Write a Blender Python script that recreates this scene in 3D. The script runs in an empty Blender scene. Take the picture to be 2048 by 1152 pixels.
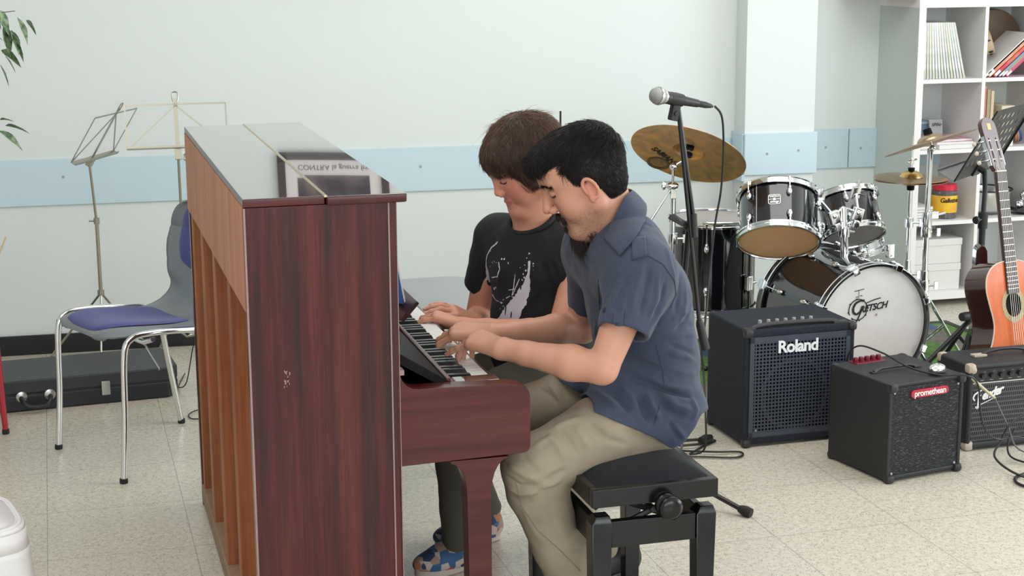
import bpy, bmesh, math, random
import numpy as np
from mathutils import Vector, Matrix

C = bpy.context
D = bpy.data
SC = C.scene
COL = SC.collection
random.seed(7)
RNG = np.random.default_rng(7)
PI = math.pi

# ------------------------------------------------------------------ camera
F_PX, YAW, PITCH, ROLL, CAM_H = 3231.8, 0.2751, 0.2073, -0.0056, 1.6685
_fw = Vector((math.sin(YAW)*math.cos(PITCH), math.cos(YAW)*math.cos(PITCH), -math.sin(PITCH)))
_rt = Vector((math.cos(YAW), -math.sin(YAW), 0))
_up = _rt.cross(_fw)
_r = math.cos(ROLL)*_rt + math.sin(ROLL)*_up
_u = -math.sin(ROLL)*_rt + math.cos(ROLL)*_up
CAM = Vector((0, 0, CAM_H))
cd = D.cameras.new('camera')
cam = D.objects.new('camera', cd)
COL.objects.link(cam)
m = Matrix((_r, _u, -_fw)).transposed().to_4x4()
m.translation = CAM
cam.matrix_world = m
cd.sensor_width = 36.0
cd.lens = 36.0*F_PX/2048.0
cd.clip_end = 60
SC.camera = cam

def W(px, py, y):
    "world point seen at photo pixel (px,py) at room depth y"
    d = _fw + _r*((px-1024)/F_PX) - _u*((py-576)/F_PX)
    return CAM + d*(y/d.y)

# ------------------------------------------------------------------ world, exposure, daylight
world = D.worlds.new('world'); SC.world = world
world.use_nodes = True
bgn = world.node_tree.nodes['Background']
bgn.inputs[0].default_value = (0.80, 0.90, 1.0, 1)
bgn.inputs[1].default_value = 1.0
SC.view_settings.view_transform = 'Standard'
SC.view_settings.look = 'None'
SC.view_settings.gamma = 1
SC.view_settings.use_curve_mapping = False
SC.view_settings.exposure = 0.28
try:
    SC.cycles.use_denoising = True
    SC.cycles.max_bounces = 8
    SC.cycles.sample_clamp_indirect = 6
    SC.cycles.caustics_reflective = False
    SC.cycles.caustics_refractive = False
except Exception:
    pass

def area(name, loc, target, sx, sy, power, col=(1, 1, 1)):
    l = D.lights.new(name, 'AREA'); l.shape = 'RECTANGLE'; l.size = sx; l.size_y = sy
    l.energy = power; l.color = col
    o = D.objects.new(name, l); COL.objects.link(o)
    o.location = loc
    o.rotation_euler = (Vector(target)-Vector(loc)).to_track_quat('-Z', 'Y').to_euler()
    return o
# daylight through the windows of the right wall and of the wall behind the camera
area('window_daylight', (6.90, 2.3, 1.75), (0, 2.3, 1.75), 5.6, 1.9, 150, (0.90, 0.96, 1.0))
area('window_daylight', (0.9, -2.85, 1.8), (0.9, 4, 1.8), 6.0, 1.9, 125, (0.92, 0.97, 1.0))
# two unseen area lights added under the ceiling as ambient fill
area('ceiling_fill', (2.4, 4.6, 2.93), (2.4, 4.6, 0), 2.6, 1.6, 34, (1.0, 0.985, 0.96))
area('ceiling_fill', (-0.4, 3.2, 2.93), (-0.4, 3.2, 0), 1.8, 2.4, 26, (1.0, 0.985, 0.96))
# ------------------------------------------------------------------ materials
MT = {}
def mat(name, col, rough=0.5, metal=0.0, coat=0.0, spec=0.5, bump=None, sss=0.0, alpha=None, trans=0.0, sheen=0.0, vcol=False, noise=None):
    """noise=(scale, amount, col2) mixes a second colour; bump=(scale, strength, detail)"""
    m = D.materials.new(name); m.use_nodes = True
    nt = m.node_tree; b = nt.nodes['Principled BSDF']
    b.inputs['Base Color'].default_value = (*col, 1)
    b.inputs['Roughness'].default_value = rough
    b.inputs['Metallic'].default_value = metal
    b.inputs['Coat Weight'].default_value = coat
    b.inputs['Coat Roughness'].default_value = 0.06
    b.inputs['Specular IOR Level'].default_value = spec
    b.inputs['Transmission Weight'].default_value = trans
    if sheen: b.inputs['Sheen Weight'].default_value = sheen
    if sss:
        b.inputs['Subsurface Weight'].default_value = sss
        b.inputs['Subsurface Radius'].default_value = (0.012, 0.004, 0.002)
        b.inputs['Subsurface Scale'].default_value = 0.6
    tc = nt.nodes.new('ShaderNodeTexCoord')
    src = None
    if vcol:
        a = nt.nodes.new('ShaderNodeVertexColor'); a.layer_name = 'Col'
        src = a.outputs[0]
    if noise:
        n = nt.nodes.new('ShaderNodeTexNoise'); n.inputs['Scale'].default_value = noise[0]; n.inputs['Detail'].default_value = 4
        nt.links.new(tc.outputs['Object'], n.inputs['Vector'])
        r = nt.nodes.new('ShaderNodeMapRange'); r.inputs[1].default_value = 0.4; r.inputs[2].default_value = 0.62
        r.inputs[3].default_value = 0; r.inputs[4].default_value = noise[1]
        nt.links.new(n.outputs[0], r.inputs[0])
        mx = nt.nodes.new('ShaderNodeMix'); mx.data_type = 'RGBA'
        nt.links.new(r.outputs[0], mx.inputs[0])
        if src: nt.links.new(src, mx.inputs[6])
        else: mx.inputs[6].default_value = (*col, 1)
        mx.inputs[7].default_value = (*noise[2], 1)
        src = mx.outputs[2]
    if src: nt.links.new(src, b.inputs['Base Color'])
    if bump:
        n = nt.nodes.new('ShaderNodeTexNoise'); n.inputs['Scale'].default_value = bump[0]
        n.inputs['Detail'].default_value = bump[2] if len(bump) > 2 else 3
        nt.links.new(tc.outputs['Object'], n.inputs['Vector'])
        bp = nt.nodes.new('ShaderNodeBump'); bp.inputs['Strength'].default_value = bump[1]; bp.inputs['Distance'].default_value = 0.002
        nt.links.new(n.outputs[0], bp.inputs['Height'])
        nt.links.new(bp.outputs[0], b.inputs['Normal'])
    MT[name] = m
    return m

def nodes(m): return m.node_tree.nodes, m.node_tree.links, m.node_tree.nodes['Principled BSDF']

def wood(name, dark, mid, light, axis='Z', scale=1.0, rough=0.25, coat=0.0, streak=60, spec=0.5):
    m = mat(name, mid, rough, coat=coat, spec=spec); N, L, b = nodes(m)
    tc = N.new('ShaderNodeTexCoord'); mp = N.new('ShaderNodeMapping')
    s = [streak*scale]*3; s['XYZ'.index(axis)] = streak*scale*0.035
    mp.inputs['Scale'].default_value = s
    L.new(tc.outputs['Object'], mp.inputs['Vector'])
    n1 = N.new('ShaderNodeTexNoise'); n1.inputs['Scale'].default_value = 0.32; n1.inputs['Detail'].default_value = 3
    n2 = N.new('ShaderNodeTexNoise'); n2.inputs['Scale'].default_value = 3.2; n2.inputs['Detail'].default_value = 5
    L.new(mp.outputs[0], n1.inputs['Vector']); L.new(mp.outputs[0], n2.inputs['Vector'])
    mm = N.new('ShaderNodeMath'); mm.operation = 'MULTIPLY_ADD'; mm.inputs[1].default_value = 0.35
    L.new(n2.outputs[0], mm.inputs[0]); L.new(n1.outputs[0], mm.inputs[2])
    cr = N.new('ShaderNodeValToRGB')
    e = cr.color_ramp.elements
    e[0].position = 0.50; e[0].color = (*dark, 1); e[1].position = 0.86; e[1].color = (*light, 1)
    k = cr.color_ramp.elements.new(0.66); k.color = (*mid, 1)
    L.new(mm.outputs[0], cr.inputs[0]); L.new(cr.outputs[0], b.inputs['Base Color'])
    return m

# ------------------------------------------------------------------ mesh builder
class MB:
    def __init__(s): s.v = []; s.f = []; s.mi = []; s.M = Matrix.Identity(4); s.ch = False
    def add(s, vs, fs, mi=0):
        o = len(s.v)
        for p in vs: s.v.append(tuple(s.M @ Vector(p)))
        for f in fs: s.f.append(tuple(i+o for i in f)); s.mi.append(mi)
        return s
    def box(s, lo, hi, mi=0, ch=0.0):
        x0, y0, z0 = lo; x1, y1, z1 = hi
        if ch <= 0:
            vs = [(x0,y0,z0),(x1,y0,z0),(x1,y1,z0),(x0,y1,z0),(x0,y0,z1),(x1,y0,z1),(x1,y1,z1),(x0,y1,z1)]
            return s.add(vs, [(0,3,2,1),(4,5,6,7),(0,1,5,4),(1,2,6,5),(2,3,7,6),(3,0,4,7)], mi)
        s.ch = True
        b = bmesh.new(); bmesh.ops.create_cube(b, size=1)
        for v in b.verts: v.co = Vector(((x0+x1)/2+v.co.x*(x1-x0), (y0+y1)/2+v.co.y*(y1-y0), (z0+z1)/2+v.co.z*(z1-z0)))
        ch = min(ch, abs(x1-x0)*.45, abs(y1-y0)*.45, abs(z1-z0)*.45)
        bmesh.ops.bevel(b, geom=b.edges[:], offset=ch, segments=2, affect='EDGES', profile=0.5)
        return s.bm(b, mi)
    def bm(s, b, mi=0):
        b.verts.index_update()
        s.add([v.co.copy() for v in b.verts], [tuple(v.index for v in f.verts) for f in b.faces], mi); b.free(); return s
    def tube(s, pts, r, n=10, mi=0, cap=True, closed=False):
        pts = [Vector(p) for p in pts]; k = len(pts)
        rs = r if isinstance(r, (list, tuple)) else [r]*k
        t0 = (pts[1]-pts[0]).normalized()
        a = Vector((0, 0, 1)) if abs(t0.z) < 0.9 else Vector((1, 0, 0))
        nrm = t0.cross(a).normalized(); vs = []; fs = []
        for i in range(k):
            if closed: t = (pts[(i+1) % k]-pts[i-1]).normalized()
            elif i == 0: t = t0
            elif i == k-1: t = (pts[-1]-pts[-2]).normalized()
            else: t = ((pts[i+1]-pts[i]).normalized()+(pts[i]-pts[i-1]).normalized())
            if t.length < 1e-9: t = t0
            t = t.normalized()
            nrm = (nrm - t*nrm.dot(t))
            if nrm.length < 1e-6: nrm = t.cross(Vector((1, 0.3, 0.2)))
            nrm.normalize(); bn = t.cross(nrm)
            for j in range(n):
                an = 2*PI*j/n; vs.append(pts[i]+(nrm*math.cos(an)+bn*math.sin(an))*rs[i])
        for i in range(k if closed else k-1):
            i2 = (i+1) % k
            for j in range(n):
                j2 = (j+1) % n
                fs.append((i*n+j, i*n+j2, i2*n+j2, i2*n+j))
        if cap and not closed:
            fs.append(tuple(range(n-1, -1, -1))); fs.append(tuple((k-1)*n+j for j in range(n)))
        return s.add(vs, fs, mi)
    def cyl(s, a, b, r, r2=None, n=20, mi=0): return s.tube([a, b], [r, r if r2 is None else r2], n, mi)
    def lathe(s, prof, a=(0,0,0), ax=(0,0,1), n=40, mi=0, caps=False, seg=None):
        "prof: list of (radius, height) along axis ax from a"
        a = Vector(a); ax = Vector(ax).normalized()
        u = ax.orthogonal().normalized(); w = ax.cross(u); vs = []; fs = []
        for (r, h) in prof:
            for j in range(n):
                an = 2*PI*j/n; vs.append(a+ax*h+(u*math.cos(an)+w*math.sin(an))*max(r, 1e-5))
        for i in range(len(prof)-1):
            for j in range(n):
                j2 = (j+1) % n; fs.append((i*n+j, i*n+j2, (i+1)*n+j2, (i+1)*n+j))
        if caps:
            fs.append(tuple(range(n-1, -1, -1))); fs.append(tuple((len(prof)-1)*n+j for j in range(n)))
        return s.add(vs, fs, mi)
    def torus(s, c, ax, R, r, n=48, k=10, mi=0, sq=1.0):
        c = Vector(c); ax = Vector(ax).normalized(); u = ax.orthogonal().normalized(); w = ax.cross(u); vs = []; fs = []
        for i in range(n):
            d = u*math.cos(2*PI*i/n)+w*math.sin(2*PI*i/n)
            for j in range(k):
                t = 2*PI*j/k; vs.append(c+d*(R+r*math.cos(t))+ax*(r*sq*math.sin(t)))
        for i in range(n):
            for j in range(k):
                i2 = (i+1) % n; j2 = (j+1) % k; fs.append((i*k+j, i2*k+j, i2*k+j2, i*k+j2))
        return s.add(vs, fs, mi)
    def ball(s, c, r, n=16, k=10, mi=0):
        r = r if isinstance(r, (tuple, list)) else (r, r, r); vs = []; fs = []
        for i in range(k+1):
            th = PI*i/k
            for j in range(n):
                ph = 2*PI*j/n; vs.append((c[0]+r[0]*math.sin(th)*math.cos(ph), c[1]+r[1]*math.sin(th)*math.sin(ph), c[2]+r[2]*math.cos(th)))
        for i in range(k):
            for j in range(n):
                j2 = (j+1) % n; fs.append((i*n+j, (i+1)*n+j, (i+1)*n+j2, i*n+j2))
        return s.add(vs, fs, mi)
    def prism(s, poly, off, mi=0):
        "poly: planar 3D points, extruded by vector off"
        n = len(poly); off = Vector(off); P = [Vector(p) for p in poly]
        fs = [tuple(range(n)), tuple(range(2*n-1, n-1, -1))]
        fs += [(i, i+n, (i+1) % n+n, (i+1) % n) for i in range(n)]
        return s.add(P+[p+off for p in P], fs, mi)
    def grid(s, fn, nu, nv, mi=0, thick=0.0, closed_u=False):
        P = [[Vector(fn(i/(nu-1) if not closed_u else i/nu, j/(nv-1))) for j in range(nv)] for i in range(nu)]
        vs = [p for r in P for p in r]; fs = []
        for i in range(nu if closed_u else nu-1):
            for j in range(nv-1):
                i2 = (i+1) % nu; fs.append((i*nv+j, i2*nv+j, i2*nv+j+1, i*nv+j+1))
        return s.add(vs, fs, mi)
    def build(s, name, mats, parent=None, smooth=True, angle=35, bevel=0.0, solid=0.0, sub=0):
        me = D.meshes.new(name)
        loc = parent_loc(parent)
        me.from_pydata([(v[0]-loc[0], v[1]-loc[1], v[2]-loc[2]) for v in s.v], [], s.f); me.validate()
        mats = mats if isinstance(mats, (list, tuple)) else [mats]
        for x in mats: me.materials.append(x)
        if len(mats) > 1 and len(me.polygons) == len(s.mi): me.polygons.foreach_set('material_index', s.mi)
        b = bmesh.new(); b.from_mesh(me)
        bmesh.ops.recalc_face_normals(b, faces=b.faces[:]); b.to_mesh(me); b.free()
        if smooth:
            me.polygons.foreach_set('use_smooth', [True]*len(me.polygons))
            try: me.set_sharp_from_angle(angle=math.radians(angle))
            except Exception: pass
        o = D.objects.new(name, me); COL.objects.link(o)
        if parent: o.parent = parent
        if solid:
            q = o.modifiers.new('solid', 'SOLIDIFY'); q.thickness = solid; q.offset = 0
        if bevel:
            q = o.modifiers.new('bevel', 'BEVEL'); q.width = bevel; q.segments = 2; q.limit_method = 'ANGLE'; q.angle_limit = math.radians(40)
            q.harden_normals = True
        if s.ch and smooth:
            q = o.modifiers.new('normals', 'WEIGHTED_NORMAL'); q.keep_sharp = True
        if sub:
            q = o.modifiers.new('sub', 'SUBSURF'); q.levels = sub; q.render_levels = sub
        return o

def parent_loc(p):
    l = Vector((0, 0, 0))
    while p is not None: l += p.location; p = p.parent
    return l

def thing(name, label, cat, loc=(0, 0, 0), group=None):
    o = D.objects.new(name, None); COL.objects.link(o); o.location = loc; o.empty_display_size = 0.05
    o['label'] = label; o['category'] = cat
    if group: o['group'] = group
    return o
def tag(o, label, cat, group=None, kind=None):
    o['label'] = label; o['category'] = cat
    if group: o['group'] = group
    if kind: o['kind'] = kind
    return o
def struct(o): o['kind'] = 'structure'; return o
def frame(o, x, y, z=None):
    "matrix with origin o, axes x,y,(z)"
    x = Vector(x).normalized(); y = Vector(y); y = (y-x*y.dot(x)).normalized(); z = x.cross(y)
    M = Matrix((x, y, z)).transposed().to_4x4(); M.translation = Vector(o); return M
def rotz(loc, a): return Matrix.Translation(Vector(loc)) @ Matrix.Rotation(a, 4, 'Z')

def text_obj(name, body, size, M, mt, parent, depth=0.0008, shear=0.0, bold=0.0, space=1.0, align='CENTER'):
    cu = D.curves.new(name, 'FONT'); cu.body = body; cu.size = size; cu.extrude = depth; cu.shear = shear
    cu.offset = bold; cu.align_x = align; cu.align_y = 'CENTER'; cu.space_character = space; cu.resolution_u = 4
    t = D.objects.new(name, cu); COL.objects.link(t)
    C.view_layer.update()
    dg = C.evaluated_depsgraph_get()
    me = D.meshes.new_from_object(t.evaluated_get(dg))
    D.objects.remove(t)
    me.transform(M)
    l = parent_loc(parent); me.transform(Matrix.Translation(-l))
    me.materials.clear(); me.materials.append(mt)
    o = D.objects.new(name, me); COL.objects.link(o)
    if parent: o.parent = parent
    return o

def smooth_path(pts, n=8, closed=False):
    "Catmull-Rom through pts"
    P = [Vector(p) for p in pts]; out = []
    k = len(P)
    for i in range(k if closed else k-1):
        if closed: a, b, c, d = P[i-1], P[i], P[(i+1) % k], P[(i+2) % k]
        else: a, b, c, d = P[max(i-1, 0)], P[i], P[i+1], P[min(i+2, k-1)]
        for j in range(n):
            t = j/n
            out.append(0.5*((2*b)+(c-a)*t+(2*a-5*b+4*c-d)*t*t+(3*b-a-3*c+d)*t**3))
    if not closed: out.append(P[-1])
    return out

# ------------------------------------------------------------------ implicit surfaces
def V3(p): return np.array([p[0], p[1], p[2]], dtype=np.float32)
class Vol:
    def __init__(s, lo, hi, h):
        s.lo = V3(lo); s.h = h
        s.n = np.ceil((V3(hi)-s.lo)/h).astype(int)+1
        s.A = np.full(tuple(s.n), 0.06, np.float32)
        s.M = None
    def _sl(s, lo, hi):
        a = np.clip(np.floor((lo-s.lo)/s.h).astype(int), 0, s.n-1); b = np.clip(np.ceil((hi-s.lo)/s.h).astype(int)+1, 1, s.n)
        b = np.maximum(b, a+1)
        sl = tuple(slice(int(a[i]), int(b[i])) for i in range(3))
        c = [(s.lo[i]+s.h*np.arange(a[i], b[i], dtype=np.float32)) for i in range(3)]
        return sl, c[0][:, None, None], c[1][None, :, None], c[2][None, None, :]
    def put(s, d, sl, k, mode):
        A = s.A[sl]
        if mode == 'add':
            if k <= 0: s.A[sl] = np.minimum(A, d)
            else:
                h = np.clip(0.5+0.5*(A-d)/k, 0, 1); s.A[sl] = A+(d-A)*h-k*h*(1-h)
        elif mode == 'cut':
            d = -d
            if k <= 0: s.A[sl] = np.maximum(A, d)
            else:
                h = np.clip(0.5-0.5*(A-d)/k, 0, 1); s.A[sl] = A+(d-A)*h+k*h*(1-h)
    def T(s, p):
        return V3(s.M @ Vector(p)) if s.M is not None else V3(p)
    def cap(s, a, b, ra, rb=None, k=0.01, mode='add', sq=None):
        "sq=(axis vector, factor): cross-section squashed along axis"
        rb = ra if rb is None else rb
        a = s.T(a); b = s.T(b); m = max(ra, rb)*1.05+max(k, 0.012)+2*s.h
        sl, x, y, z = s._sl(np.minimum(a, b)-m, np.maximum(a, b)+m)
        ba = b-a; L2 = float(ba@ba)+1e-9
        X = x-a[0]; Y = y-a[1]; Z = z-a[2]
        t = np.clip((X*ba[0]+Y*ba[1]+Z*ba[2])/L2, 0, 1)
        dx = X-t*ba[0]; dy = Y-t*ba[1]; dz = Z-t*ba[2]
        q = dx*dx+dy*dy+dz*dz
        if sq is not None:
            ax = Vector(sq[0])
            if s.M is not None: ax = s.M.to_3x3() @ ax
            ax = V3(ax.normalized()); e = dx*ax[0]+dy*ax[1]+dz*ax[2]
            q = q + e*e*(1.0/sq[1]**2-1)
        d = np.sqrt(q)-(ra+(rb-ra)*t)
        if sq is not None: d = d*min(1.0, sq[1]+0.15) 
        s.put(d, sl, k, mode); return s
    def chain(s, pts, k=0.01, sq=None):
        for (p, r), (q, r2) in zip(pts[:-1], pts[1:]): s.cap(p, q, r, r2, k, sq=sq)
        return s
    def ell(s, c, r, R=None, k=0.01, mode='add'):
        "R: 3x3 with rows = local axes (world dirs)"
        c = s.T(c); m = max(r)+max(k, 0.012)+2*s.h
        sl, x, y, z = s._sl(c-m, c+m)
        X = x-c[0]; Y = y-c[1]; Z = z-c[2]
        if R is None and s.M is not None: R = [tuple(s.M.to_3x3().col[i].normalized()) for i in range(3)]
        elif R is not None and s.M is not None: R = [tuple((s.M.to_3x3() @ Vector(v)).normalized()) for v in R]
        if R is not None: X, Y, Z = [X*a[0]+Y*a[1]+Z*a[2] for a in R]
        k0 = np.sqrt((X/r[0])**2+(Y/r[1])**2+(Z/r[2])**2); k1 = np.sqrt((X/r[0]**2)**2+(Y/r[1]**2)**2+(Z/r[2]**2)**2)+1e-6
        s.put(k0*(k0-1)/k1, sl, k, mode); return s
    def half(s, p, nrm, k=0.0, box=None):
        "remove everything on the +nrm side of plane through p (limited to ball box=(c,r))"
        p = s.T(p); nn = Vector(nrm)
        if s.M is not None: nn = s.M.to_3x3() @ nn
        nn = V3(nn.normalized())
        if box: c = s.T(box[0]); sl, x, y, z = s._sl(c-box[1], c+box[1])
        else: sl, x, y, z = s._sl(s.lo, s.lo+s.h*s.n)
        d = -((x-p[0])*nn[0]+(y-p[1])*nn[1]+(z-p[2])*nn[2])
        if box:
            q = np.sqrt((x-c[0])**2+(y-c[1])**2+(z-c[2])**2)-box[1]
            d = np.maximum(d, q)
        s.put(d, sl, k, 'cut'); return s
    def mesh(s):
        A = s.A; h = s.h
        for ax in range(3):
            i0 = [slice(None)]*3; i0[ax] = 0; A[tuple(i0)] = 0.06; i0[ax] = -1; A[tuple(i0)] = 0.06
        ins = A < 0
        n = np.array(A.shape)-1
        c = np.zeros(tuple(n), np.uint8)
        for dx in (0, 1):
            for dy in (0, 1):
                for dz in (0, 1): c += ins[dx:dx+n[0], dy:dy+n[1], dz:dz+n[2]]
        act = (c > 0) & (c < 8)
        I = np.argwhere(act)
        idx = np.full(tuple(n), -1, np.int32); idx[act] = np.arange(len(I))
        acc = np.zeros((len(I), 3)); cnt = np.zeros(len(I))
        corners = [(a, b, e) for a in (0, 1) for b in (0, 1) for e in (0, 1)]
        cv = {q: A[I[:, 0]+q[0], I[:, 1]+q[1], I[:, 2]+q[2]] for q in corners}
        for q in corners:
            for ax in range(3):
                if q[ax] == 0:
                    q2 = list(q); q2[ax] = 1; q2 = tuple(q2)
                    va, vb = cv[q], cv[q2]; mk = (va < 0) != (vb < 0)
                    t = np.where(mk, va/np.where(mk, va-vb, 1), 0)
                    pt = np.zeros((len(I), 3)); pt += np.array(q); pt[:, ax] += t
                    acc += pt*mk[:, None]; cnt += mk
        P = s.lo+(I+acc/np.maximum(cnt, 1)[:, None])*h
        quads = []
        for ax in range(3):
            a = [slice(0, n[i]+1) for i in range(3)]
            s0 = [slice(1, n[i]) for i in range(3)]; s1 = [slice(1, n[i]) for i in range(3)]
            s0[ax] = slice(0, n[ax]); s1[ax] = slice(1, n[ax]+1)
            u, w = ins[tuple(s0)], ins[tuple(s1)]
            E = np.argwhere(u != w)
            if not len(E): continue
            fl = u[E[:, 0], E[:, 1], E[:, 2]]
            base = E.copy()
            for i in range(3):
                if i != ax: base[:, i] += 1
            b1, b2 = [(1, 2), (2, 0), (0, 1)][ax]
            q = []
            for (o1, o2) in ((-1, -1), (0, -1), (0, 0), (-1, 0)):
                p = base.copy(); p[:, b1] += o1; p[:, b2] += o2
                q.append(idx[p[:, 0], p[:, 1], p[:, 2]])
            q = np.stack(q, 1); q[~fl] = q[~fl][:, ::-1]
            quads.append(q)
        Q = np.concatenate(quads); Q = Q[(Q >= 0).all(1)]
        return P, Q

def vnormals(P, Q):
    n = np.cross(P[Q[:, 2]]-P[Q[:, 0]], P[Q[:, 3]]-P[Q[:, 1]]); N = np.zeros_like(P)
    for i in range(4): np.add.at(N, Q[:, i], n)
    return N/(np.linalg.norm(N, axis=1)[:, None]+1e-12)
def relax(P, Q, it=2, lam=0.5):
    for _ in range(it):
        S = np.zeros_like(P); c = np.zeros(len(P))
        for i in range(4):
            a, b = Q[:, i], Q[:, (i+1) % 4]
            np.add.at(S, a, P[b]); np.add.at(S, b, P[a]); np.add.at(c, a, 1); np.add.at(c, b, 1)
        P = P+(S/np.maximum(c, 1)[:, None]-P)*lam
    return P
def np_obj(name, P, Q, mt, parent=None, col=None, smooth=True):
    l = parent_loc(parent); me = D.meshes.new(name)
    P = P-np.array([l[0], l[1], l[2]])
    me.vertices.add(len(P)); me.vertices.foreach_set('co', P.astype(np.float32).ravel())
    k = Q.shape[1]
    me.loops.add(len(Q)*k); me.loops.foreach_set('vertex_index', Q.astype(np.int32).ravel())
    me.polygons.add(len(Q)); me.polygons.foreach_set('loop_start', np.arange(0, len(Q)*k, k, dtype=np.int32))
    me.update(calc_edges=True); me.validate()
    me.polygons.foreach_set('use_smooth', [smooth]*len(me.polygons))
    me.materials.append(mt)
    if col is not None:
        a = me.color_attributes.new('Col', 'FLOAT_COLOR', 'POINT')
        a.data.foreach_set('color', np.concatenate([col, np.ones((len(col), 1))], 1).astype(np.float32).ravel())
    o = D.objects.new(name, me); COL.objects.link(o)
    if parent: o.parent = parent
    return o
def join(parts):
    Ps, Qs, o = [], [], 0
    for P, Q in parts: Ps.append(P); Qs.append(Q+o); o += len(P)
    return np.concatenate(Ps), np.concatenate(Qs)
def segdist(P, a, b):
    a = np.array(a); b = np.array(b); ba = b-a; t = np.clip(((P-a)@ba)/(ba@ba+1e-9), 0, 1)
    return np.linalg.norm(P-a-t[:, None]*ba, axis=1), t
# ------------------------------------------------------------------ materials of the room
mat('wall_paint', (0.74, 0.78, 0.765), 0.85, bump=(180, 0.08))
mat('rail_blue', (0.57, 0.72, 0.78), 0.6)
mat('ceiling_white', (0.85, 0.85, 0.84), 0.9)
mat('black_skirting', (0.012, 0.013, 0.015), 0.45)
mat('white_frame', (0.8, 0.8, 0.8), 0.5)
fl = mat('terrazzo', (0.6, 0.56, 0.48), 0.27); N, L, b = nodes(fl)
tc = N.new('ShaderNodeTexCoord')
v1 = N.new('ShaderNodeTexVoronoi'); v1.inputs['Scale'].default_value = 120; v1.inputs['Randomness'].default_value = 1
mp = N.new('ShaderNodeMapping'); mp.inputs['Scale'].default_value = (1, 1, 0.01); L.new(tc.outputs['Object'], mp.inputs[0])
nd = N.new('ShaderNodeTexNoise'); nd.inputs['Scale'].default_value = 150; nd.inputs['Detail'].default_value = 2
L.new(mp.outputs[0], nd.inputs['Vector'])
mxv = N.new('ShaderNodeMix'); mxv.data_type = 'VECTOR'; mxv.inputs[0].default_value = 0.012
L.new(mp.outputs[0], mxv.inputs[4]); L.new(nd.outputs[1], mxv.inputs[5])
L.new(mxv.outputs[1], v1.inputs['Vector'])
cr = N.new('ShaderNodeValToRGB'); cr.color_ramp.interpolation = 'LINEAR'
e = cr.color_ramp.elements; e[0].position = 0.0; e[0].color = (0.14, 0.12, 0.09, 1); e[1].position = 0.24; e[1].color = (0.19, 0.17, 0.13, 1)
for p_, c_ in ((0.29, (0.52, 0.475, 0.385)), (0.5, (0.62, 0.57, 0.468)), (0.85, (0.71, 0.655, 0.55))):
    k = cr.color_ramp.elements.new(p_); k.color = (*c_, 1)
# chips: per-cell random value decides dark chips, cell distance draws their outline
v2 = N.new('ShaderNodeTexVoronoi'); v2.inputs['Scale'].default_value = 200; L.new(mxv.outputs[1], v2.inputs['Vector'])
wn = N.new('ShaderNodeSeparateColor'); L.new(v2.outputs['Color'], wn.inputs[0])
gt = N.new('ShaderNodeMath'); gt.operation = 'GREATER_THAN'; gt.inputs[1].default_value = 0.62; L.new(wn.outputs[0], gt.inputs[0])
ds = N.new('ShaderNodeMath'); ds.operation = 'LESS_THAN'; ds.inputs[1].default_value = 0.40; L.new(v2.outputs['Distance'], ds.inputs[0])
an = N.new('ShaderNodeMath'); an.operation = 'MULTIPLY'; L.new(gt.outputs[0], an.inputs[0]); L.new(ds.outputs[0], an.inputs[1])
n3 = N.new('ShaderNodeTexNoise'); n3.inputs['Scale'].default_value = 60; n3.inputs['Detail'].default_value = 5; L.new(mp.outputs[0], n3.inputs['Vector'])
mr = N.new('ShaderNodeMapRange'); mr.inputs[1].default_value = 0.3; mr.inputs[2].default_value = 0.7; mr.inputs[3].default_value = 0.32; mr.inputs[4].default_value = 0.9
L.new(n3.outputs[0], mr.inputs[0]); L.new(mr.outputs[0], cr.inputs[0])
mx = N.new('ShaderNodeMix'); mx.data_type = 'RGBA'
am = N.new('ShaderNodeMath'); am.operation = 'MULTIPLY'; am.inputs[1].default_value = 0.62; L.new(an.outputs[0], am.inputs[0])
L.new(am.outputs[0], mx.inputs[0]); L.new(cr.outputs[0], mx.inputs[6]); mx.inputs[7].default_value = (0.20, 0.17, 0.12, 1)
# tile joints every 0.405 m
br = N.new('ShaderNodeTexBrick'); br.offset = 0; br.inputs['Scale'].default_value = 1
br.inputs['Brick Width'].default_value = 0.405; br.inputs['Row Height'].default_value = 0.405
br.inputs['Mortar Size'].default_value = 0.0016; br.inputs['Mortar Smooth'].default_value = 0.2
mp2 = N.new('ShaderNodeMapping'); mp2.inputs['Location'].default_value = (0.095, 0.0, 0); L.new(tc.outputs['Object'], mp2.inputs[0])
L.new(mp2.outputs[0], br.inputs['Vector'])
mx2 = N.new('ShaderNodeMix'); mx2.data_type = 'RGBA'
mj = N.new('ShaderNodeMath'); mj.operation = 'MULTIPLY'; mj.inputs[1].default_value = 0.55; L.new(br.outputs['Fac'], mj.inputs[0])
L.new(mj.outputs[0], mx2.inputs[0]); L.new(mx.outputs[2], mx2.inputs[6]); mx2.inputs[7].default_value = (0.22, 0.2, 0.16, 1)
L.new(mx2.outputs[2], b.inputs['Base Color'])

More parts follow.
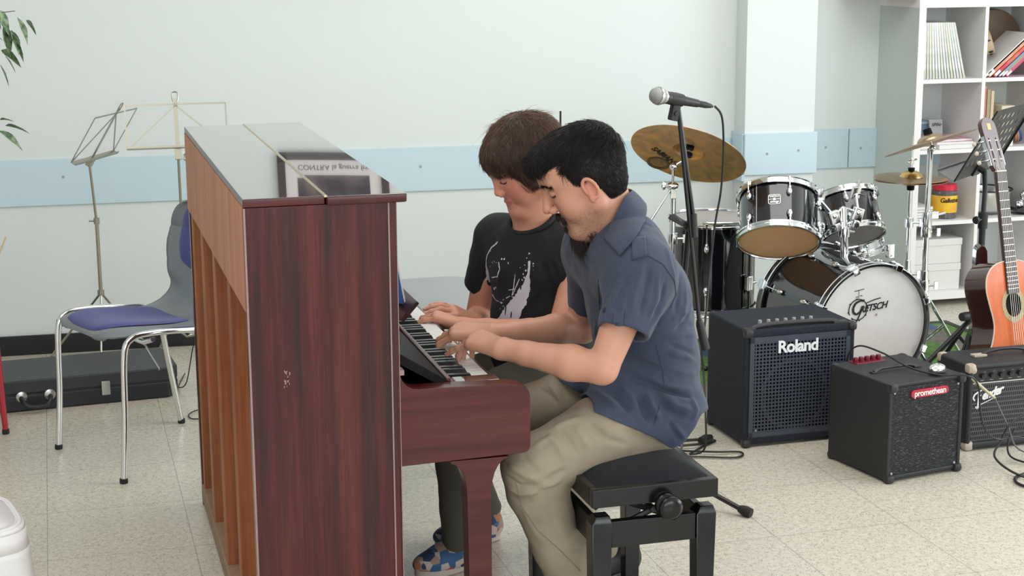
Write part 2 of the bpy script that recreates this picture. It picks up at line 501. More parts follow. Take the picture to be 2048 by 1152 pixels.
# ------------------------------------------------------------------ room shell
struct(MB().box((-3.6, -3, -0.1), (7.2, 7.8, 0)).build('floor', fl, smooth=False))
struct(MB().box((-3.6, -3, 3.0), (7.2, 7.8, 3.1)).build('ceiling', MT['ceiling_white'], smooth=False))
WD = Vector((1, -0.05, 0)).normalized(); WN = Vector((-0.05, -1, 0)).normalized()
MW = frame((-0.5, 6.95, 0), WD, -WN)          # local x along wall, y into the wall
def wl(x, off=0): return (x+0.5)/WD.x
m_ = MB(); m_.M = MW; m_.box((-3.2, 0, 0), (wl(3.2), 0.2, 3.0)); struct(m_.build('wall_back', MT['wall_paint'], smooth=False))
m_ = MB(); m_.M = MW; m_.box((wl(3.2), 0.25, 0), (wl(7.3), 0.45, 3.0)); struct(m_.build('wall_back_recess', MT['wall_paint'], smooth=False))
m_ = MB(); m_.M = MW; m_.box((wl(2.966), -0.13, 0), (wl(3.297), 0.3, 3.0)); struct(m_.build('wall_pilaster', MT['wall_paint'], smooth=False))
struct(MB().box((-3.6, -3, 0), (-3.4, 7.5, 3.0)).build('wall_left', MT['wall_paint'], smooth=False))
q = MB(); q.box((7.0, -3, 0), (7.2, 7.5, 0.8)); q.box((7.0, -3, 2.7), (7.2, 7.5, 3)); q.box((7.0, -3, 0.8), (7.2, -0.5, 2.7)); q.box((7.0, 5.1, 0.8), (7.2, 7.5, 2.7))
struct(q.build('wall_right', MT['wall_paint'], smooth=False))
q = MB(); q.box((-3.4, -3.2, 0), (7.2, -3.0, 0.85)); q.box((-3.4, -3.2, 2.75), (7.2, -3.0, 3)); q.box((-3.4, -3.2, 0.85), (-2.1, -3.0, 2.75)); q.box((3.9, -3.2, 0.85), (7.2, -3.0, 2.75))
struct(q.build('wall_front', MT['wall_paint'], smooth=False))
q = MB()
for i in range(5): y = -0.5+1.4*i; q.box((7.02, y-0.03, 0.8), (7.1, y+0.03, 2.7))
q.box((7.02, -0.5, 0.8), (7.1, 5.1, 0.86)); q.box((7.02, -0.5, 2.64), (7.1, 5.1, 2.7)); struct(q.build('window_1', MT['white_frame'], smooth=False))
q = MB()
for i in range(5): x = -2.1+1.5*i; q.box((x-0.03, -3.1, 0.85), (x+0.03, -3.02, 2.75))
q.box((-2.1, -3.1, 0.85), (3.9, -3.02, 0.91)); q.box((-2.1, -3.1, 2.69), (3.9, -3.02, 2.75)); struct(q.build('window_2', MT['white_frame'], smooth=False))
# chair rail boards
def rail(name, x0, x1, off, z0=0.632, z1=0.824, scr=()):
    q = MB(); q.M = MW; q.box((wl(x0), off-0.012, z0), (wl(x1), off, z1), ch=0.003)
    for sx, sz in scr: q.cyl((wl(sx), off-0.0135, sz), (wl(sx), off-0.011, sz), 0.006, n=10, mi=1)
    return struct(q.build(name, [MT['rail_blue'], MT['screw']]))
mat('screw', (0.35, 0.38, 0.4), 0.5)
rail('trim_1', -3.2, 2.944, 0, scr=((0.02, 0.75), (1.52, 0.74), (2.2, 0.74)))
rail('trim_2', 2.95, 3.31, -0.13, 0.665, 0.852, scr=((3.07, 0.76), (3.22, 0.77)))
q = MB(); q.M = MW; q.box((wl(2.952), -0.142, 0.64), (wl(2.965), 0.0, 0.852)); struct(q.build('trim_3', MT['rail_blue'], smooth=False))
rail('trim_4', 3.30, 3.636, 0.25, 0.628, 0.815, scr=((3.52, 0.73),))
rail('trim_5', 3.640, 4.4, 0.25, 0.628, 0.815, scr=((3.70, 0.72),))
q = MB(); q.M = MW; q.box((wl(-3.4), -0.014, 0), (wl(0.60), 0, 0.083), ch=0.002); struct(q.build('baseboard_back', MT['black_skirting']))

# framed print high on the back wall (the piano lid mirrors it)
mat('print_frame', (0.035, 0.028, 0.034), 0.5); mat('print_mount', (0.74, 0.70, 0.70), 0.6); mat('print_ink', (0.05, 0.05, 0.06), 0.6)
pm = mat('print_picture', (0.05, 0.045, 0.06), 0.6); N, L, b = nodes(pm)
tc = N.new('ShaderNodeTexCoord'); nz = N.new('ShaderNodeTexNoise'); nz.inputs['Scale'].default_value = 9; nz.inputs['Detail'].default_value = 6
L.new(tc.outputs['Object'], nz.inputs[0]); cr = N.new('ShaderNodeValToRGB'); e = cr.color_ramp.elements
e[0].position = 0.42; e[0].color = (0.035, 0.03, 0.045, 1); e[1].position = 0.72; e[1].color = (0.42, 0.27, 0.13, 1)
k = cr.color_ramp.elements.new(0.58); k.color = (0.10, 0.085, 0.10, 1)
L.new(nz.outputs[0], cr.inputs[0]); L.new(cr.outputs[0], b.inputs['Base Color'])
fx0, fx1, fz0, fz1 = 0.905, 1.385, 1.505, 2.02
t = thing('framed_print', 'dark framed print with pale mount and lettering, high on the back wall', 'picture', MW @ Vector((wl(1.145), 0, 1.5)))
def fr(q, x0, x1, z0, z1, y0, y1, mi=0):
    q.box((wl(x0), y0, z0), (wl(x1), y1, z1), mi)
q = MB(); q.M = MW; w_ = 0.032
fr(q, fx0, fx1, fz0, fz0+w_, -0.025, -0.001); fr(q, fx0, fx1, fz1-w_, fz1, -0.025, -0.001); fr(q, fx0, fx0+w_, fz0, fz1, -0.025, -0.001); fr(q, fx1-w_, fx1, fz0, fz1, -0.025, -0.001)
q.build('frame', MT['print_frame'], t, smooth=False)
q = MB(); q.M = MW; fr(q, fx0+w_, fx1-w_, fz0+w_, fz1-w_, -0.012, -0.001); q.build('mount', MT['print_mount'], t, smooth=False)
q = MB(); q.M = MW; fr(q, fx0+0.085, fx1-0.085, fz0+0.105, fz1-0.085, -0.014, -0.0115); q.build('picture_panel', pm, t, smooth=False)
text_obj('lettering', 'CONTRA la guerra fria', 0.034, MW @ Matrix.Translation((wl(1.145), -0.0135, fz0+0.068)) @ Matrix.Rotation(PI/2, 4, 'X'), MT['print_ink'], t, 0.0006)
# ------------------------------------------------------------------ piano
PX, PY, PL, PT, PW = 0.3657, 3.351, 1.48, 1.1606, 0.3235
mah = wood('mahogany', (0.022, 0.0030, 0.0032), (0.056, 0.0072, 0.0070), (0.110, 0.018, 0.0135), 'Z', 1.0, 0.30, 0.12, 80, 0.32)
mah2 = wood('mahogany_cross', (0.050, 0.0085, 0.0080), (0.072, 0.0125, 0.0115), (0.095, 0.019, 0.0165), 'X', 1.0, 0.28, 0.10, 110, 0.32)
lidm = mat('mahogany_lid', (0.035, 0.009, 0.008), 0.055, coat=1.0, spec=1.0)
lidm.node_tree.nodes['Principled BSDF'].inputs['Coat Roughness'].default_value = 0.015
lidm.node_tree.nodes['Principled BSDF'].inputs['IOR'].default_value = 1.9
ply = wood('plywood', (0.33, 0.135, 0.068), (0.42, 0.175, 0.090), (0.50, 0.22, 0.12), 'Z', 1.0, 0.55, 0, 90, 0.3)
post = wood('post_wood', (0.22, 0.075, 0.028), (0.30, 0.105, 0.040), (0.38, 0.15, 0.062), 'Z', 1.0, 0.5, 0, 80, 0.3)
snd = wood('soundboard_wood', (0.42, 0.12, 0.018), (0.50, 0.155, 0.026), (0.56, 0.19, 0.04), 'Z', 1.0, 0.4, 0.1, 50, 0.4)
mat('raw_wood', (0.30, 0.19, 0.12), 0.7, noise=(20, 0.5, (0.2, 0.12, 0.08)))
mat('brass', (0.62, 0.50, 0.30), 0.3, 1.0); mat('ivory', (0.88, 0.87, 0.84), 0.38, spec=0.3); mat('ebony', (0.008, 0.008, 0.009), 0.28, coat=0.3)
mat('edge_wear', (0.30, 0.20, 0.19), 0.4); mat('scuff', (0.32, 0.22, 0.20), 0.5); mat('dark_reflection', (0.005, 0.004, 0.005), 0.5, spec=0.15)
pn = thing('upright_piano', 'dark red mahogany upright piano seen from its open plywood back and near side', 'piano', (PX+0.2, PY+PL/2, 0))
x0, x1, y0, y1 = PX, PX+PW, PY, PY+PL
def side(name, ya, yb):
    q = MB(); q.box((x0, ya, 0.0), (x1, yb, PT-0.018)); o = q.build(name, mah, pn, bevel=0.003)
    return o
side('side_panel', y0+0.001, y0+0.034); side('side_panel', y1-0.034, y1-0.001)
# pale worn corner edges and scuffs of the near side panel
q = MB(); q.box((x0-0.0006, y0+0.0002, 0.0), (x0+0.0035, y0+0.0022, PT-0.02)); q.build('worn_edge', MT['edge_wear'], pn)
q = MB(); q.box((x1-0.018, y0-0.0035, 0.0), (x1-0.0150, y0+0.001, PT-0.02)); q.box((x1-0.0005, y0-0.0035, 0.0), (x1+0.001, y0+0.001, PT-0.02)); q.box((x1-0.0150, y0-0.0035, 0.75), (x1-0.0005, y0+0.001, PT-0.02), 1); q.build('corner_strip', [MT['edge_wear'], mah], pn)
q = MB(); 
for i in range(16):
    a = W(575+random.uniform(-7, 7), 762+random.uniform(-22, 18), y0); s_ = random.uniform(0.0008, 0.003)
    q.box((a.x-s_*0.5, y0+0.0004, a.z-s_*1.6), (a.x+s_*0.5, y0+0.0012, a.z+s_*1.6))
q.build('scuff_mark', MT['scuff'], pn)
# lid in two leaves with a brass hinge
hx = x0+0.1725
q = MB(); q.box((x0-0.001, y0-0.002, PT-0.018), (hx-0.0012, y1+0.002, PT), ch=0.003); lidA = q.build('lid', [lidm, mah2], pn)
q = MB(); q.box((hx+0.0012, y0-0.014, PT-0.020), (x0+0.3453, y1+0.014, PT), ch=0.004); lidB = q.build('lid', [lidm, mah2], pn)
for l_ in (lidA, lidB):
    for p in l_.data.polygons: p.material_index = 0 if p.normal.z > 0.5 else 1
q = MB(); q.cyl((hx, y0-0.002, PT-0.001), (hx, y1+0.002, PT-0.001), 0.0028, n=10); q.build('hinge', MT['brass'], pn)
# front upper and lower panels
q = MB(); q.box((x1-0.045, y0+0.034, 0.76), (x1-0.022, y1-0.034, PT-0.02)); q.build('upper_panel', mah, pn, bevel=0.002)
q = MB(); q.box((x1-0.045, y0+0.034, 0.03), (x1-0.022, y1-0.034, 0.55)); q.build('lower_panel', mah, pn, bevel=0.002)
# back: plywood panel, posts, sill, soundboard
q = MB(); q.box((x0-0.002, y0+0.012, 0.917), (x0+0.012, y1-0.002, PT-0.018)); q.build('back_panel', ply, pn, smooth=False)
q = MB(); q.box((x0+0.10, y0+0.034, 0.05), (x0+0.115, y1-0.034, 0.93)); q.build('soundboard', snd, pn, smooth=False)
for ya, yb in ((3.386, 3.405), (3.745, 3.80), (4.10, 4.165), (4.44, 4.50), (4.745, 4.796)):
    q = MB(); q.box((x0+0.004, ya, 0.06), (x0+0.098, yb, 0.92)); q.build('back_post', post, pn, bevel=0.003)
q = MB(); q.box((x0, y0+0.034, 0.012), (x0+0.12, y1-0.034, 0.07)); q.build('bottom_sill', MT['raw_wood'], pn, bevel=0.003)
# keybed, arms, key slip, key blocks
q = MB(); q.box((x1-0.05, y0+0.03, 0.552), (0.972, y1-0.03, 0.60)); q.build('keybed', mah2, pn, bevel=0.002)
def arm_poly(y):
    p = [(0.684, 0.764), (0.690, 0.764)]
    for i in range(9):
        a = PI+i/8*PI/2; p.append((0.732+0.041*math.cos(a), 0.763+0.041*math.sin(a)))
    p += [(0.80, 0.7215), (0.945, 0.717)]
    for i in range(7):
        a = PI/2-i/6*PI/2; p.append((0.957+0.030*math.cos(a), 0.685+0.030*math.sin(a)))
    p += [(0.987, 0.60)]
    for i in range(5):
        a = -i/4*PI/2; p.append((0.971+0.016*math.cos(a), 0.571+0.016*math.sin(a)))
    p += [(0.684, 0.5485)]
    return [(a, y, b_) for a, b_ in p]
for ya, th in ((y0, 0.048), (y1-0.048, 0.048)):
    q = MB(); q.prism(arm_poly(ya), (0, th, 0)); q.build('keyboard_arm', mah2, pn, bevel=0.0015, angle=25)
q = MB(); q.box((0.687, y0-0.0012, 0.757), (0.7, y0+0.03, 0.768)); q.build('arm_bracket', MT['edge_wear'], pn)
q = MB(); q.box((0.934, y0+0.048, 0.60), (0.950, y1-0.048, 0.690)); q.build('key_slip', mah2, pn, bevel=0.004)
ky0 = y0+0.105; kp = (PL-0.21)/52.0
for ya in (y0+0.048, y1-0.103):
    q = MB(); q.box((0.826, ya, 0.60), (0.934, ya+0.055, 0.7175)); q.build('key_block', lidm, pn, bevel=0.006)
# keys: near end is the bass
wk = MB(); wk.box((0.826, 0.0006, 0.665), (0.929, kp-0.0006, 0.7035), ch=0.0012); wk.box((0.826, 0.0002, 0.663), (0.9305, kp-0.0002, 0.690), ch=0.0008)
wme = None
def key(name, me_src, yoff, mt):
    global wme
    return None
kw = wk.build('white_key', MT['ivory'], None); kw.location = (0, 0, 0)
bk = MB(); bk.prism([(0.826, -0.0055, 0.70), (0.888, -0.0055, 0.70), (0.880, -0.0045, 0.7155), (0.826, -0.0045, 0.7165)], (0, 0.010, 0)); kb = bk.build('black_key', MT['ebony'], None, bevel=0.0012)
pl_ = Vector(pn.location)
first = True
for i in range(52):
    o = kw if i == 0 else kw.copy()
    if i: COL.objects.link(o)
    o.parent = pn; o.location = Vector((0, ky0+i*kp, 0))-pl_
nb = 0
for i in range(51):
    if i % 7 in (1, 4): continue      # A B C D E F G from the bass end: no black key after B and E
    o = kb if nb == 0 else kb.copy()
    if nb: COL.objects.link(o)
    nb += 1; o.parent = pn; o.location = Vector((0, ky0+(i+1)*kp, 0))-pl_
# sloping fallboard with moulded rail at the key backs, and its lip turned up as music ledge
q = MB(); q.prism([(0.690, y0+0.05, 0.80), (0.812, y0+0.05, 0.722), (0.812, y0+0.05, 0.700), (0.690, y0+0.05, 0.775)], (0, PL-0.10, 0)); q.build('fallboard', MT['dark_reflection'], pn, bevel=0.001)  # matt black stands in for the dark reflection in the glossy board
q = MB(); q.box((0.806, y0+0.05, 0.700), (0.8165, y1-0.05, 0.729), ch=0.002); q.box((0.8165, y0+0.05, 0.700), (0.8265, y1-0.05, 0.720), ch=0.003); q.build('fallboard_rail', mah, pn)
q = MB(); q.prism([(0.742, 3.92, 0.768), (0.822, 3.92, 0.742), (0.862, 3.92, 0.787), (0.856, 3.92, 0.793), (0.815, 3.92, 0.752), (0.742, 3.92, 0.778)], (0, 0.62, 0)); q.build('music_ledge', mah, pn, bevel=0.001)
# front legs
def leg(ya):
    P = [(0.803, 0.549)]
    for i in range(8):
        a = PI/2-i/7*PI/2; P.append((0.803+0.036*math.cos(a), 0.470+0.072*math.sin(a)))
    P += [(0.842, 0.28), (0.842, 0.06), (0.893, 0.06), (0.896, 0.28)]
    for i in range(6):
        a = PI-i/5*PI/2; P.append((0.937+0.040*math.cos(a), 0.470+0.075*math.sin(a)))
    P.append((0.937, 0.549))
    q = MB(); q.prism([(a, ya, c_) for a, c_ in P], (0, 0.05, 0)); o = q.build('leg', mah2, pn, bevel=0.0015, angle=30)
    q = MB(); q.box((x1-0.03, ya-0.003, 0.012), (0.93, ya+0.053, 0.062), ch=0.006); q.build('toe_block', mah2, pn)
leg(y0+0.004); leg(y1-0.054)
# folder standing on the ledge
mat('folder_blue', (0.012, 0.075, 0.30), 0.4); mat('paper', (0.72, 0.74, 0.80), 0.7)
t = thing('music_folder', 'blue folder with white pages standing on the music ledge of the piano', 'folder', (0.80, 4.2, 0.77))
q = MB(); q.prism([(0.812, 3.99, 0.776), (0.838, 3.99, 0.771), (0.800, 3.99, 1.0), (0.780, 3.99, 1.0)], (0, 0.30, 0)); q.build('cover', MT['folder_blue'], t, bevel=0.001)
q = MB(); q.prism([(0.8385, 3.992, 0.772), (0.843, 3.992, 0.771), (0.804, 3.992, 0.992), (0.8005, 3.992, 0.996)], (0, 0.29, 0)); q.build('pages', MT['paper'], t)
# ------------------------------------------------------------------ people: materials
mat('skin_man', (0.55, 0.30, 0.20), 0.48, sss=0.12, vcol=True, bump=(260, 0.12), spec=0.35)
mat('skin_boy', (0.6, 0.32, 0.24), 0.45, sss=0.12, vcol=True, bump=(320, 0.06), spec=0.35)
mat('hair_black', (0.012, 0.010, 0.010), 0.50, spec=0.28, vcol=True); mat('hair_brown', (0.050, 0.026, 0.018), 0.42, spec=0.5, vcol=True)
HB = (0.013, 0.010, 0.010); HR = (0.085, 0.046, 0.030)
mat('eye_dark', (0.02, 0.015, 0.012), 0.2)
mat('shirt_navy', (0.034, 0.044, 0.080), 0.85, bump=(420, 0.25), sheen=0.12, noise=(9, 0.35, (0.044, 0.056, 0.098)))
mat('shirt_navy_dark', (0.022, 0.03, 0.06), 0.7)
mat('khaki', (0.30, 0.245, 0.175), 0.9, bump=(500, 0.2), noise=(12, 0.3, (0.34, 0.28, 0.205)))
mat('olive', (0.10, 0.092, 0.070), 0.9, bump=(500, 0.2))
mat('tee_black', (0.008, 0.008, 0.010), 0.85, bump=(420, 0.2))
mat('tee_print', (0.62, 0.58, 0.66), 0.8)
mat('nail', (0.70, 0.42, 0.35), 0.3)

def lerp3(a, b, t): return a+(b-a)*t[:, None]
def head_vol(Mx, s, lo, hi, h, neck, boy=False):
    v = Vol(lo, hi, h)
    Ms = Mx @ Matrix.Scale(s, 4); v.M = Mx
    def p(x, y, z): return (x*s, y*s, z*s)
    v.ell(p(-0.010, 0, 0.026), (0.090*s, 0.075*s, 0.080*s), k=0.0)
    v.ell(p(0.022, 0, -0.012), (0.066*s, 0.062*s, 0.084*s), k=0.03)
    v.ell(p(0.045, 0, 0.040), (0.045*s, 0.058*s, 0.042*s), k=0.03)
    fat = 1.22 if boy else 1.0
    for sy in (1, -1):
        v.cap(p(0.000, sy*0.050, -0.060), p(0.058, sy*0.020, -0.100), 0.020*s*fat, 0.018*s*fat, k=0.025)     # jaw
        v.cap(p(0.000, sy*0.054, -0.020), p(0.000, sy*0.050, -0.060), 0.018*s, 0.019*s*fat, k=0.02)
        v.ell(p(0.052, sy*0.036, -0.030), (0.026*s, 0.022*s*fat, 0.024*s*fat), k=0.02)                      # cheek
        v.ell(p(0.045, sy*0.034, -0.055), (0.030*s, 0.022*s*fat, 0.026*s*fat), k=0.02)
        v.cap(p(0.084, sy*0.012, 0.022), p(0.070, sy*0.042, 0.022), 0.009*s, 0.010*s, k=0.012)              # brow ridge
    v.cap(p(0.066, -0.012, -0.106), p(0.066, 0.012, -0.106), 0.017*s, k=0.02)                                 # chin
    v.cap(p(0.052, 0, -0.105), p(0.0, 0, -0.085), 0.022*s, 0.03*s, k=0.03)                                  # under jaw
    v.ell(p(0.062, 0, -0.068), (0.024*s, 0.028*s, 0.024*s), k=0.015)                                         # muzzle
    for sy in (1, -1):
        v.ell(p(0.090, sy*0.031, 0.004), (0.016*s, 0.017*s, 0.013*s), k=0.012, mode='cut')                  # socket
    # nose
    tipx = 0.107 if boy else 0.114
    v.cap(p(0.082, 0, 0.020), p(tipx-0.011, 0, -0.028), 0.0090*s, 0.0095*s, k=0.012)
    v.ell(p(tipx-0.0105, 0, -0.0335), (0.0112*s, 0.0095*s, 0.0088*s), k=0.008)
    for sy in (1, -1):
        v.ell(p(0.092, sy*0.0125, -0.038), (0.0115*s, 0.0075*s, 0.0085*s), k=0.005)
        v.ell(p(0.098, sy*0.0065, -0.0475), (0.005*s, 0.0032*s, 0.004*s), k=0.003, mode='cut')
    # lips
    lx = 0.087; lo_ = 0.0012 if boy else 0.0
    for sy in (1, -1):
        v.cap(p(lx+0.002-lo_, 0, -0.0635), p(lx-0.009-lo_, sy*0.021, -0.0675), 0.0050*s, 0.0030*s, k=0.004)
        v.cap(p(lx-0.0005-lo_, 0, -0.0765), p(lx-0.010-lo_, sy*0.019, -0.0720), 0.0056*s, 0.0030*s, k=0.004)
        v.cap(p(lx+0.008-lo_, 0, -0.0695), p(lx-0.006-lo_, sy*0.023, -0.0695), 0.0014*s, 0.0014*s, k=0.0015, mode='cut')
    # closed, downcast eyelids
    for sy in (1, -1):
        v.ell(p(0.0705, sy*0.031, 0.000), (0.0150*s, 0.0150*s, 0.0125*s), k=0.002)
        for i in range(6):
            a0 = -1+2*i/6; a1 = -1+2*(i+1)/6
            def lp(a): return p(0.0855-0.006*a*a, sy*(0.031+0.013*a), -0.0055-0.0025*(1-a*a))
            v.cap(lp(a0), lp(a1), 0.0010*s, 0.0010*s, k=0.0012, mode='cut')
            def l2(a): return p(0.0865-0.007*a*a, sy*(0.031+0.014*a), 0.0065+0.003*(1-a*a))
            v.cap(l2(a0), l2(a1), 0.0009*s, 0.0009*s, k=0.002, mode='cut')
    # ears: rim, lobe, bowl
    for sy in (1, -1):
        ec = (0.000, 0.0750, -0.020)
        v.ell(p(ec[0], sy*(ec[1]-0.003), ec[2]), (0.0145*s, 0.007*s, 0.026*s), R=[(1, sy*-0.25, 0.15), (0.25, sy*1, 0), (-0.15, 0, 1)], k=0.004)
        v.ell(p(ec[0]+0.001, sy*(ec[1]+0.006), ec[2]+0.001), (0.0092*s, 0.0065*s, 0.018*s), R=[(1, sy*-0.25, 0.15), (0.25, sy*1, 0), (-0.15, 0, 1)], k=0.003, mode='cut')
        pr = None
        for i in range(15):
            a = -0.62*PI+i/14*1.62*PI       # from lobe front up the back over the top
            q = (ec[0]-0.0133*math.cos(a-PI*0.0)+0.0+0.003*math.sin(a), ec[1]+0.006+0.004*math.cos(a), ec[2]+0.0236*math.sin(a))
            q = p(q[0], sy*q[1], q[2])
            if pr is not None: v.cap(pr, q, 0.0036*s, 0.0036*s, k=0.003)
            pr = q
        v.ell(p(ec[0]+0.006, sy*(ec[1]+0.002), ec[2]-0.023), (0.0068*s, 0.005*s, 0.009*s), k=0.005)
        v.ell(p(ec[0]+0.012, sy*(ec[1]+0.000), ec[2]-0.004), (0.004*s, 0.004*s, 0.007*s), k=0.003)
    # neck (world coordinates)
    v.M = None
    for a, b_, ra, rb in neck: v.cap(a, b_, ra, rb, k=0.03)
    return v

def head_col(P, Mx, s, base, boy):
    inv = np.array(Mx.inverted()); L = (P @ inv[:3, :3].T+inv[:3, 3])/s
    x, y, z = L[:, 0], L[:, 1], L[:, 2]; ay = np.abs(y)
    c = np.tile(np.array(base), (len(P), 1)).astype(float)
    def blend(mask, col): 
        m = np.clip(mask, 0, 1)[:, None]; return c*(1-m)+np.array(col)*m
    face = (x > -0.03) & (z > -0.14) & (z < 0.13)
    red = np.exp(-(((x-0.055)/0.04)**2+((z+0.035)/0.035)**2+((ay-0.045)/0.035)**2))*face
    c = blend(red*(0.75 if boy else 0.30), (0.62, 0.20, 0.15) if boy else (0.55, 0.24, 0.17))
    nose = np.exp(-(((x-0.105)/0.02)**2+((z+0.035)/0.02)**2+(ay/0.018)**2)); c = blend(nose*0.5, (0.62, 0.24, 0.18))
    ear = np.exp(-((x/0.022)**2+((z+0.02)/0.035)**2))*(ay > 0.068); c = blend(ear*(0.8 if boy else 0.6), (0.62, 0.22, 0.16))
    lips = ((x > 0.078) & (ay < 0.024-abs(0)) & (np.abs(z+0.0695) < 0.0115*(1-(ay/0.027)**2)+0.0005)); c = blend(lips*0.75*1.0, (0.50, 0.17, 0.15))
    lash = (x > 0.07) & (np.abs(ay-0.031) < 0.0145) & (np.abs(z-(-0.0060-0.0025*(1-((ay-0.031)/0.013)**2))) < 0.0024); c = blend(lash*0.95, (0.03, 0.018, 0.014))
    crease = (x > 0.066) & (np.abs(ay-0.031) < 0.0150) & (np.abs(z-(0.0065+0.003*(1-((ay-0.031)/0.014)**2))) < 0.0010); c = blend(crease*0.35, (0.2, 0.09, 0.06))
    if not boy:
        st = ((z < -0.045) & (x > -0.015) & (z > -0.135))*np.clip((-(z+0.045))/0.03, 0, 1)*np.clip((x+0.015)/0.03, 0, 1)
        c = blend(st*0.30*(~lips), (0.16, 0.10, 0.08))
        rng = np.random.default_rng(3)
        spk = rng.random(len(P)) < 0.16
        c = blend(st*spk*0.4*(~lips), (0.05, 0.035, 0.03))
        for q in ((0.02, 0.052, -0.055), (-0.035, 0.05, -0.085)):
            d = np.linalg.norm(L-np.array(q)*np.array([1, 1, 1]), axis=1)
    return c

def strands(name, roots, dirs, norms, length, rad, mt, parent, seg=6, curl=0.1, lift=0.0, R=0.09, jit=0.25, base=None, wave=0.0, vr=(0.6, 1.7), seed=1, grav=0.0, taper=0.25, lenvar=0.35):
    "tufts of hair: thin three-sided tapering tubes that follow the surface they grow on"
    rng = np.random.default_rng(seed); n = len(roots)
    d = dirs+rng.normal(0, jit, dirs.shape)+(wave*np.stack([np.sin(roots @ np.array(k_)+f_) for k_, f_ in (((90., 40, 60), 1.), ((-50, 110, 30), 2.), ((60, -70, 90), 4.))], 1) if wave else 0); d -= norms*(d*norms).sum(1)[:, None]; d /= np.linalg.norm(d, axis=1)[:, None]+1e-9
    Lm = length*(1+rng.uniform(-lenvar, lenvar, n)); side_ = np.cross(norms, d)
    cv = rng.normal(0, curl, n); lf = lift+np.abs(rng.normal(0, lift*0.6+0.0004, n))
    P = np.zeros((n, seg+1, 3)); 
    for i in range(seg+1):
        t = (i/seg)*Lm
        P[:, i] = roots+d*t[:, None]-norms*((t*t)/(2*R))[:, None]+norms*(lf*(i/seg)+0.0006)[:, None]+side_*(cv*t*t/length)[:, None]
        P[:, i, 2] -= grav*t*t
    rr = rad*(1-(1-taper)*(np.arange(seg+1)/seg)**1.5)
    V = np.zeros((n, seg+1, 3, 3))
    for j in range(3):
        a = 2*PI*j/3
        V[:, :, j] = P+(norms[:, None]*math.cos(a)+side_[:, None]*math.sin(a))*rr[None, :, None]
    idx = np.arange(n*(seg+1)*3).reshape(n, seg+1, 3); Q = []
    for j in range(3):
        j2 = (j+1) % 3; Q.append(np.stack([idx[:, :-1, j], idx[:, :-1, j2], idx[:, 1:, j2], idx[:, 1:, j]], -1).reshape(-1, 4))
    cl_ = np.repeat(rng.uniform(vr[0], vr[1], n), (seg+1)*3)[:, None]*np.array(base if base is not None else (0.02, 0.015, 0.013))
    return V.reshape(-1, 3), np.concatenate(Q), cl_

def hair_obj(name, shell, hp, mt, parent, base):
    P, Q = shell if shell is not None else (np.zeros((0, 3)), np.zeros((0, 4), int))
    pr = ([(P, Q)] if len(P) else [])+[(a, b_) for a, b_, c in hp]
    cs = ([np.tile(np.array(base)*0.8, (len(P), 1))] if len(P) else [])+[c for a, b_, c in hp]
    P, Q = join(pr); return np_obj(name, P, Q, mt, parent, np.concatenate(cs))

def hand(v, Mh, s, fingers, thumb, k=0.006, palm_r=0.0125):
    """Mh: wrist frame x toward fingers, y toward thumb side, z out of the back of the hand.
    fingers: four of (spread, a0, a1, a2) index..little in degrees (positive bends toward the palm); thumb: list of local points+radii"""
    v.M = Mh
    ys = [0.030, 0.010, -0.010, -0.028]; xs = [0.088, 0.091, 0.086, 0.077]; zs = [0.002, 0.004, 0.002, -0.002]
    LN = [(0.043, 0.026, 0.022), (0.047, 0.030, 0.023), (0.043, 0.028, 0.023), (0.034, 0.021, 0.020)]
    RD = [0.0088, 0.0090, 0.0086, 0.0076]
    tips = []
    for i in range(4):
        b_ = (xs[i]*s, ys[i]*s, zs[i]*s)
        v.cap((0.0, ys[i]*0.55*s, 0), b_, 0.0150*s, palm_r*s, k=0.012)
        sp, a0, a1, a2 = fingers[i]
        cur = Vector(b_); ang = 0; r = RD[i]*s
        for ln, a, q in zip(LN[i], (a0, a1, a2), (0.97, 0.90, 0.80)):
            ang += a; d = Vector((math.cos(math.radians(ang))*math.cos(math.radians(sp)), math.sin(math.radians(sp))*math.cos(math.radians(ang)), -math.sin(math.radians(ang))))
            nx = cur+d*ln*s; v.cap(cur, nx, r, r*q, k=0.0035); r *= q; cur = nx
        tips.append((cur.copy(), d, r))
    v.cap((0.01*s, 0.018*s, -0.004*s), (0.055*s, 0.004*s, -0.008*s), 0.014*s, 0.013*s, k=0.012)
    for (a, ra), (b_, rb) in zip(thumb[:-1], thumb[1:]): v.cap(tuple(x*s for x in a), tuple(x*s for x in b_), ra*s, rb*s, k=0.006)
    v.M = None
    return [(Mh @ t, (Mh.to_3x3() @ d), r) for t, d, r in tips]

def nails(tips, Mh, parent, mt):
    for t, d, r in tips:
        up = (Mh.to_3x3() @ Vector((0, 0, 1))); up = (up-d*up.dot(d)).normalized()
        q = MB(); q.M = frame(t+d*r*0.25+up*r*0.80, d, d.cross(up)*-1); q.ball((0, 0, 0), (r*0.75, r*0.62, r*0.22), 10, 6); q.build('fingernail', mt, parent)

def folds(P, N, items):
    "items: (a, b, width, amp): raised (amp>0) or sunk folds along segment a-b"
    d = np.zeros(len(P))
    for a, b_, w, amp in items:
        q, t = segdist(P, a, b_); d += amp*np.exp(-(q/w)**2)*np.clip(np.sin(np.clip(t, 0.02, 0.98)*PI)*1.6, 0, 1)
    return P+N*d[:, None]
def wav(P, a, b_, freq, amp, seed=0):
    r = np.random.default_rng(seed); o = np.zeros(len(P))
    for i in range(5):
        k = r.normal(size=3); k /= np.linalg.norm(k); o += np.sin(P@k*freq*r.uniform(0.6, 1.6)+r.uniform(0, 6))
    return o/5*amp

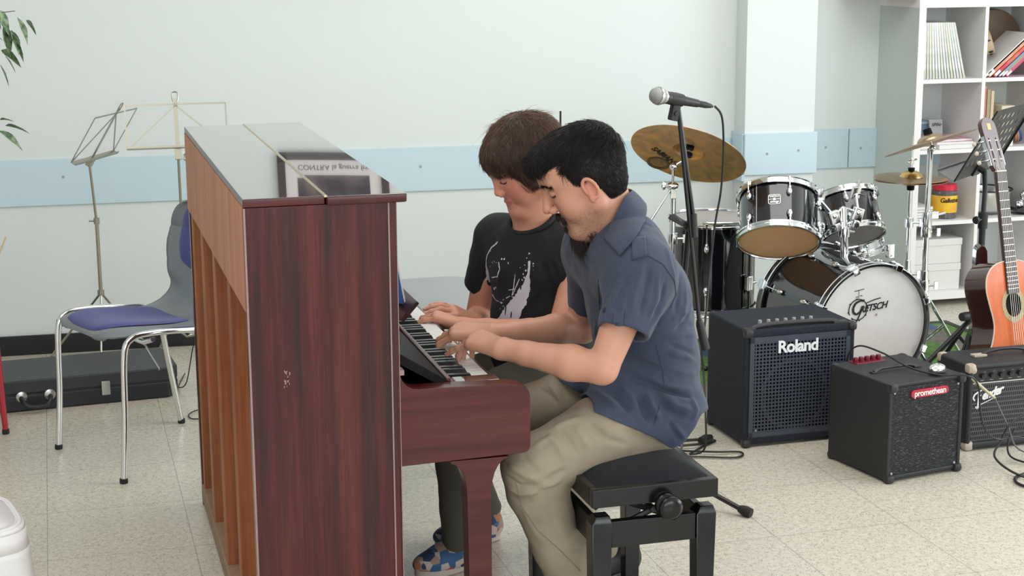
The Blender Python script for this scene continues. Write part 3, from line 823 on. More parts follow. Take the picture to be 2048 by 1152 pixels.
def folds_on(P, Q, items, k=1.0):
    "folds drawn as lines over a garment: each line is dropped onto its surface, then raised (amp>0) or sunk there"
    from mathutils.bvhtree import BVHTree
    bv = BVHTree.FromPolygons([tuple(p) for p in P], [tuple(int(i) for i in f) for f in Q]); N_ = vnormals(P, Q); d = np.zeros(len(P))
    for it in items:
        pts, w, amp = it[:-2], it[-2], it[-1]; path = []
        for a, b_ in zip(pts[:-1], pts[1:]):
            for j in range(6):
                t = j/6; r = (W(a[0]*(1-t)+b_[0]*t, a[1]*(1-t)+b_[1]*t, 3.0)-CAM).normalized(); h = bv.ray_cast(CAM, r)
                if h[0] is not None: path.append(np.array(h[0]))
        if len(path) < 2: continue
        lo = np.min(path, 0)-3*w; hi = np.max(path, 0)+3*w; m = np.where(((P > lo) & (P < hi)).all(1))[0]
        if not len(m): continue
        best = np.full(len(m), 1e9); tt = np.zeros(len(m)); n = len(path)-1
        for i in range(n):
            if np.linalg.norm(path[i+1]-path[i]) > 0.06: continue
            q, t = segdist(P[m], path[i], path[i+1]); u = q < best; best[u] = q[u]; tt[u] = ((i+t)/n)[u]
        taper = np.clip(np.sin(np.clip(tt, 0.03, 0.97)*PI)*1.5, 0, 1)
        d[m] += amp*k*np.exp(-(best/w)**2)*taper
    return P+N_*d[:, None]
# ------------------------------------------------------------------ the man (faces the keys, leaning over them)
man = thing('person', 'person in navy short-sleeved shirt and khaki trousers, leaning over the near end of the keys', 'person', (1.36, 3.58, 0.49))
mF = Vector((-0.95, 0.22, 0)).normalized(); pit = math.radians(27)
fF = Vector((mF.x*math.cos(pit), mF.y*math.cos(pit), -math.sin(pit))); fS = Vector((0, 0, 1)).cross(mF).normalized()
mh = W(1166, 350, 3.58)
MM = frame(mh, fF, fS); MS = 1.07
A_ = dict(lsh=Vector((1.262, 3.405, 0.935)), lel=W(1205, 738, 3.355), lwr=W(1003, 697, 3.52), rsh=Vector((1.262, 3.745, 0.935)), rel=W(1165, 655, 3.84), rwr=W(982, 668, 3.735))
hv = head_vol(MM, MS, (1.04, 3.44, 0.94), (1.37, 3.72, 1.28), 0.0019, [((1.225, 3.58, 1.07), (1.265, 3.58, 0.97), 0.056, 0.062), ((1.255, 3.58, 1.09), (1.29, 3.58, 1.0), 0.044, 0.055)])
P, Q = hv.mesh(); P = relax(P, Q, 2, 0.4); skin = (0.58, 0.298, 0.198)
parts = [(P, Q)]; cols = [head_col(P, MM, MS, skin, False)]
hairlo = P
# arms with hands
def arm(sh, el, wr, Mh, fingers, thumb, rs, lo, hi, s=1.0, h=0.0021):
    v = Vol(lo, hi, h)
    v.chain([(sh, rs[0]), (el, rs[1])], k=0.01)
    mid = el.lerp(wr, 0.30)
    v.chain([(el, rs[1]*0.98), (mid, rs[2]), (el.lerp(wr, 0.75), rs[3]*1.10), (wr, rs[3])], k=0.012)
    q = Mh.to_3x3() @ Vector((1, 0, 0))
    v.cap(wr, Mh.translation+q*0.01, rs[3]*0.98, 0.019*s, k=0.012)
    tips = hand(v, Mh, s, fingers, thumb)
    return v, tips
def hframe(wr, tip_mid, roll_side):
    x = (tip_mid-wr).normalized(); return frame(wr, x, roll_side)
# right hand: mirrored frame keeps y toward the thumb and z out of the back
def rframe(wr, k, ydir):
    x = (k-wr).normalized(); y = Vector(ydir); y = (y-x*y.dot(x)).normalized(); z = y.cross(x)
    M = Matrix((x, y, z)).transposed().to_4x4(); M.translation = wr; return M
# left hand (near): knuckles raised, fingertips on the keys; thumb toward the treble
lk = W(944, 677, 3.60); Ml = rframe(A_['lwr'], lk, (0.10, 1, 0.16))
thL = [((0.022, 0.020, -0.006), 0.0145), ((0.050, 0.040, -0.018), 0.0115), ((0.078, 0.048, -0.030), 0.0098), ((0.098, 0.048, -0.040), 0.0082)]
vl, tl = arm(A_['lsh'], A_['lel'], A_['lwr'], Ml, [(6, 36, 36, 18), (1, 38, 34, 16), (-4, 38, 30, 14), (-12, 25, 8, 4)], thL, (0.050, 0.035, 0.041, 0.0255), (0.76, 3.28, 0.63), (1.34, 3.72, 1.0))
rk = W(911, 661, 3.775); Mr = frame(A_['rwr'], rk-A_['rwr']+Vector((0, 0, -0.006)), Vector((0.10, -1, -0.15)))
Mr = frame(A_['rwr'], rk-A_['rwr'], Vector((0, -1, -0.30)))
vr, tr = arm(A_['rsh'], A_['rel'], A_['rwr'], Mr, [(8, 36, 42, 22), (2, 38, 40, 20), (-4, 38, 38, 20), (-10, 34, 34, 20)], [((0.022, 0.020, -0.006), 0.0145), ((0.052, 0.040, -0.016), 0.0115), ((0.082, 0.044, -0.030), 0.0095), ((0.104, 0.040, -0.044), 0.0080)], (0.046, 0.040, 0.039, 0.0245), (0.78, 3.62, 0.60), (1.36, 3.95, 1.0))
for v in (vl, vr):
    P, Q = v.mesh(); P = relax(P, Q, 2, 0.4); c = np.tile(np.array(skin), (len(P), 1)).astype(float)
    r_ = wav(P, 0, 0, 60, 0.5, 4)+0.5; c = c*(1-0.25*r_[:, None])+np.array((0.52, 0.25, 0.18))*0.25*r_[:, None]
    parts.append((P, Q)); cols.append(c)
# inner trunk so that the figure is whole under its clothes
v = Vol((1.12, 3.34, 0.46), (1.50, 3.82, 1.02), 0.008)
v.ell((1.32, 3.58, 0.575), (0.08, 0.13, 0.075), k=0.02); v.ell((1.34, 3.58, 0.74), (0.08, 0.13, 0.14), k=0.04); v.ell((1.31, 3.58, 0.89), (0.08, 0.14, 0.10), k=0.04)
P, Q = v.mesh(); parts.append((P, Q)); cols.append(np.tile(np.array(skin), (len(P), 1)))
P, Q = join(parts); body = np_obj('body', P, Q, MT['skin_man'], man, np.concatenate(cols))
for tips, M_ in ((tl, Ml), (tr, Mr)): nails(tips, M_, man, MT['nail'])

# shirt
k = 0.05
v = Vol((1.00, 3.26, 0.42), (1.58, 3.92, 1.10), 0.0034)
v.ell((1.350, 3.58, 0.575), (0.130, 0.180, 0.11), k=k)
v.ell((1.350, 3.58, 0.70), (0.120, 0.175, 0.14), k=k)
v.ell((1.325, 3.58, 0.84), (0.122, 0.178, 0.14), k=k)
v.cap((1.275, 3.47, 0.955), (1.275, 3.69, 0.955), 0.084, k=k); v.cap((1.285, 3.54, 0.985), (1.285, 3.62, 0.985), 0.070, k=0.05)
v.cap((1.262, 3.43, 0.93), (1.262, 3.73, 0.93), 0.075, k=0.04)
cl = W(1246, 664, 3.355); lax = (cl-A_['lsh']).normalized()
v.cap(A_['lsh']+Vector((0.015, 0.02, -0.005)), cl+lax*0.02, 0.080, 0.058, k=0.028)
cr_ = W(1180, 607, 3.82); rax = (cr_-A_['rsh']).normalized()
v.cap(A_['rsh']+Vector((0.01, 0, 0)), cr_+rax*0.02, 0.075, 0.056, k=0.028)
# flared tails over the hips
v.cap((1.25, 3.50, 0.62), (1.150, 3.455, 0.558), 0.075, 0.026, k=0.06)
v.cap((1.25, 3.64, 0.62), (1.19, 3.66, 0.61), 0.07, 0.036, k=0.05)
v.cap((1.38, 3.46, 0.58), (1.385, 3.45, 0.50), 0.072, 0.056, k=0.04)
v.cap((1.39, 3.60, 0.58), (1.395, 3.60, 0.51), 0.080, 0.062, k=0.04)
# cloth lying over the tops of the thighs
v.cap((1.35, 3.485, 0.566), (1.14, 3.447, 0.556), 0.098, 0.088, k=0.03); v.cap((1.35, 3.675, 0.566), (1.16, 3.72, 0.55), 0.096, 0.086, k=0.03)
# openings
v.half(cl, lax, 0.002, (cl+lax*0.055, 0.085)); v.cap(cl-lax*0.035, cl+lax*0.05, 0.049, 0.053, k=0.002, mode='cut')
v.half(cr_, rax, 0.002, (cr_+rax*0.05, 0.08)); v.cap(cr_-rax*0.03, cr_+rax*0.05, 0.047, 0.05, k=0.002, mode='cut')
v.cap((1.19, 3.58, 1.12), (1.250, 3.58, 1.00), 0.060, 0.056, k=0.006, mode='cut')
v.cap((1.16, 3.58, 1.06), (1.235, 3.58, 0.955), 0.050, 0.034, k=0.006, mode='cut')
P, Q = v.mesh(); P = relax(P, Q, 3, 0.5)
# hem: curved cut, lower at the back corner
x = P[:, 0]; y = P[:, 1]; z = P[:, 2]
near = y < 3.62
def cut_hem(P, Q, fn):
    keep = fn(P) ; m = keep[Q].all(1); Q = Q[m]; u = np.unique(Q); mp = np.full(len(P), -1); mp[u] = np.arange(len(u)); P, Q = P[u].copy(), mp[Q]
    # even out the cut edge so that the hem runs smoothly
    E = np.concatenate([np.stack([Q[:, i], Q[:, (i+1) % 4]], 1) for i in range(4)]); Es = np.sort(E, 1)
    key = Es[:, 0].astype(np.int64)*len(P)+Es[:, 1]; uq, ix, ct = np.unique(key, return_index=True, return_counts=True); B = Es[ix[ct == 1]]
    for _ in range(14):
        S = np.zeros_like(P); c = np.zeros(len(P))
        for a, b_ in ((0, 1), (1, 0)): np.add.at(S, B[:, a], P[B[:, b_]]); np.add.at(c, B[:, a], 1)
        m = c > 0; P[m] += (S[m]/c[m][:, None]-P[m])*0.5
    return P, Q
HP = [W(*p, 3.40) for p in ((1118, 824), (1165, 812), (1240, 844), (1300, 871), (1340, 897), (1364, 884), (1402, 828))]
def hemz(P): return np.interp(P[:, 0], [p.x for p in HP], [p.z for p in HP])+np.sin(P[:, 1]*40)*0.002
P, Q = cut_hem(P, Q, lambda P: (P[:, 2] > hemz(P)) & ((P[:, 0] > 1.128+0.35*np.clip(P[:, 2]-0.56, 0, 0.08)) | (P[:, 2] > 0.70)))
def w3(a, b_, y=3.40): return tuple(W(*a, y)), tuple(W(*b_, y))
IT = [
 # sleeve
 ((1288, 522), (1275, 570), (1258, 640), .007, .0050), ((1300, 530), (1290, 590), (1275, 650), .006, -.0050), ((1262, 545), (1240, 590), (1222, 630), .007, -.0045), ((1275, 540), (1250, 600), (1238, 640), .006, .0035),
 ((1318, 545), (1312, 600), (1292, 655), .006, .0045), ((1330, 560), (1325, 600), (1300, 650), .006, -.0055), ((1250, 560), (1228, 600), (1212, 640), .007, .004), ((1340, 590), (1310, 640), (1290, 668), .006, .004),
 ((1345, 610), (1320, 640), (1300, 668), .005, -.004), ((1235, 545), (1215, 590), (1205, 620), .006, -.004),
 # upper back and shoulder
 ((1282, 425), (1320, 445), (1345, 470), .008, .003), ((1285, 445), (1310, 455), .006, -.003), ((1330, 480), (1345, 540), (1352, 570), .007, .003), ((1362, 540), (1358, 590), (1348, 640), .007, -.0045), ((1372, 560), (1370, 610), (1355, 660), .007, .0045),
 ((1385, 600), (1372, 640), (1350, 665), .006, -.004), ((1340, 640), (1370, 625), (1392, 620), .006, .004), ((1345, 660), (1375, 650), (1395, 652), .006, -.005), ((1338, 675), (1370, 668), (1398, 672), .006, .004),
 ((1335, 690), (1370, 700), (1400, 712), .006, -.006), ((1332, 704), (1370, 714), (1400, 726), .006, .005), ((1335, 735), (1370, 745), (1400, 750), .008, .003),
 # flank
 ((1262, 720), (1300, 730), (1328, 742), .006, -.005), ((1250, 735), (1290, 750), (1325, 758), .007, .004), ((1245, 752), (1290, 766), (1330, 775), .006, -.005), ((1300, 770), (1345, 786), (1398, 800), .007, -.010), ((1290, 760), (1340, 772), (1400, 782), .008, .006),
 ((1310, 790), (1350, 800), (1395, 798), .007, .007), ((1205, 660), (1225, 700), (1240, 750), .007, -.005), ((1190, 640), (1195, 690), (1185, 740), .007, .005),
 # tails
 ((1290, 785), (1305, 815), (1322, 848), .009, .010), ((1278, 790), (1288, 820), (1298, 850), .008, -.008), ((1320, 800), (1345, 825), (1385, 838), .007, -.009), ((1325, 795), (1355, 812), (1395, 822), .007, .007), ((1350, 850), (1365, 870), (1375, 885), .006, .005),
 ((1335, 840), (1350, 865), (1362, 885), .006, -.005), ((1215, 775), (1240, 800), (1262, 832), .009, -.007), ((1180, 775), (1215, 800), (1245, 830), .009, .006), ((1160, 780), (1175, 800), (1185, 815), .007, -.005), ((1240, 770), (1262, 795), (1280, 830), .008, .006),
 ((1380, 790), (1392, 820), (1385, 850), .007, .005)]
P = folds_on(P, Q, IT, 1.15); N_ = vnormals(P, Q)
P = P+N_*(wav(P, 0, 0, 70, 0.0022, 1)+wav(P, 0, 0, 160, 0.0009, 2))[:, None]
shirt = np_obj('shirt', P, Q, MT['shirt_navy'], man)
sm = shirt.modifiers.new('solid', 'SOLIDIFY'); sm.thickness = 0.0022; sm.offset = -1
from mathutils.bvhtree import BVHTree
def bvh_of(P, Q): return BVHTree.FromPolygons([tuple(p) for p in P], [tuple(int(i) for i in f) for f in Q])
sb = bvh_of(P, Q)
def on_shirt(px, py, bv=None):
    d = (W(px, py, 3.0)-CAM).normalized(); h = (bv or sb).ray_cast(CAM, d); return h[0], h[1]
# collar: stand plus folded leaf, nape to points, mirrored about the spine
q = MB()
Fl = [W(1262, 379, 3.58), W(1250, 392, 3.528), W(1230, 428, 3.505), W(1206, 474, 3.52)]
Ol = [W(1287, 404, 3.58), W(1291, 434, 3.495), W(1272, 476, 3.462), W(1241, 514, 3.470)]
Sl = [W(1268, 412, 3.58), W(1254, 425, 3.535), W(1236, 460, 3.515), W(1212, 500, 3.53)]
def rowpt(ctrl, a):
    sg = 1 if a >= 0 else -1; t = abs(a)*3
    pts = [ctrl[0], ctrl[1], ctrl[2], ctrl[3]]; i = min(int(t), 2); f = t-i
    p0 = pts[i-1] if i else Vector((pts[1].x, 7.16-pts[1].y, pts[1].z)); p3 = pts[i+2] if i < 2 else pts[3]+(pts[3]-pts[2])
    b_, c = pts[i], pts[i+1]
    p = 0.5*((2*b_)+(c-p0)*f+(2*p0-5*b_+4*c-p3)*f*f+(3*b_-p0-3*c+p3)*f**3)
    return Vector((p.x, p.y if sg > 0 else 7.16-p.y, p.z))
def collar(u, v_):
    a = 1-2*u; S_, F_, O_ = rowpt(Sl, a), rowpt(Fl, a), rowpt(Ol, a)
    if v_ < 0.35: t = v_/0.35; return S_.lerp(F_, t)
    t = (v_-0.35)/0.65; sg = 1 if a >= 0 else -1
    m_ = F_.lerp(O_, 0.5)+(F_-S_).normalized()*0.006+(O_-F_).cross(Vector((0, 0, 1))).normalized()*0
    p = F_*(1-t)**2+m_*2*t*(1-t)+O_*t*t
    pn_ = Vector((p.x, p.y if sg > 0 else 7.16-p.y, p.z)); d = (pn_-CAM)
    h = sb.ray_cast(CAM, d.normalized())
    if h[0] is not None and (h[0]-CAM).length < d.length+0.006 and t > 0.15: pn_ = h[0]+h[1]*0.006
    return Vector((pn_.x, pn_.y if sg > 0 else 7.16-pn_.y, pn_.z))
q.grid(collar, 61, 14); co = q.build('collar', MT['shirt_navy'], man, solid=0.003)
# sleeve tab, shoulder strap, buttons, hem seams
def button(p, n, r=0.0058):
    q = MB(); q.lathe([(0.0001, 0.0022), (r*0.6, 0.0020), (r*0.75, 0.0028), (r, 0.0022), (r, 0.0)], p, n, 16); q.build('button', MT['shirt_navy_dark'], man)
for px, py in ((1273, 467), (1239, 632), (1203, 612), (1209, 620)):
    p, n = on_shirt(px, py)
    if p: button(p, n)
def patch(name, px_poly, th, mt=None, nu=10, nv=10, parent=None, bv=None):
    "cloth flap lying on the shirt inside a quadrilateral"
    a, b_, c, d = [Vector((*x, 0)) for x in px_poly]
    g = [[None]*nv for _ in range(nu)]
    q = MB(); vs = []; 
    for i in range(nu):
        for j in range(nv):
            u, w = i/(nu-1), j/(nv-1); pp = a*(1-u)*(1-w)+b_*u*(1-w)+c*u*w+d*(1-u)*w
            h = on_shirt(pp.x, pp.y, bv)
            if h[0] is None: return None
            vs.append(h[0]+h[1]*th)
    fs = [(i*nv+j, (i+1)*nv+j, (i+1)*nv+j+1, i*nv+j+1) for i in range(nu-1) for j in range(nv-1)]
    q.add(vs, fs); return q.build(name, mt or MT['shirt_navy'], parent or man, solid=0.003)
patch('shoulder_strap', [(1264, 478), (1290, 474), (1294, 512), (1265, 520)], 0.003)
patch('sleeve_tab', [(1229, 626), (1248, 620), (1245, 664), (1225, 660)], 0.003)
def seam(name, pts, r=0.0012, mt=None, bv=None, parent=None, lift=0.0006):
    out = []
    for i in range(len(pts)-1):
        for j in range(6):
            t = j/6; px = pts[i][0]*(1-t)+pts[i+1][0]*t; py = pts[i][1]*(1-t)+pts[i+1][1]*t
            h = on_shirt(px, py, bv)
            if h[0] is not None and (not out or (h[0]-out[-1]).length < 0.05): out.append(h[0]+h[1]*lift)
    if len(out) > 2: MB().tube(out, r, 6).build(name, mt or MT['shirt_navy_dark'], parent or man)
seam('seam', [(1262, 522), (1290, 508), (1325, 528), (1348, 560), (1352, 590), (1338, 620)])
seam('seam', [(1207, 655), (1245, 668), (1282, 682)], 0.0009)
seam('seam', [(1312, 690), (1325, 740), (1330, 780)], 0.0009); seam('seam', [(1318, 815), (1306, 860)], 0.0009)
seam('seam', [(1197, 560), (1200, 620), (1190, 690), (1165, 770)], 0.0012)
# trousers
def trousers(lo, hi, h, legs, hips, mt, parent, fold, k=0.04, seed=5, wv=0.0028):
    v = Vol(lo, hi, h)
    for c, r in hips: v.ell(c, r, k=k)
    for L_ in legs: v.chain(L_, k=0.016)
    P, Q = v.mesh(); P = relax(P, Q, 3, 0.5); N_ = vnormals(P, Q)
    P = folds_on(P, Q, fold); N_ = vnormals(P, Q); P = P+N_*(wav(P, 0, 0, 60, wv, seed)+wav(P, 0, 0, 140, 0.0008, seed+1))[:, None]
    return P, Q
k1 = (1.022, 3.435, 0.488); a1 = Vector((1.165, 3.46, 0.085)); 
mid1 = Vector(k1).lerp(a1, 0.5)
TF = [((1012, 925), (1050, 950), (1085, 962), .008, .007), ((1005, 948), (1040, 972), (1085, 972), .007, -.007), ((1000, 968), (1040, 988), (1085, 982), .007, .006), ((1002, 985), (1040, 1002), (1075, 1000), .007, -.005), ((1040, 905), (1062, 930), (1085, 950), .008, -.005),
 ((1095, 865), (1118, 895), (1135, 930), .009, .006), ((1120, 855), (1140, 885), (1160, 915), .008, -.005), ((1145, 845), (1165, 875), (1182, 905), .009, .005), ((1175, 840), (1195, 865), (1215, 895), .009, -.004), ((1180, 850), (1220, 880), (1265, 892), .008, -.004), ((1100, 860), (1135, 845), (1170, 832), .008, .005),
 ((1085, 965), (1110, 950), (1140, 935), .007, -.006), ((1080, 975), (1105, 968), (1130, 955), .006, .005), ((1230, 845), (1265, 858), (1300, 872), .008, .005), ((1045, 1010), (1060, 1050), (1085, 1090), .010, .003), ((1065, 895), (1090, 880), (1112, 870), .008, .004), ((1090, 1000), (1110, 1060), (1140, 1110), .010, -.003),
 ((1075, 775), (1100, 790), (1120, 815), .006, -.005), ((1095, 765), (1110, 785), (1125, 810), .006, .005), ((1120, 765), (1128, 785), (1135, 800), .006, -.004)]
P, Q = trousers((0.90, 3.30, 0.03), (1.54, 3.90, 0.70), 0.0036,
    [[((1.34, 3.49, 0.560), 0.078), ((1.18, 3.45, 0.556), 0.079), (k1, 0.077), ((1.030, 3.44, 0.43), 0.070), (tuple(mid1+Vector((-0.012, 0, 0))), 0.059), (tuple(a1), 0.055)],
     [((1.34, 3.67, 0.560), 0.078), ((1.18, 3.72, 0.548), 0.078), ((1.07, 3.76, 0.515), 0.072), ((1.13, 3.80, 0.36), 0.058), ((1.345, 3.895, 0.085), 0.048)]],
    [((1.335, 3.58, 0.562), (0.090, 0.155, 0.076))], MT['khaki'], man, TF)
P, Q = cut_hem(P, Q, lambda P: (P[:, 2] > 0.055))
P[:, 2] = np.where((P[:, 0] > 1.10) & (P[:, 2] < 0.492) & (P[:, 2] > 0.44) & (P[:, 1] < 3.85) & (P[:, 0] > 1.16), 0.492, P[:, 2])
tro = np_obj('trousers', P, Q, MT['khaki'], man)
tb = bvh_of(P, Q); mat('khaki_seam', (0.22, 0.175, 0.12), 0.9)
seam('trouser_seam', [(1032, 965), (1042, 1010), (1075, 1060), (1120, 1100), (1170, 1150)], 0.0010, MT['khaki_seam'], tb)
# shoes
mat('shoe_black', (0.008, 0.008, 0.009), 0.6, bump=(200, 0.2)); mat('sole_black', (0.02, 0.02, 0.022), 0.5)
def shoe(parent, heel, toe, mt_u, mt_s, s=1.0, name='shoe', tilt=0.0):
    h = Vector(heel); d = (Vector(toe)-h); L_ = d.length; M = frame(h, d, Vector((0, 0, 1)).cross(d)); 
    z0 = 0.0
    v = Vol((h.x-0.34, h.y-0.34, -0.01), (h.x+0.34, h.y+0.34, 0.2), 0.004); v.M = M
    v.ell((0.045*s, 0, 0.045), (0.05*s, 0.037*s, 0.042), k=0.02); v.ell((L_-0.075*s, 0, 0.034), (0.082*s, 0.046*s, 0.034), k=0.04); v.cap((0.05*s, 0, 0.05), (L_*0.55, 0, 0.05), 0.036*s, 0.034*s, k=0.03)
    v.cap((0.05*s, 0, 0.06), (0.045*s, 0, 0.105), 0.040*s, 0.040*s, k=0.02)
    v.half((0, 0, 0.018), (0, 0, -1), 0.0); v.M = None
    P, Q = v.mesh(); P = relax(P, Q, 2); up = np_obj('shoe_upper', P, Q, mt_u, parent)
    q = MB(); q.M = M
    poly = []
    for i in range(28):
        a = 2*PI*i/28; cx = math.cos(a); sy = math.sin(a); w_ = (0.040+0.010*cx)*s
        poly.append((L_/2+cx*L_/2, sy*w_*(1 if cx > -0.2 else 0.98), 0.001))
    q.prism(poly, (0, 0, 0.024)); q.build('shoe_sole', mt_s, parent, bevel=0.003, angle=50)
    return M
shoe(man, (1.205, 3.47, 0), (0.935, 3.43, 0), MT['shoe_black'], MT['sole_black'])
shoe(man, (1.455, 3.915, 0), (1.20, 3.83, 0), MT['shoe_black'], MT['sole_black'])

# hair and beard
def local(P, Mx, s): inv = np.array(Mx.inverted()); return (P @ inv[:3, :3].T+inv[:3, 3])/s
def hair_cap(Mx, s, lo, hi, prims, face_cut, h=0.003):
    v = Vol(lo, hi, h); v.M = Mx
    for c, r in prims: v.ell(tuple(x*s for x in c), tuple(x*s for x in r), k=0.018)
    for c, r in face_cut: v.ell(tuple(x*s for x in c), tuple(x*s for x in r), k=0.006, mode='cut')
    v.M = None; P, Q = v.mesh(); P = relax(P, Q, 2); return P, Q
P, Q = hair_cap(MM, MS, (1.02, 3.44, 0.98), (1.40, 3.72, 1.32),
    [((-0.014, 0, 0.028), (0.094, 0.081, 0.082)), ((0.030, 0, 0.068), (0.064, 0.062, 0.040)), ((-0.034, 0, -0.004), (0.064, 0.075, 0.085)), ((0.066, 0, 0.072), (0.030, 0.053, 0.021)), ((-0.005, 0.068, 0.018), (0.034, 0.012, 0.045)), ((-0.005, -0.068, 0.018), (0.034, 0.012, 0.045))],
    [((0.100, 0, -0.010), (0.074, 0.09, 0.070)), ((0.052, 0.10, -0.055), (0.048, 0.06, 0.072)), ((0.052, -0.10, -0.055), (0.048, 0.06, 0.072)), ((0.000, 0.105, -0.045), (0.023, 0.045, 0.047)), ((0.000, -0.105, -0.045), (0.023, 0.045, 0.047)), ((-0.01, 0, -0.162), (0.2, 0.2, 0.092))])
N_ = vnormals(P, Q); L_ = local(P, MM, MS)
sides = np.clip((0.035-L_[:, 2])/0.05, 0, 1)
P = P-N_*(sides*0.0045)[:, None]; P = P+N_*(wav(P, 0, 0, 300, 0.0016, 9))[:, None]
shell = (P, Q); hp = []
rng = np.random.default_rng(5)
ax = np.array(MM.to_3x3())
NL = N_ @ ax
okk = np.where(~((NL[:, 2] < -0.45) & (L_[:, 2] < 0.06) & (L_[:, 0] > 0.02)))[0]
sel = rng.choice(okk, 16000); Lr = L_[sel]
top = Lr[:, 2] > 0.040
fd = np.where(top[:, None], np.stack([0.9+0*Lr[:, 0], 0.25*np.sign(Lr[:, 1]+1e-6)+Lr[:, 1]*4, -0.25+0*Lr[:, 0]], 1), np.stack([-0.15+0*Lr[:, 0], 0*Lr[:, 0], -1+0*Lr[:, 0]], 1))
dw = fd @ ax.T
hp.append(strands('', P[sel][top], dw[top], N_[sel][top], 0.034, 0.0007, None, None, jit=0.12, lift=0.004, R=0.075, seed=2, curl=0.15, base=HB, wave=0.28, vr=(0.5, 1.9)))
hp.append(strands('', P[sel][~top], dw[~top], N_[sel][~top], 0.010, 0.0005, None, None, jit=0.25, lift=0.0012, R=0.09, seed=3, seg=3, base=HB, wave=0.15, vr=(0.5, 2.2)))
fr_ = np.argwhere((L_[:, 0] > 0.050) & (L_[:, 2] > 0.050) & (NL[:, 2] > -0.3)).ravel(); sel = rng.choice(fr_, 1100)
hp.append(strands('', P[sel], np.tile(np.array([1.0, 0.1, -0.45]), (len(sel), 1)) @ ax.T, N_[sel], 0.030, 0.0007, None, None, jit=0.16, lift=0.005, R=0.05, seed=4, curl=0.3, base=HB, wave=0.3, vr=(0.6, 2.4)))
hair_obj('hair', shell, hp, MT['hair_black'], man, HB)
# beard: moustache, soul patch and long goatee of strands
def tuft(spec, seed, mt, name, parent, Mx, s, tb_=(0.022, 0.016, 0.014)):
    rng = np.random.default_rng(seed); R_, D_, N2, out = [], [], [], []
    Mr3 = np.array(Mx.to_3x3()); o = np.array(Mx.translation)
    for (c, r, n, d, ln, rad, jit) in spec:
        u = rng.normal(size=(n, 3)); u /= np.linalg.norm(u, axis=1)[:, None]; u *= rng.random(n)[:, None]**0.4
        p = np.array(c)+u*np.array(r); p = (p*s) @ Mr3.T+o
        dd = np.tile(np.array(d, float), (n, 1)) @ Mr3.T; nn = np.tile(np.array((1., 0, 0)), (n, 1))+rng.normal(0, 0.3, (n, 3)); nn = nn @ Mr3.T
        nn -= dd*(nn*dd).sum(1)[:, None]/((dd*dd).sum(1)[:, None]); nn /= np.linalg.norm(nn, axis=1)[:, None]
        out.append(strands('', p, dd, nn, ln, rad, None, None, jit=jit, lift=0.0015, R=0.06, seed=seed, curl=0.5, grav=4, base=tb_))
    return hair_obj(name, None, out, mt, parent, None)
mat('beard', (0.030, 0.022, 0.018), 0.5, vcol=True)
tuft([((0.089, 0.008, -0.0545), (0.005, 0.014, 0.003), 420, (0.10, 0.5, -0.7), 0.009, 0.00045, 0.3), ((0.083, 0.021, -0.064), (0.006, 0.006, 0.006), 260, (0.0, 0.2, -1), 0.012, 0.00045, 0.25),
      ((0.089, -0.008, -0.0545), (0.005, 0.014, 0.003), 420, (0.10, -0.5, -0.7), 0.009, 0.00045, 0.3), ((0.083, -0.021, -0.064), (0.006, 0.006, 0.006), 200, (0.0, -0.2, -1), 0.012, 0.00045, 0.25),
      ((0.082, 0, -0.086), (0.006, 0.008, 0.006), 260, (0.5, 0, -1), 0.012, 0.00045, 0.3),
      ((0.070, 0, -0.112), (0.018, 0.022, 0.014), 1500, (0.35, 0, -1), 0.042, 0.00055, 0.35), ((0.058, 0, -0.120), (0.022, 0.024, 0.012), 1300, (0.10, 0, -1), 0.050, 0.00055, 0.30),
      ((0.035, 0.025, -0.112), (0.022, 0.014, 0.012), 700, (0.0, 0, -1), 0.020, 0.0005, 0.3), ((0.035, -0.025, -0.112), (0.022, 0.014, 0.012), 500, (0.0, 0, -1), 0.020, 0.0005, 0.3)], 11, MT['beard'], 'beard', man, MM, MS)
def brow(parent, Mx, s_, mt, n, th, col):
    for sg in (1, -1):
        sp = []
        for i in range(5):
            t = i/4; sp.append(((0.0915-0.016*t**1.5, sg*(0.013+0.036*t), 0.0215+0.004*math.sin(t*PI)-0.004*t), (0.004, 0.0055, th*(1-0.4*t)), n, (-0.25-0.3*t, sg*1, 0.15-0.5*t), 0.007, 0.00042, 0.18))
        tuft(sp, 12+sg, mt, 'eyebrow', parent, Mx, s_, col)
brow(man, MM, MS, MT['hair_black'], 150, 0.0028, (0.015, 0.011, 0.010))
# ------------------------------------------------------------------ the boy
boy = thing('person', 'person in a black T-shirt with white splatter print, playing beyond the one in navy', 'person', (1.25, 4.17, 0.48))
bF = Vector((-0.985, -0.08, 0)).normalized(); pit = math.radians(26)
gF = Vector((bF.x*math.cos(pit), bF.y*math.cos(pit), -math.sin(pit))); gS = Vector((0, 0, 1)).cross(bF).normalized()
bh = W(1047, 330, 4.14)
BM = frame(bh, gF, gS); BS = 0.99
hv = head_vol(BM, BS, (1.03, 3.99, 0.88), (1.40, 4.30, 1.25), 0.0020, [((1.215, 4.16, 1.03), (1.245, 4.17, 0.93), 0.050, 0.052), ((1.245, 4.17, 0.94), (1.25, 4.17, 0.87), 0.055, 0.085), ((1.235, 4.16, 1.04), (1.26, 4.17, 0.93), 0.048, 0.052)], True)
P, Q = hv.mesh(); P = relax(P, Q, 2, 0.4); bskin = (0.67, 0.325, 0.215)
parts = [(P, Q)]; cols = [head_col(P, BM, BS, bskin, True)]
B_ = dict(rsh=Vector((1.175, 4.315, 0.875)), rel=W(958, 645, 4.42), rwr=W(950, 645, 4.22), lsh=Vector((1.345, 4.06, 0.865)), lel=W(1120, 668, 3.98), lwr=W(926, 652, 4.02))
lk = W(879, 635, 4.06); Mbl = rframe(B_['lwr'], lk, (0.05, 1, 0.0))
HS = 0.90
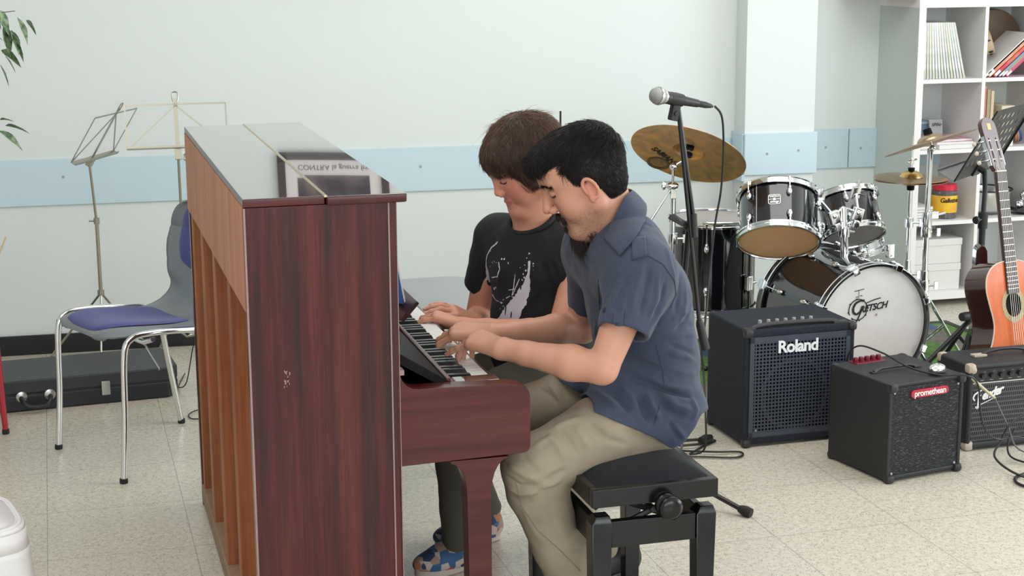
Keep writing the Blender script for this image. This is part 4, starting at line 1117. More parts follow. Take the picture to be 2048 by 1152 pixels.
v1, t1 = arm(B_['lsh'], B_['lel'], B_['lwr'], Mbl, [(8, 26, 44, 24), (2, 32, 44, 24), (-5, 34, 46, 24), (-14, 26, 10, 8)], thL, (0.042, 0.036, 0.034, 0.022), (0.80, 3.88, 0.58), (1.42, 4.16, 0.93), s=HS)
rk = W(903, 620, 4.20); Mbr = frame(B_['rwr'], rk-B_['rwr'], Vector((-0.1, -1, -0.25)))
v2, t2 = arm(B_['rsh'], B_['rel'], B_['rwr'], Mbr, [(6, 22, 30, 16), (1, 18, 26, 14), (-4, 14, 24, 14), (-9, 10, 20, 12)], [((0.022, 0.020, -0.006), 0.0145), ((0.048, 0.042, -0.014), 0.0115), ((0.076, 0.050, -0.022), 0.0095), ((0.098, 0.050, -0.030), 0.0080)], (0.046, 0.043, 0.040, 0.024), (0.85, 4.05, 0.58), (1.28, 4.50, 0.95), s=HS)
for v in (v1, v2):
    P, Q = v.mesh(); P = relax(P, Q, 2, 0.4); c = np.tile(np.array(bskin), (len(P), 1)).astype(float)
    r_ = wav(P, 0, 0, 60, 0.5, 4)+0.5; c = c*(1-0.3*r_[:, None])+np.array((0.60, 0.26, 0.18))*0.3*r_[:, None]
    parts.append((P, Q)); cols.append(c)
v = Vol((1.05, 3.98, 0.44), (1.45, 4.40, 0.94), 0.008)
v.ell((1.26, 4.17, 0.56), (0.09, 0.13, 0.09), k=0.02); v.ell((1.26, 4.17, 0.72), (0.08, 0.12, 0.14), k=0.05); v.ell((1.26, 4.18, 0.85), (0.06, 0.09, 0.06), k=0.03)
P, Q = v.mesh(); parts.append((P, Q)); cols.append(np.tile(np.array(bskin), (len(P), 1)))
P, Q = join(parts); np_obj('body', P, Q, MT['skin_boy'], boy, np.concatenate(cols))
for tips, M_ in ((t1, Mbl), (t2, Mbr)): nails(tips, M_, boy, MT['nail'])
# T-shirt
v = Vol((1.00, 3.88, 0.44), (1.50, 4.52, 1.02), 0.0036)
fw = Vector((-0.84, -0.54, 0)); lf = Vector((0.54, -0.84, 0)); Rb = [tuple(fw), tuple(lf), (0, 0, 1)]
v.ell((1.265, 4.17, 0.56), (0.125, 0.165, 0.11), R=Rb, k=0.05); v.ell((1.262, 4.17, 0.68), (0.122, 0.158, 0.13), R=Rb, k=0.05); v.ell((1.255, 4.17, 0.81), (0.112, 0.160, 0.11), R=Rb, k=0.05)
v.cap((1.200, 4.27, 0.880), (1.315, 4.10, 0.875), 0.066, k=0.05)
v.cap((1.24, 4.17, 0.90), (1.255, 4.175, 0.935), 0.078, 0.062, k=0.04)
cl = W(968, 572, 4.40); lx = (cl-B_['rsh']).normalized()
v.cap(B_['rsh'], cl+lx*0.02, 0.066, 0.058, k=0.03)
cl2 = Vector((1.40, 3.98, 0.705)); lx2 = (cl2-B_['lsh']).normalized()
v.cap(B_['lsh'], cl2+lx2*0.02, 0.070, 0.066, k=0.03)
v.half(cl, lx, 0.002, (cl+lx*0.055, 0.08)); v.cap(cl-lx*0.03, cl+lx*0.05, 0.047, 0.052, k=0.002, mode='cut')
v.half(cl2, lx2, 0.002, (cl2+lx2*0.055, 0.085)); v.cap(cl2-lx2*0.03, cl2+lx2*0.05, 0.05, 0.056, k=0.002, mode='cut')
nc = Vector((1.232, 4.158, 0.945)); nax = Vector((-0.42, -0.26, 0.87)).normalized()
v.cap(nc-nax*0.03, nc+nax*0.09, 0.060, 0.085, k=0.004, mode='cut')
P, Q = v.mesh(); P = relax(P, Q, 3); N_ = vnormals(P, Q)
TF = [((1085, 520), (1100, 570), (1120, 625), .010, -.007), ((1105, 505), (1125, 550), (1145, 600), .010, .007), ((1130, 500), (1145, 540), (1160, 580), .010, -.006), ((995, 470), (1000, 520), (995, 600), .009, .004), ((1010, 480), (1015, 540), (1010, 610), .008, -.004), ((1100, 480), (1080, 530), (1070, 600), .009, .005),
 ((975, 690), (1020, 720), (1060, 745), .010, .006), ((1000, 670), (1050, 700), (1100, 720), .010, -.006), ((1035, 640), (1060, 600), (1088, 565), .009, .004), ((972, 540), (968, 570), (965, 590), .006, -.004), ((1000, 430), (990, 460), (985, 500), .008, .004)]
P = folds_on(P, Q, TF); N_ = vnormals(P, Q); P = P+N_*(wav(P, 0, 0, 60, 0.0022, 6)+wav(P, 0, 0, 140, 0.0008, 7))[:, None]
tee = np_obj('t_shirt', P, Q, MT['tee_black'], boy); bb = bvh_of(P, Q)
q = MB(); q.torus(nc+nax*0.004, nax, 0.066, 0.0075, 48, 8, sq=1.0); q.build('neckband', MT['tee_black'], boy)
# white splatter print: strokes and drops laid over the chest, following the cloth
strokes = [([(997, 484), (985, 493), (976, 508), (973, 530), (976, 560), (980, 600), (984, 640)], [3, 2.5, 2.2, 5, 9, 10, 5]),
 ([(1059, 526), (1058, 545), (1055, 565), (1048, 590), (1036, 615), (1020, 640), (1003, 660)], [4, 5, 13, 21, 26, 32, 26]), ([(1046, 575), (1034, 600), (1016, 626), (998, 640)], [8, 18, 22, 8]),
 ([(1031, 548), (1028, 575), (1020, 605)], [1.6, 2, 1.6]), ([(1039, 558), (1034, 570), (1026, 590)], [1.6, 1.8, 1.4]), ([(998, 525), (1000, 538), (995, 555)], [2.4, 2, 1.6]), ([(984, 555), (996, 553)], [1.6, 1.6]), ([(1030, 578), (1018, 580)], [1.4, 1.4]),
 ([(1006, 600), (1020, 592), (1032, 596)], [1.4, 1.4, 1.2]), ([(986, 590), (992, 600), (1006, 606)], [1.4, 1.2, 1.2])]
drops = [(1059, 507, 1.8), (1059, 524, 2.8), (1067, 527, 1.6), (1067, 532, 1.4), (1004, 518, 2), (1009, 518, 2), (1017, 526, 2.2), (985, 525, 1.5), (989, 523, 1.4), (993, 525, 1.4), (981, 533, 1.4), (1054, 516, 1.2), (1050, 530, 1.3), (1041, 535, 1.2), (1003, 606, 1.7), (1007, 612, 1.4), (1001, 617, 1.6),
 (1052, 541, 2.2), (1047, 548, 1.8), (1049, 555, 2.2), (989, 577, 2.8), (992, 575, 2.2), (986, 590, 2.2), (1062, 545, 1.4), (982, 502, 1.2), (1066, 540, 1.5), (1045, 560, 1.8)]
lfn = np.array(lf); pc0 = np.array((1.26, 4.17, 0.0))
def chest_uv(px, py):
    h = on_shirt(px, py, bb); 
    if h[0] is None: return None
    p = np.array(h[0])-pc0; return np.array([p @ lfn, p[2]])
PXM = 0.00150
segs = []
for pts, w_ in strokes:
    uv = [chest_uv(*p) for p in pts]
    for i in range(len(uv)-1):
        if uv[i] is not None and uv[i+1] is not None: segs.append((uv[i], uv[i+1], w_[i]*PXM/2, w_[i+1]*PXM/2))
dl = [(chest_uv(a, b_), r*PXM*0.8) for a, b_, r in drops]; dl = [d for d in dl if d[0] is not None]
N_ = vnormals(P, Q); face_c = P[Q].mean(1); fN = N_[Q].mean(1)
m = (fN @ np.array(fw) > 0.1) & (face_c[:, 2] > 0.60) & (face_c[:, 2] < 0.95); QQ = Q[m]
K = 4; gi = (np.arange(K+1)/K)
V4 = P[QQ]+N_[QQ]*0.0011
U_, Vv = np.meshgrid(gi, gi, indexing='ij')
g = V4[:, 0][:, None, None]*((1-U_)*(1-Vv))[None, :, :, None]+V4[:, 1][:, None, None]*(U_*(1-Vv))[None, :, :, None]+V4[:, 2][:, None, None]*(U_*Vv)[None, :, :, None]+V4[:, 3][:, None, None]*((1-U_)*Vv)[None, :, :, None]
idx = np.arange(g.shape[0]*(K+1)**2).reshape(-1, K+1, K+1)
sq = np.stack([idx[:, :-1, :-1], idx[:, 1:, :-1], idx[:, 1:, 1:], idx[:, :-1, 1:]], -1).reshape(-1, 4); gp = g.reshape(-1, 3); cc = gp[sq].mean(1)
uu = np.stack([(cc-pc0) @ lfn, cc[:, 2]], 1); f = np.full(len(uu), 1.0)
nz = wav(cc, 0, 0, 420, 0.5, 31)+wav(cc, 0, 0, 900, 0.35, 32)
for a, b_, ra, rb in segs:
    ba = b_-a; t = np.clip(((uu-a) @ ba)/(ba @ ba+1e-9), 0, 1); dd = np.linalg.norm(uu-a-t[:, None]*ba, axis=1); f = np.minimum(f, dd-(ra+(rb-ra)*t)*(1+0.45*nz)-0.0008*nz)
for c, r in dl: f = np.minimum(f, np.linalg.norm(uu-c, axis=1)-r)
hole = (wav(cc*np.array((1, 1, 0.5)), 0, 0, 330, 1.0, 41) > 0.50)
keep = (f < 0) & ~hole; sq = sq[keep]; u = np.unique(sq); mp = np.full(len(gp), -1); mp[u] = np.arange(len(u))
np_obj('splatter_print', gp[u], mp[sq], MT['tee_print'], boy)
# trousers and trainers
P, Q = trousers((0.86, 3.92, 0.03), (1.46, 4.42, 0.66), 0.0042,
    [[((1.28, 4.09, 0.535), 0.078), ((1.05, 4.06, 0.475), 0.066), ((0.965, 4.05, 0.445), 0.060), ((0.985, 4.055, 0.30), 0.054), ((0.995, 4.06, 0.075), 0.050)],
     [((1.28, 4.24, 0.535), 0.078), ((1.08, 4.27, 0.475), 0.066), ((0.99, 4.28, 0.445), 0.060), ((1.05, 4.27, 0.28), 0.052), ((1.12, 4.26, 0.10), 0.044)]],
    [((1.30, 4.17, 0.54), (0.10, 0.15, 0.08))], MT['olive'], boy, [])
P, Q = cut_hem(P, Q, lambda P: P[:, 2] > 0.07)
np_obj('trousers', P, Q, MT['olive'], boy)
tm = mat('trainer_fabric', (0.30, 0.2, 0.16), 0.7); N, L, b = nodes(tm)
tc = N.new('ShaderNodeTexCoord'); vo = N.new('ShaderNodeTexVoronoi'); vo.inputs['Scale'].default_value = 44; vo.inputs['Randomness'].default_value = 1; L.new(tc.outputs['Object'], vo.inputs['Vector'])
sp = N.new('ShaderNodeSeparateColor'); L.new(vo.outputs['Color'], sp.inputs[0]); cr = N.new('ShaderNodeValToRGB'); cr.color_ramp.interpolation = 'CONSTANT'; e = cr.color_ramp.elements
e[0].position = 0; e[0].color = (0.42, 0.28, 0.22, 1); e[1].position = 0.25; e[1].color = (0.05, 0.13, 0.28, 1)
for p_, c_ in ((0.5, (0.62, 0.52, 0.47)), (0.68, (0.03, 0.05, 0.12)), (0.83, (0.62, 0.06, 0.10)), (0.9, (0.48, 0.2, 0.1))):
    k_ = cr.color_ramp.elements.new(p_); k_.color = (*c_, 1)
L.new(sp.outputs[0], cr.inputs[0]); L.new(cr.outputs[0], b.inputs['Base Color'])
mat('trainer_sole', (0.62, 0.52, 0.45), 0.6)
shoe(boy, (1.045, 4.085, 0), (0.865, 4.045, 0), tm, MT['trainer_sole'], 0.92)
shoe(boy, (1.165, 4.262, 0), (0.965, 4.235, 0), tm, MT['trainer_sole'], 0.92)
# hair: thick, swept forward and down over forehead and ears
P, Q = hair_cap(BM, BS, (1.00, 3.96, 0.92), (1.46, 4.36, 1.30),
    [((-0.020, 0, 0.040), (0.112, 0.095, 0.096)), ((0.028, 0, 0.056), (0.054, 0.076, 0.050)), ((-0.05, 0, -0.005), (0.080, 0.086, 0.085)), ((0.000, 0.070, 0.000), (0.040, 0.020, 0.052)), ((0.000, -0.070, 0.000), (0.040, 0.020, 0.052)), ((0.058, 0, 0.055), (0.026, 0.060, 0.034))],
    [((0.100, 0, -0.030), (0.070, 0.085, 0.076)), ((0.066, 0.10, -0.080), (0.042, 0.07, 0.085)), ((0.064, -0.10, -0.072), (0.046, 0.07, 0.088)), ((-0.02, 0, -0.155), (0.2, 0.2, 0.090)), ((0.0, 0.115, -0.062), (0.026, 0.042, 0.036)), ((0.004, -0.112, -0.050), (0.026, 0.044, 0.040))])
N_ = vnormals(P, Q); L_ = local(P, BM, BS); P = P+N_*(wav(P, 0, 0, 220, 0.0022, 9))[:, None]
shell = (P, Q); hp = []; ax = np.array(BM.to_3x3()); NL = N_ @ ax
okk = np.where(NL[:, 2] > -0.35)[0]; sel = rng.choice(okk, 17000); Lr = L_[sel]
crown = np.array([-0.055, 0, 0.13])
fd = Lr-crown; fd[:, 2] -= 0.02; fd /= np.linalg.norm(fd, axis=1)[:, None]
hp.append(strands('', P[sel], fd @ ax.T, N_[sel], 0.042, 0.00075, None, None, jit=0.10, lift=0.004, R=0.085, seed=21, curl=0.2, base=HR, wave=0.30, vr=(0.5, 2.0)))
fr_ = np.argwhere((Lr[:, 0] > 0.04) & (Lr[:, 2] < 0.07)).ravel()
hp.append(strands('', P[sel][fr_], np.tile(np.array([0.15, 0.25, -1.0]), (len(fr_), 1)) @ ax.T, N_[sel][fr_], 0.020, 0.0007, None, None, jit=0.12, lift=0.0015, R=0.09, seed=22, curl=0.3, base=HR, wave=0.3, vr=(0.5, 1.8)))
tp = np.argwhere((Lr[:, 2] > 0.10) & (Lr[:, 0] < 0.02)).ravel()[:260]
hp.append(strands('', P[sel][tp], fd[tp] @ ax.T, N_[sel][tp], 0.036, 0.0005, None, None, jit=0.5, lift=0.014, R=0.04, seed=23, curl=0.7, base=HR, vr=(0.8, 2.2)))
hair_obj('hair', shell, hp, MT['hair_brown'], boy, HR)
brow(boy, BM, BS, MT['hair_brown'], 40, 0.0022, (0.04, 0.022, 0.016))
# ------------------------------------------------------------------ general materials for the props
mat('black_gloss', (0.004, 0.004, 0.005), 0.22, coat=0.15, spec=0.35); mat('black_velvet', (0.003, 0.004, 0.007), 0.8, sheen=0.08, spec=0.2, bump=(300, 0.2)); mat('black_metal', (0.015, 0.015, 0.016), 0.38, spec=0.5)
mat('black_plastic', (0.014, 0.014, 0.015), 0.5); mat('rubber', (0.012, 0.012, 0.012), 0.7); mat('chrome', (0.80, 0.81, 0.83), 0.10, 1.0); mat('brushed_steel', (0.55, 0.55, 0.54), 0.28, 1.0)
mat('nickel', (0.40, 0.38, 0.31), 0.32, 1.0); mat('aluminium_dull', (0.42, 0.42, 0.40), 0.35, 1.0)

# ------------------------------------------------------------------ benches
def bench(label, yo, zt=0.482, name='piano_bench'):
    t = thing(name, label, 'bench', (1.255, 3.53+yo, 0), 'piano benches')
    X0, X1, Y0, Y1 = 1.104, 1.408, 3.26+yo, 3.80+yo
    q = MB(); q.box((X0, Y0, zt-0.044), (X1, Y0+0.024, zt)); q.box((X0, Y1-0.024, zt-0.044), (X1, Y1, zt)); q.box((X0, Y0+0.024, zt-0.044), (X0+0.024, Y1-0.024, zt)); q.box((X1-0.024, Y0+0.024, zt-0.044), (X1, Y1-0.024, zt))
    q.box((X0+0.024, Y0+0.024, zt-0.02), (X1-0.024, Y1-0.024, zt-0.006))
    q.build('seat_frame', MT['black_gloss'], t, bevel=0.003)
    q = MB()
    def cush(u, v):
        a = 2*u-1; b_ = 2*v-1; sx = (abs(a)**6+abs(b_)**6); hgt = 0.028*(1-max(abs(a), abs(b_))**5)*(1-0.25*(a*a+b_*b_)/2)
        return (1.256+a*0.140, 3.53+yo+b_*0.258, zt-0.002+hgt)
    q.grid(cush, 33, 41); q.build('cushion', MT['black_velvet'], t, angle=60)
    for (a, b_) in ((X0+0.002, Y0+0.004), (X1-0.050, Y0+0.004), (X0+0.002, Y1-0.052), (X1-0.050, Y1-0.052)):
        q = MB(); w_ = 0.048; tp = 0.006
        q.add([(a+tp, b_+tp, 0), (a+w_-tp, b_+tp, 0), (a+w_-tp, b_+w_-tp, 0), (a+tp, b_+w_-tp, 0), (a, b_, zt-0.085), (a+w_, b_, zt-0.085), (a+w_, b_+w_, zt-0.085), (a, b_+w_, zt-0.085), (a+0.012, b_+0.008, zt-0.068), (a+w_-0.004, b_+0.008, zt-0.068), (a+w_-0.004, b_+w_-0.008, zt-0.068), (a+0.012, b_+w_-0.008, zt-0.068)],
              [(3, 2, 1, 0), (0, 1, 5, 4), (1, 2, 6, 5), (2, 3, 7, 6), (3, 0, 4, 7), (4, 5, 9, 8), (5, 6, 10, 9), (6, 7, 11, 10), (7, 4, 8, 11), (8, 9, 10, 11)])
        q.build('leg', MT['black_gloss'], t, bevel=0.002)
    q = MB(); q.box((X0+0.05, Y0+0.010, zt-0.145), (X1-0.05, Y0+0.030, zt-0.082)); q.box((X0+0.05, Y1-0.030, zt-0.145), (X1-0.05, Y1-0.010, zt-0.082)); q.box((X0+0.012, Y0+0.05, zt-0.145), (X0+0.030, Y1-0.05, zt-0.082)); q.box((X1-0.030, Y0+0.05, zt-0.145), (X1-0.012, Y1-0.05, zt-0.082))
    q.build('apron', MT['black_gloss'], t, bevel=0.002)
    q = MB()
    for yy in (Y0+0.035, Y1-0.047):
        q.tube([(X0+0.05, yy, zt-0.115), (X1-0.06, yy, zt-0.035)], 0.007, 6); q.tube([(X1-0.05, yy+0.008, zt-0.115), (X0+0.06, yy+0.008, zt-0.035)], 0.007, 6)
    q.tube([(1.255, Y0+0.01, zt-0.062), (1.255, Y1-0.02, zt-0.062)], 0.007, 10); q.build('lift_mechanism', MT['black_metal'], t)
    q = MB(); kx, kz = 1.279, zt-0.048
    q.lathe([(0.0001, -0.032), (0.018, -0.0315), (0.027, -0.027), (0.029, -0.020), (0.026, -0.014), (0.021, -0.010), (0.019, -0.004), (0.024, 0.0), (0.027, 0.004), (0.027, 0.010), (0.0001, 0.012)], (kx, Y0-0.012, kz), (0, 1, 0), 40)
    q.build('adjusting_knob', MT['black_gloss'], t, angle=50)
    return t
bench('black gloss piano bench with round adjusting knob under the person in navy', 0)
t = thing('stool', 'small black stool hidden beneath the person in black', 'stool', (1.275, 4.18, 0))
q = MB(); q.lathe([(0.0001, 0.470), (0.12, 0.470), (0.135, 0.462), (0.138, 0.445), (0.130, 0.432), (0.0001, 0.432)], (1.305, 4.18, 0), n=40); q.build('seat', MT['black_velvet'], t)
for a in range(4):
    c_, s_ = math.cos(a*PI/2+0.5), math.sin(a*PI/2+0.5); MB().tube([(1.325+0.04*c_, 4.16+0.06*s_, 0.435), (1.325+0.055*c_, 4.16+0.08*s_, 0)], 0.011, 10).build('leg', MT['black_metal'], t)

# ------------------------------------------------------------------ shell chair
mat('shell_grey', (0.20, 0.22, 0.235), 0.35, spec=0.5); mat('pad_blue', (0.062, 0.068, 0.235), 0.9, bump=(500, 0.3), sheen=0.2)
def shell_chair(label):
    t = thing('chair', label, 'chair', (0.255, 5.40, 0))
    M = frame((0.2545, 5.40, 0), (-0.91, -0.41, 0), (0.41, -0.91, 0)) @ Matrix.Translation((0, 0, 0))
    prof = [(0.235, 0.452, 0.150), (0.225, 0.468, 0.185), (0.17, 0.474, 0.215), (0.08, 0.464, 0.228), (-0.02, 0.452, 0.225), (-0.10, 0.452, 0.205), (-0.155, 0.476, 0.180), (-0.185, 0.530, 0.165), (-0.205, 0.600, 0.180), (-0.225, 0.680, 0.205), (-0.243, 0.755, 0.205), (-0.255, 0.810, 0.165), (-0.262, 0.832, 0.09)]
    def sh(u, v, off=0.0, su=1.0, v0=0.0, v1=1.0):
        vv = (v0+(v1-v0)*v)*(len(prof)-1); i = min(int(vv), len(prof)-2); f = vv-i
        P_ = [Vector(prof[max(0, min(len(prof)-1, k))]) for k in (i-1, i, i+1, i+2)]
        p = 0.5*((2*P_[1])+(P_[2]-P_[0])*f+(2*P_[0]-5*P_[1]+4*P_[2]-P_[3])*f*f+(3*P_[1]-P_[0]-3*P_[2]+P_[3])*f**3)
        d = 0.5*((P_[2]-P_[0])+(4*P_[0]-10*P_[1]+8*P_[2]-2*P_[3])*f+(9*P_[1]-3*P_[0]-9*P_[2]+3*P_[3])*f*f)
        n = Vector((d.z, 0, -d.x)).normalized(); 
        if n.z < 0 and n.x < 0: n = -n
        a = (2*u-1)*su; seatness = 1 if vv < 5 else max(0, 1-(vv-5)/3)
        curve = 0.030*a**2*(1-0.5*seatness)+(-0.030*seatness*max(0, abs(a)-0.72)/0.28)+0.02*seatness*a*a*min(1, max(0.4, 0.4+0.3*(vv-2)))
        n2 = Vector((d.z, 0, -d.x)).normalized()
        if n2.z < 0: n2 = -n2
        if seatness == 0 and n2.x < 0: n2 = -n2
        w = Vector((p.x, a*p.z, p.y)) if False else Vector((p.x, a*p.z, p.y))
        return M @ (Vector((p.x, a*p.z, p.y))+Vector((n2.x, 0, n2.z))*(curve+off))
    def at(u, v, off=0.0, su=1.0, v0=0.0, v1=1.0):
        return sh(u, v, off, su, v0, v1)
    # profile entries are (x, z, halfwidth)
    q = MB(); q.grid(lambda u, v: at(u, v), 25, 61); q.build('shell', MT['shell_grey'], t, solid=0.007, angle=80)
    def pad(v0, v1, su, name):
        q = MB()
        def g(u, v):
            a = 2*u-1; b_ = 2*v-1; rr = (abs(a)**4+abs(b_)**4)**0.25
            k = 1.0/max(rr, 1) if rr > 1 else 1; 
            uu = 0.5+0.5*a*(1-0.16*abs(b_)**3); vv = 0.5+0.5*b_*(1-0.14*abs(a)**3)
            edge = max(abs(a), abs(b_)); return at(uu, vv, 0.005+0.013*(1-edge**8), su, v0, v1)
        q.grid(g, 31, 31); q.build(name, MT['pad_blue'], t, angle=60)
    pad(0.075, 0.42, 0.72, 'seat_pad'); pad(0.66, 0.965, 0.70, 'back_pad')
    T_ = 0.0105
    for sg in (1, -1):
        y = sg*0.225
        side_pts = smooth_path([M @ Vector(p) for p in ((0.232, sg*0.240, 0.0), (0.216, sg*0.240, 0.20), (0.207, sg*0.240, 0.41), (0.178, sg*0.240, 0.466), (0.10, sg*0.238, 0.474), (-0.03, sg*0.232, 0.462), (-0.12, sg*0.225, 0.448), (-0.155, sg*0.213, 0.405), (-0.185, sg*0.222, 0.26), (-0.238, sg*0.240, 0.0))], 6)
        MB().tube(side_pts, T_, 12).build('side_frame', MT['chrome'], t)
        for px in (0.232, -0.238):
            q = MB(); q.lathe([(0.0125, 0), (0.0135, 0.006), (0.0125, 0.016)], M @ Vector((px, sg*0.240, 0)), (0, 0, 1), 14, caps=True); q.build('foot_cap', MT['rubber'], t)
    for x in (0.09, -0.10):
        MB().tube([M @ Vector((x, -0.215, 0.446)), M @ Vector((x, -0.15, 0.425)), M @ Vector((x, 0.15, 0.425)), M @ Vector((x, 0.215, 0.446))], 0.009, 10).build('cross_tube', MT['chrome'], t)
    return t
shell_chair('grey plastic shell chair with blue pads and chrome legs behind the piano')

# ------------------------------------------------------------------ instrument cases, small things on the left
mat('case_black', (0.022, 0.024, 0.028), 0.45, bump=(350, 0.15)); mat('case_side', (0.010, 0.012, 0.016), 0.45, bump=(350, 0.15)); mat('latch', (0.5, 0.5, 0.48), 0.3, 1.0)
t = thing('instrument_case', 'long flat black instrument case lying on the floor under the chair', 'case', (-0.2, 6.2, 0))
q = MB(); 
def slab(q, x0, x1, ya, yb, z0, z1, ch=0.04):
    q.prism([(x0, ya, z0), (x1-ch, ya, z0), (x1, ya+ch, z0), (x1, yb-ch, z0), (x1-ch, yb, z0), (x0, yb, z0)], (0, 0, z1-z0))
Rz = Matrix.Translation((0.385, 6.085, 0)) @ Matrix.Rotation(math.radians(4.5), 4, 'Z') @ Matrix.Translation((-0.385, -6.085, 0))
q = MB(); q.M = Rz; slab(q, -1.0, 0.395, 6.075, 6.42, 0.002, 0.063); q.build('case_base', MT['case_side'], t, bevel=0.006)
q = MB(); q.M = Rz; slab(q, -1.0, 0.395, 6.075, 6.42, 0.067, 0.118); q.build('case_lid', [MT['case_black']], t, bevel=0.006)
q = MB(); q.M = Rz; slab(q, -0.998, 0.392, 6.079, 6.417, 0.06, 0.07, 0.04); q.build('seam_band', MT['black_plastic'], t)
hp_ = [(-0.185, 6.072, 0.055), (-0.180, 6.045, 0.045), (-0.160, 6.032, 0.030), (-0.105, 6.030, 0.028), (-0.085, 6.045, 0.045), (-0.080, 6.072, 0.055)]
MB().tube(smooth_path([Rz @ Vector(p) for p in hp_], 6), 0.009, 10).build('handle', MT['case_side'], t)
for hx_ in (-0.183, -0.082):
    q = MB(); q.M = Rz; q.lathe([(0.022, 0), (0.020, -0.006), (0.010, -0.009)], (hx_, 6.076, 0.058), (0, 1, 0), 20, caps=True); q.build('handle_plate', MT['latch'], t)
for hx_ in (0.105,):
    q = MB(); q.M = Rz; q.box((hx_, 6.068, 0.035), (hx_+0.032, 6.078, 0.090), ch=0.003); q.build('latch', MT['latch'], t)
q = MB(); q.M = Rz; q.box((0.318, 6.070, 0.112), (0.324, 6.425, 0.1192)); q.build('binding', MT['latch'], t)

# red tubular table leg on the far left
mat('red_paint', (0.36, 0.008, 0.022), 0.3, coat=0.3); mat('table_top_red', (0.35, 0.02, 0.03), 0.4)
t = thing('red_table', 'red table at the left edge, only one leg in view', 'table', (-0.60, 5.9, 0))
q = MB(); q.box((-1.05, 5.55, 0.50), (-0.30, 6.00, 0.53), ch=0.004); q.build('tabletop', MT['table_top_red'], t)
for (xa, ya, xb, yb) in ((-0.262, 5.76, -0.285, 5.79), (-1.06, 5.60, -1.02, 5.64), (-0.62, 5.53, -0.60, 5.60), (-1.06, 6.04, -1.02, 5.98)):
    q = MB(); q.tube([(xa+0.028, ya, 0.014), (xb+0.028, yb, 0.505)], [0.010, 0.018], 14); q.build('leg', MT['red_paint'], t)
    q = MB(); q.lathe([(0.011, 0), (0.013, 0.004), (0.012, 0.018)], (xa+0.028, ya, 0), (0, 0, 1), 12, caps=True); q.build('foot_cap', MT['rubber'], t)
mat('bamboo', (0.55, 0.42, 0.22), 0.6)
t = MB().tube([Vector((-0.255, 5.95, 0.531)), Vector((-0.195, 6.02, 0.66))], 0.003, 8).build('drumstick', MT['bamboo']); tag(t, 'thin pale stick leaning up from the red table', 'stick')

# white plastic stool
mat('white_plastic', (0.72, 0.70, 0.70), 0.38, spec=0.5)
t = thing('stool', 'white plastic stool in the bottom left corner', 'stool', (-0.268, 3.575, 0))
Ms = rotz((-0.268, 3.575, 0), math.radians(12))
def sq_(a, r, pw=4):
    c, s_ = math.cos(a), math.sin(a); k = (abs(c)**pw+abs(s_)**pw)**(-1/pw); return (r*k*c, r*k*s_)
q = MB(); q.M = Ms
for (r0, z0, r1, z1) in ((0.0001, 0.4475, 0.122, 0.448), (0.122, 0.448, 0.126, 0.4505), (0.126, 0.4505, 0.136, 0.4475), (0.136, 0.4475, 0.141, 0.438), (0.141, 0.438, 0.146, 0.396)):
    a_ = []; b_ = []
    for i in range(64):
        an = 2*PI*i/64; x_, y_ = sq_(an, r0); a_.append((x_, y_, z0)); x_, y_ = sq_(an, r1); b_.append((x_, y_, z1))
    q.add(a_+b_, [(i, (i+1) % 64, (i+1) % 64+64, i+64) for i in range(64)])
q.build('seat', MT['white_plastic'], t, solid=0.003, angle=25)
for k_ in range(4):
    q = MB(); q.M = Ms
    def lg(u, v):
        z = 0.397*(1-v); wd = math.radians(13+32*(1-min(1, v/0.30))**1.6) if v < 0.30 else math.radians(13-3*(v-0.3)/0.7)
        x_, y_ = sq_(PI/4+k_*PI/2+(2*u-1)*wd, 0.146+0.030*v); return (x_, y_, z)
    q.grid(lg, 25, 30); q.build('leg', MT['white_plastic'], t, solid=0.003, angle=60)

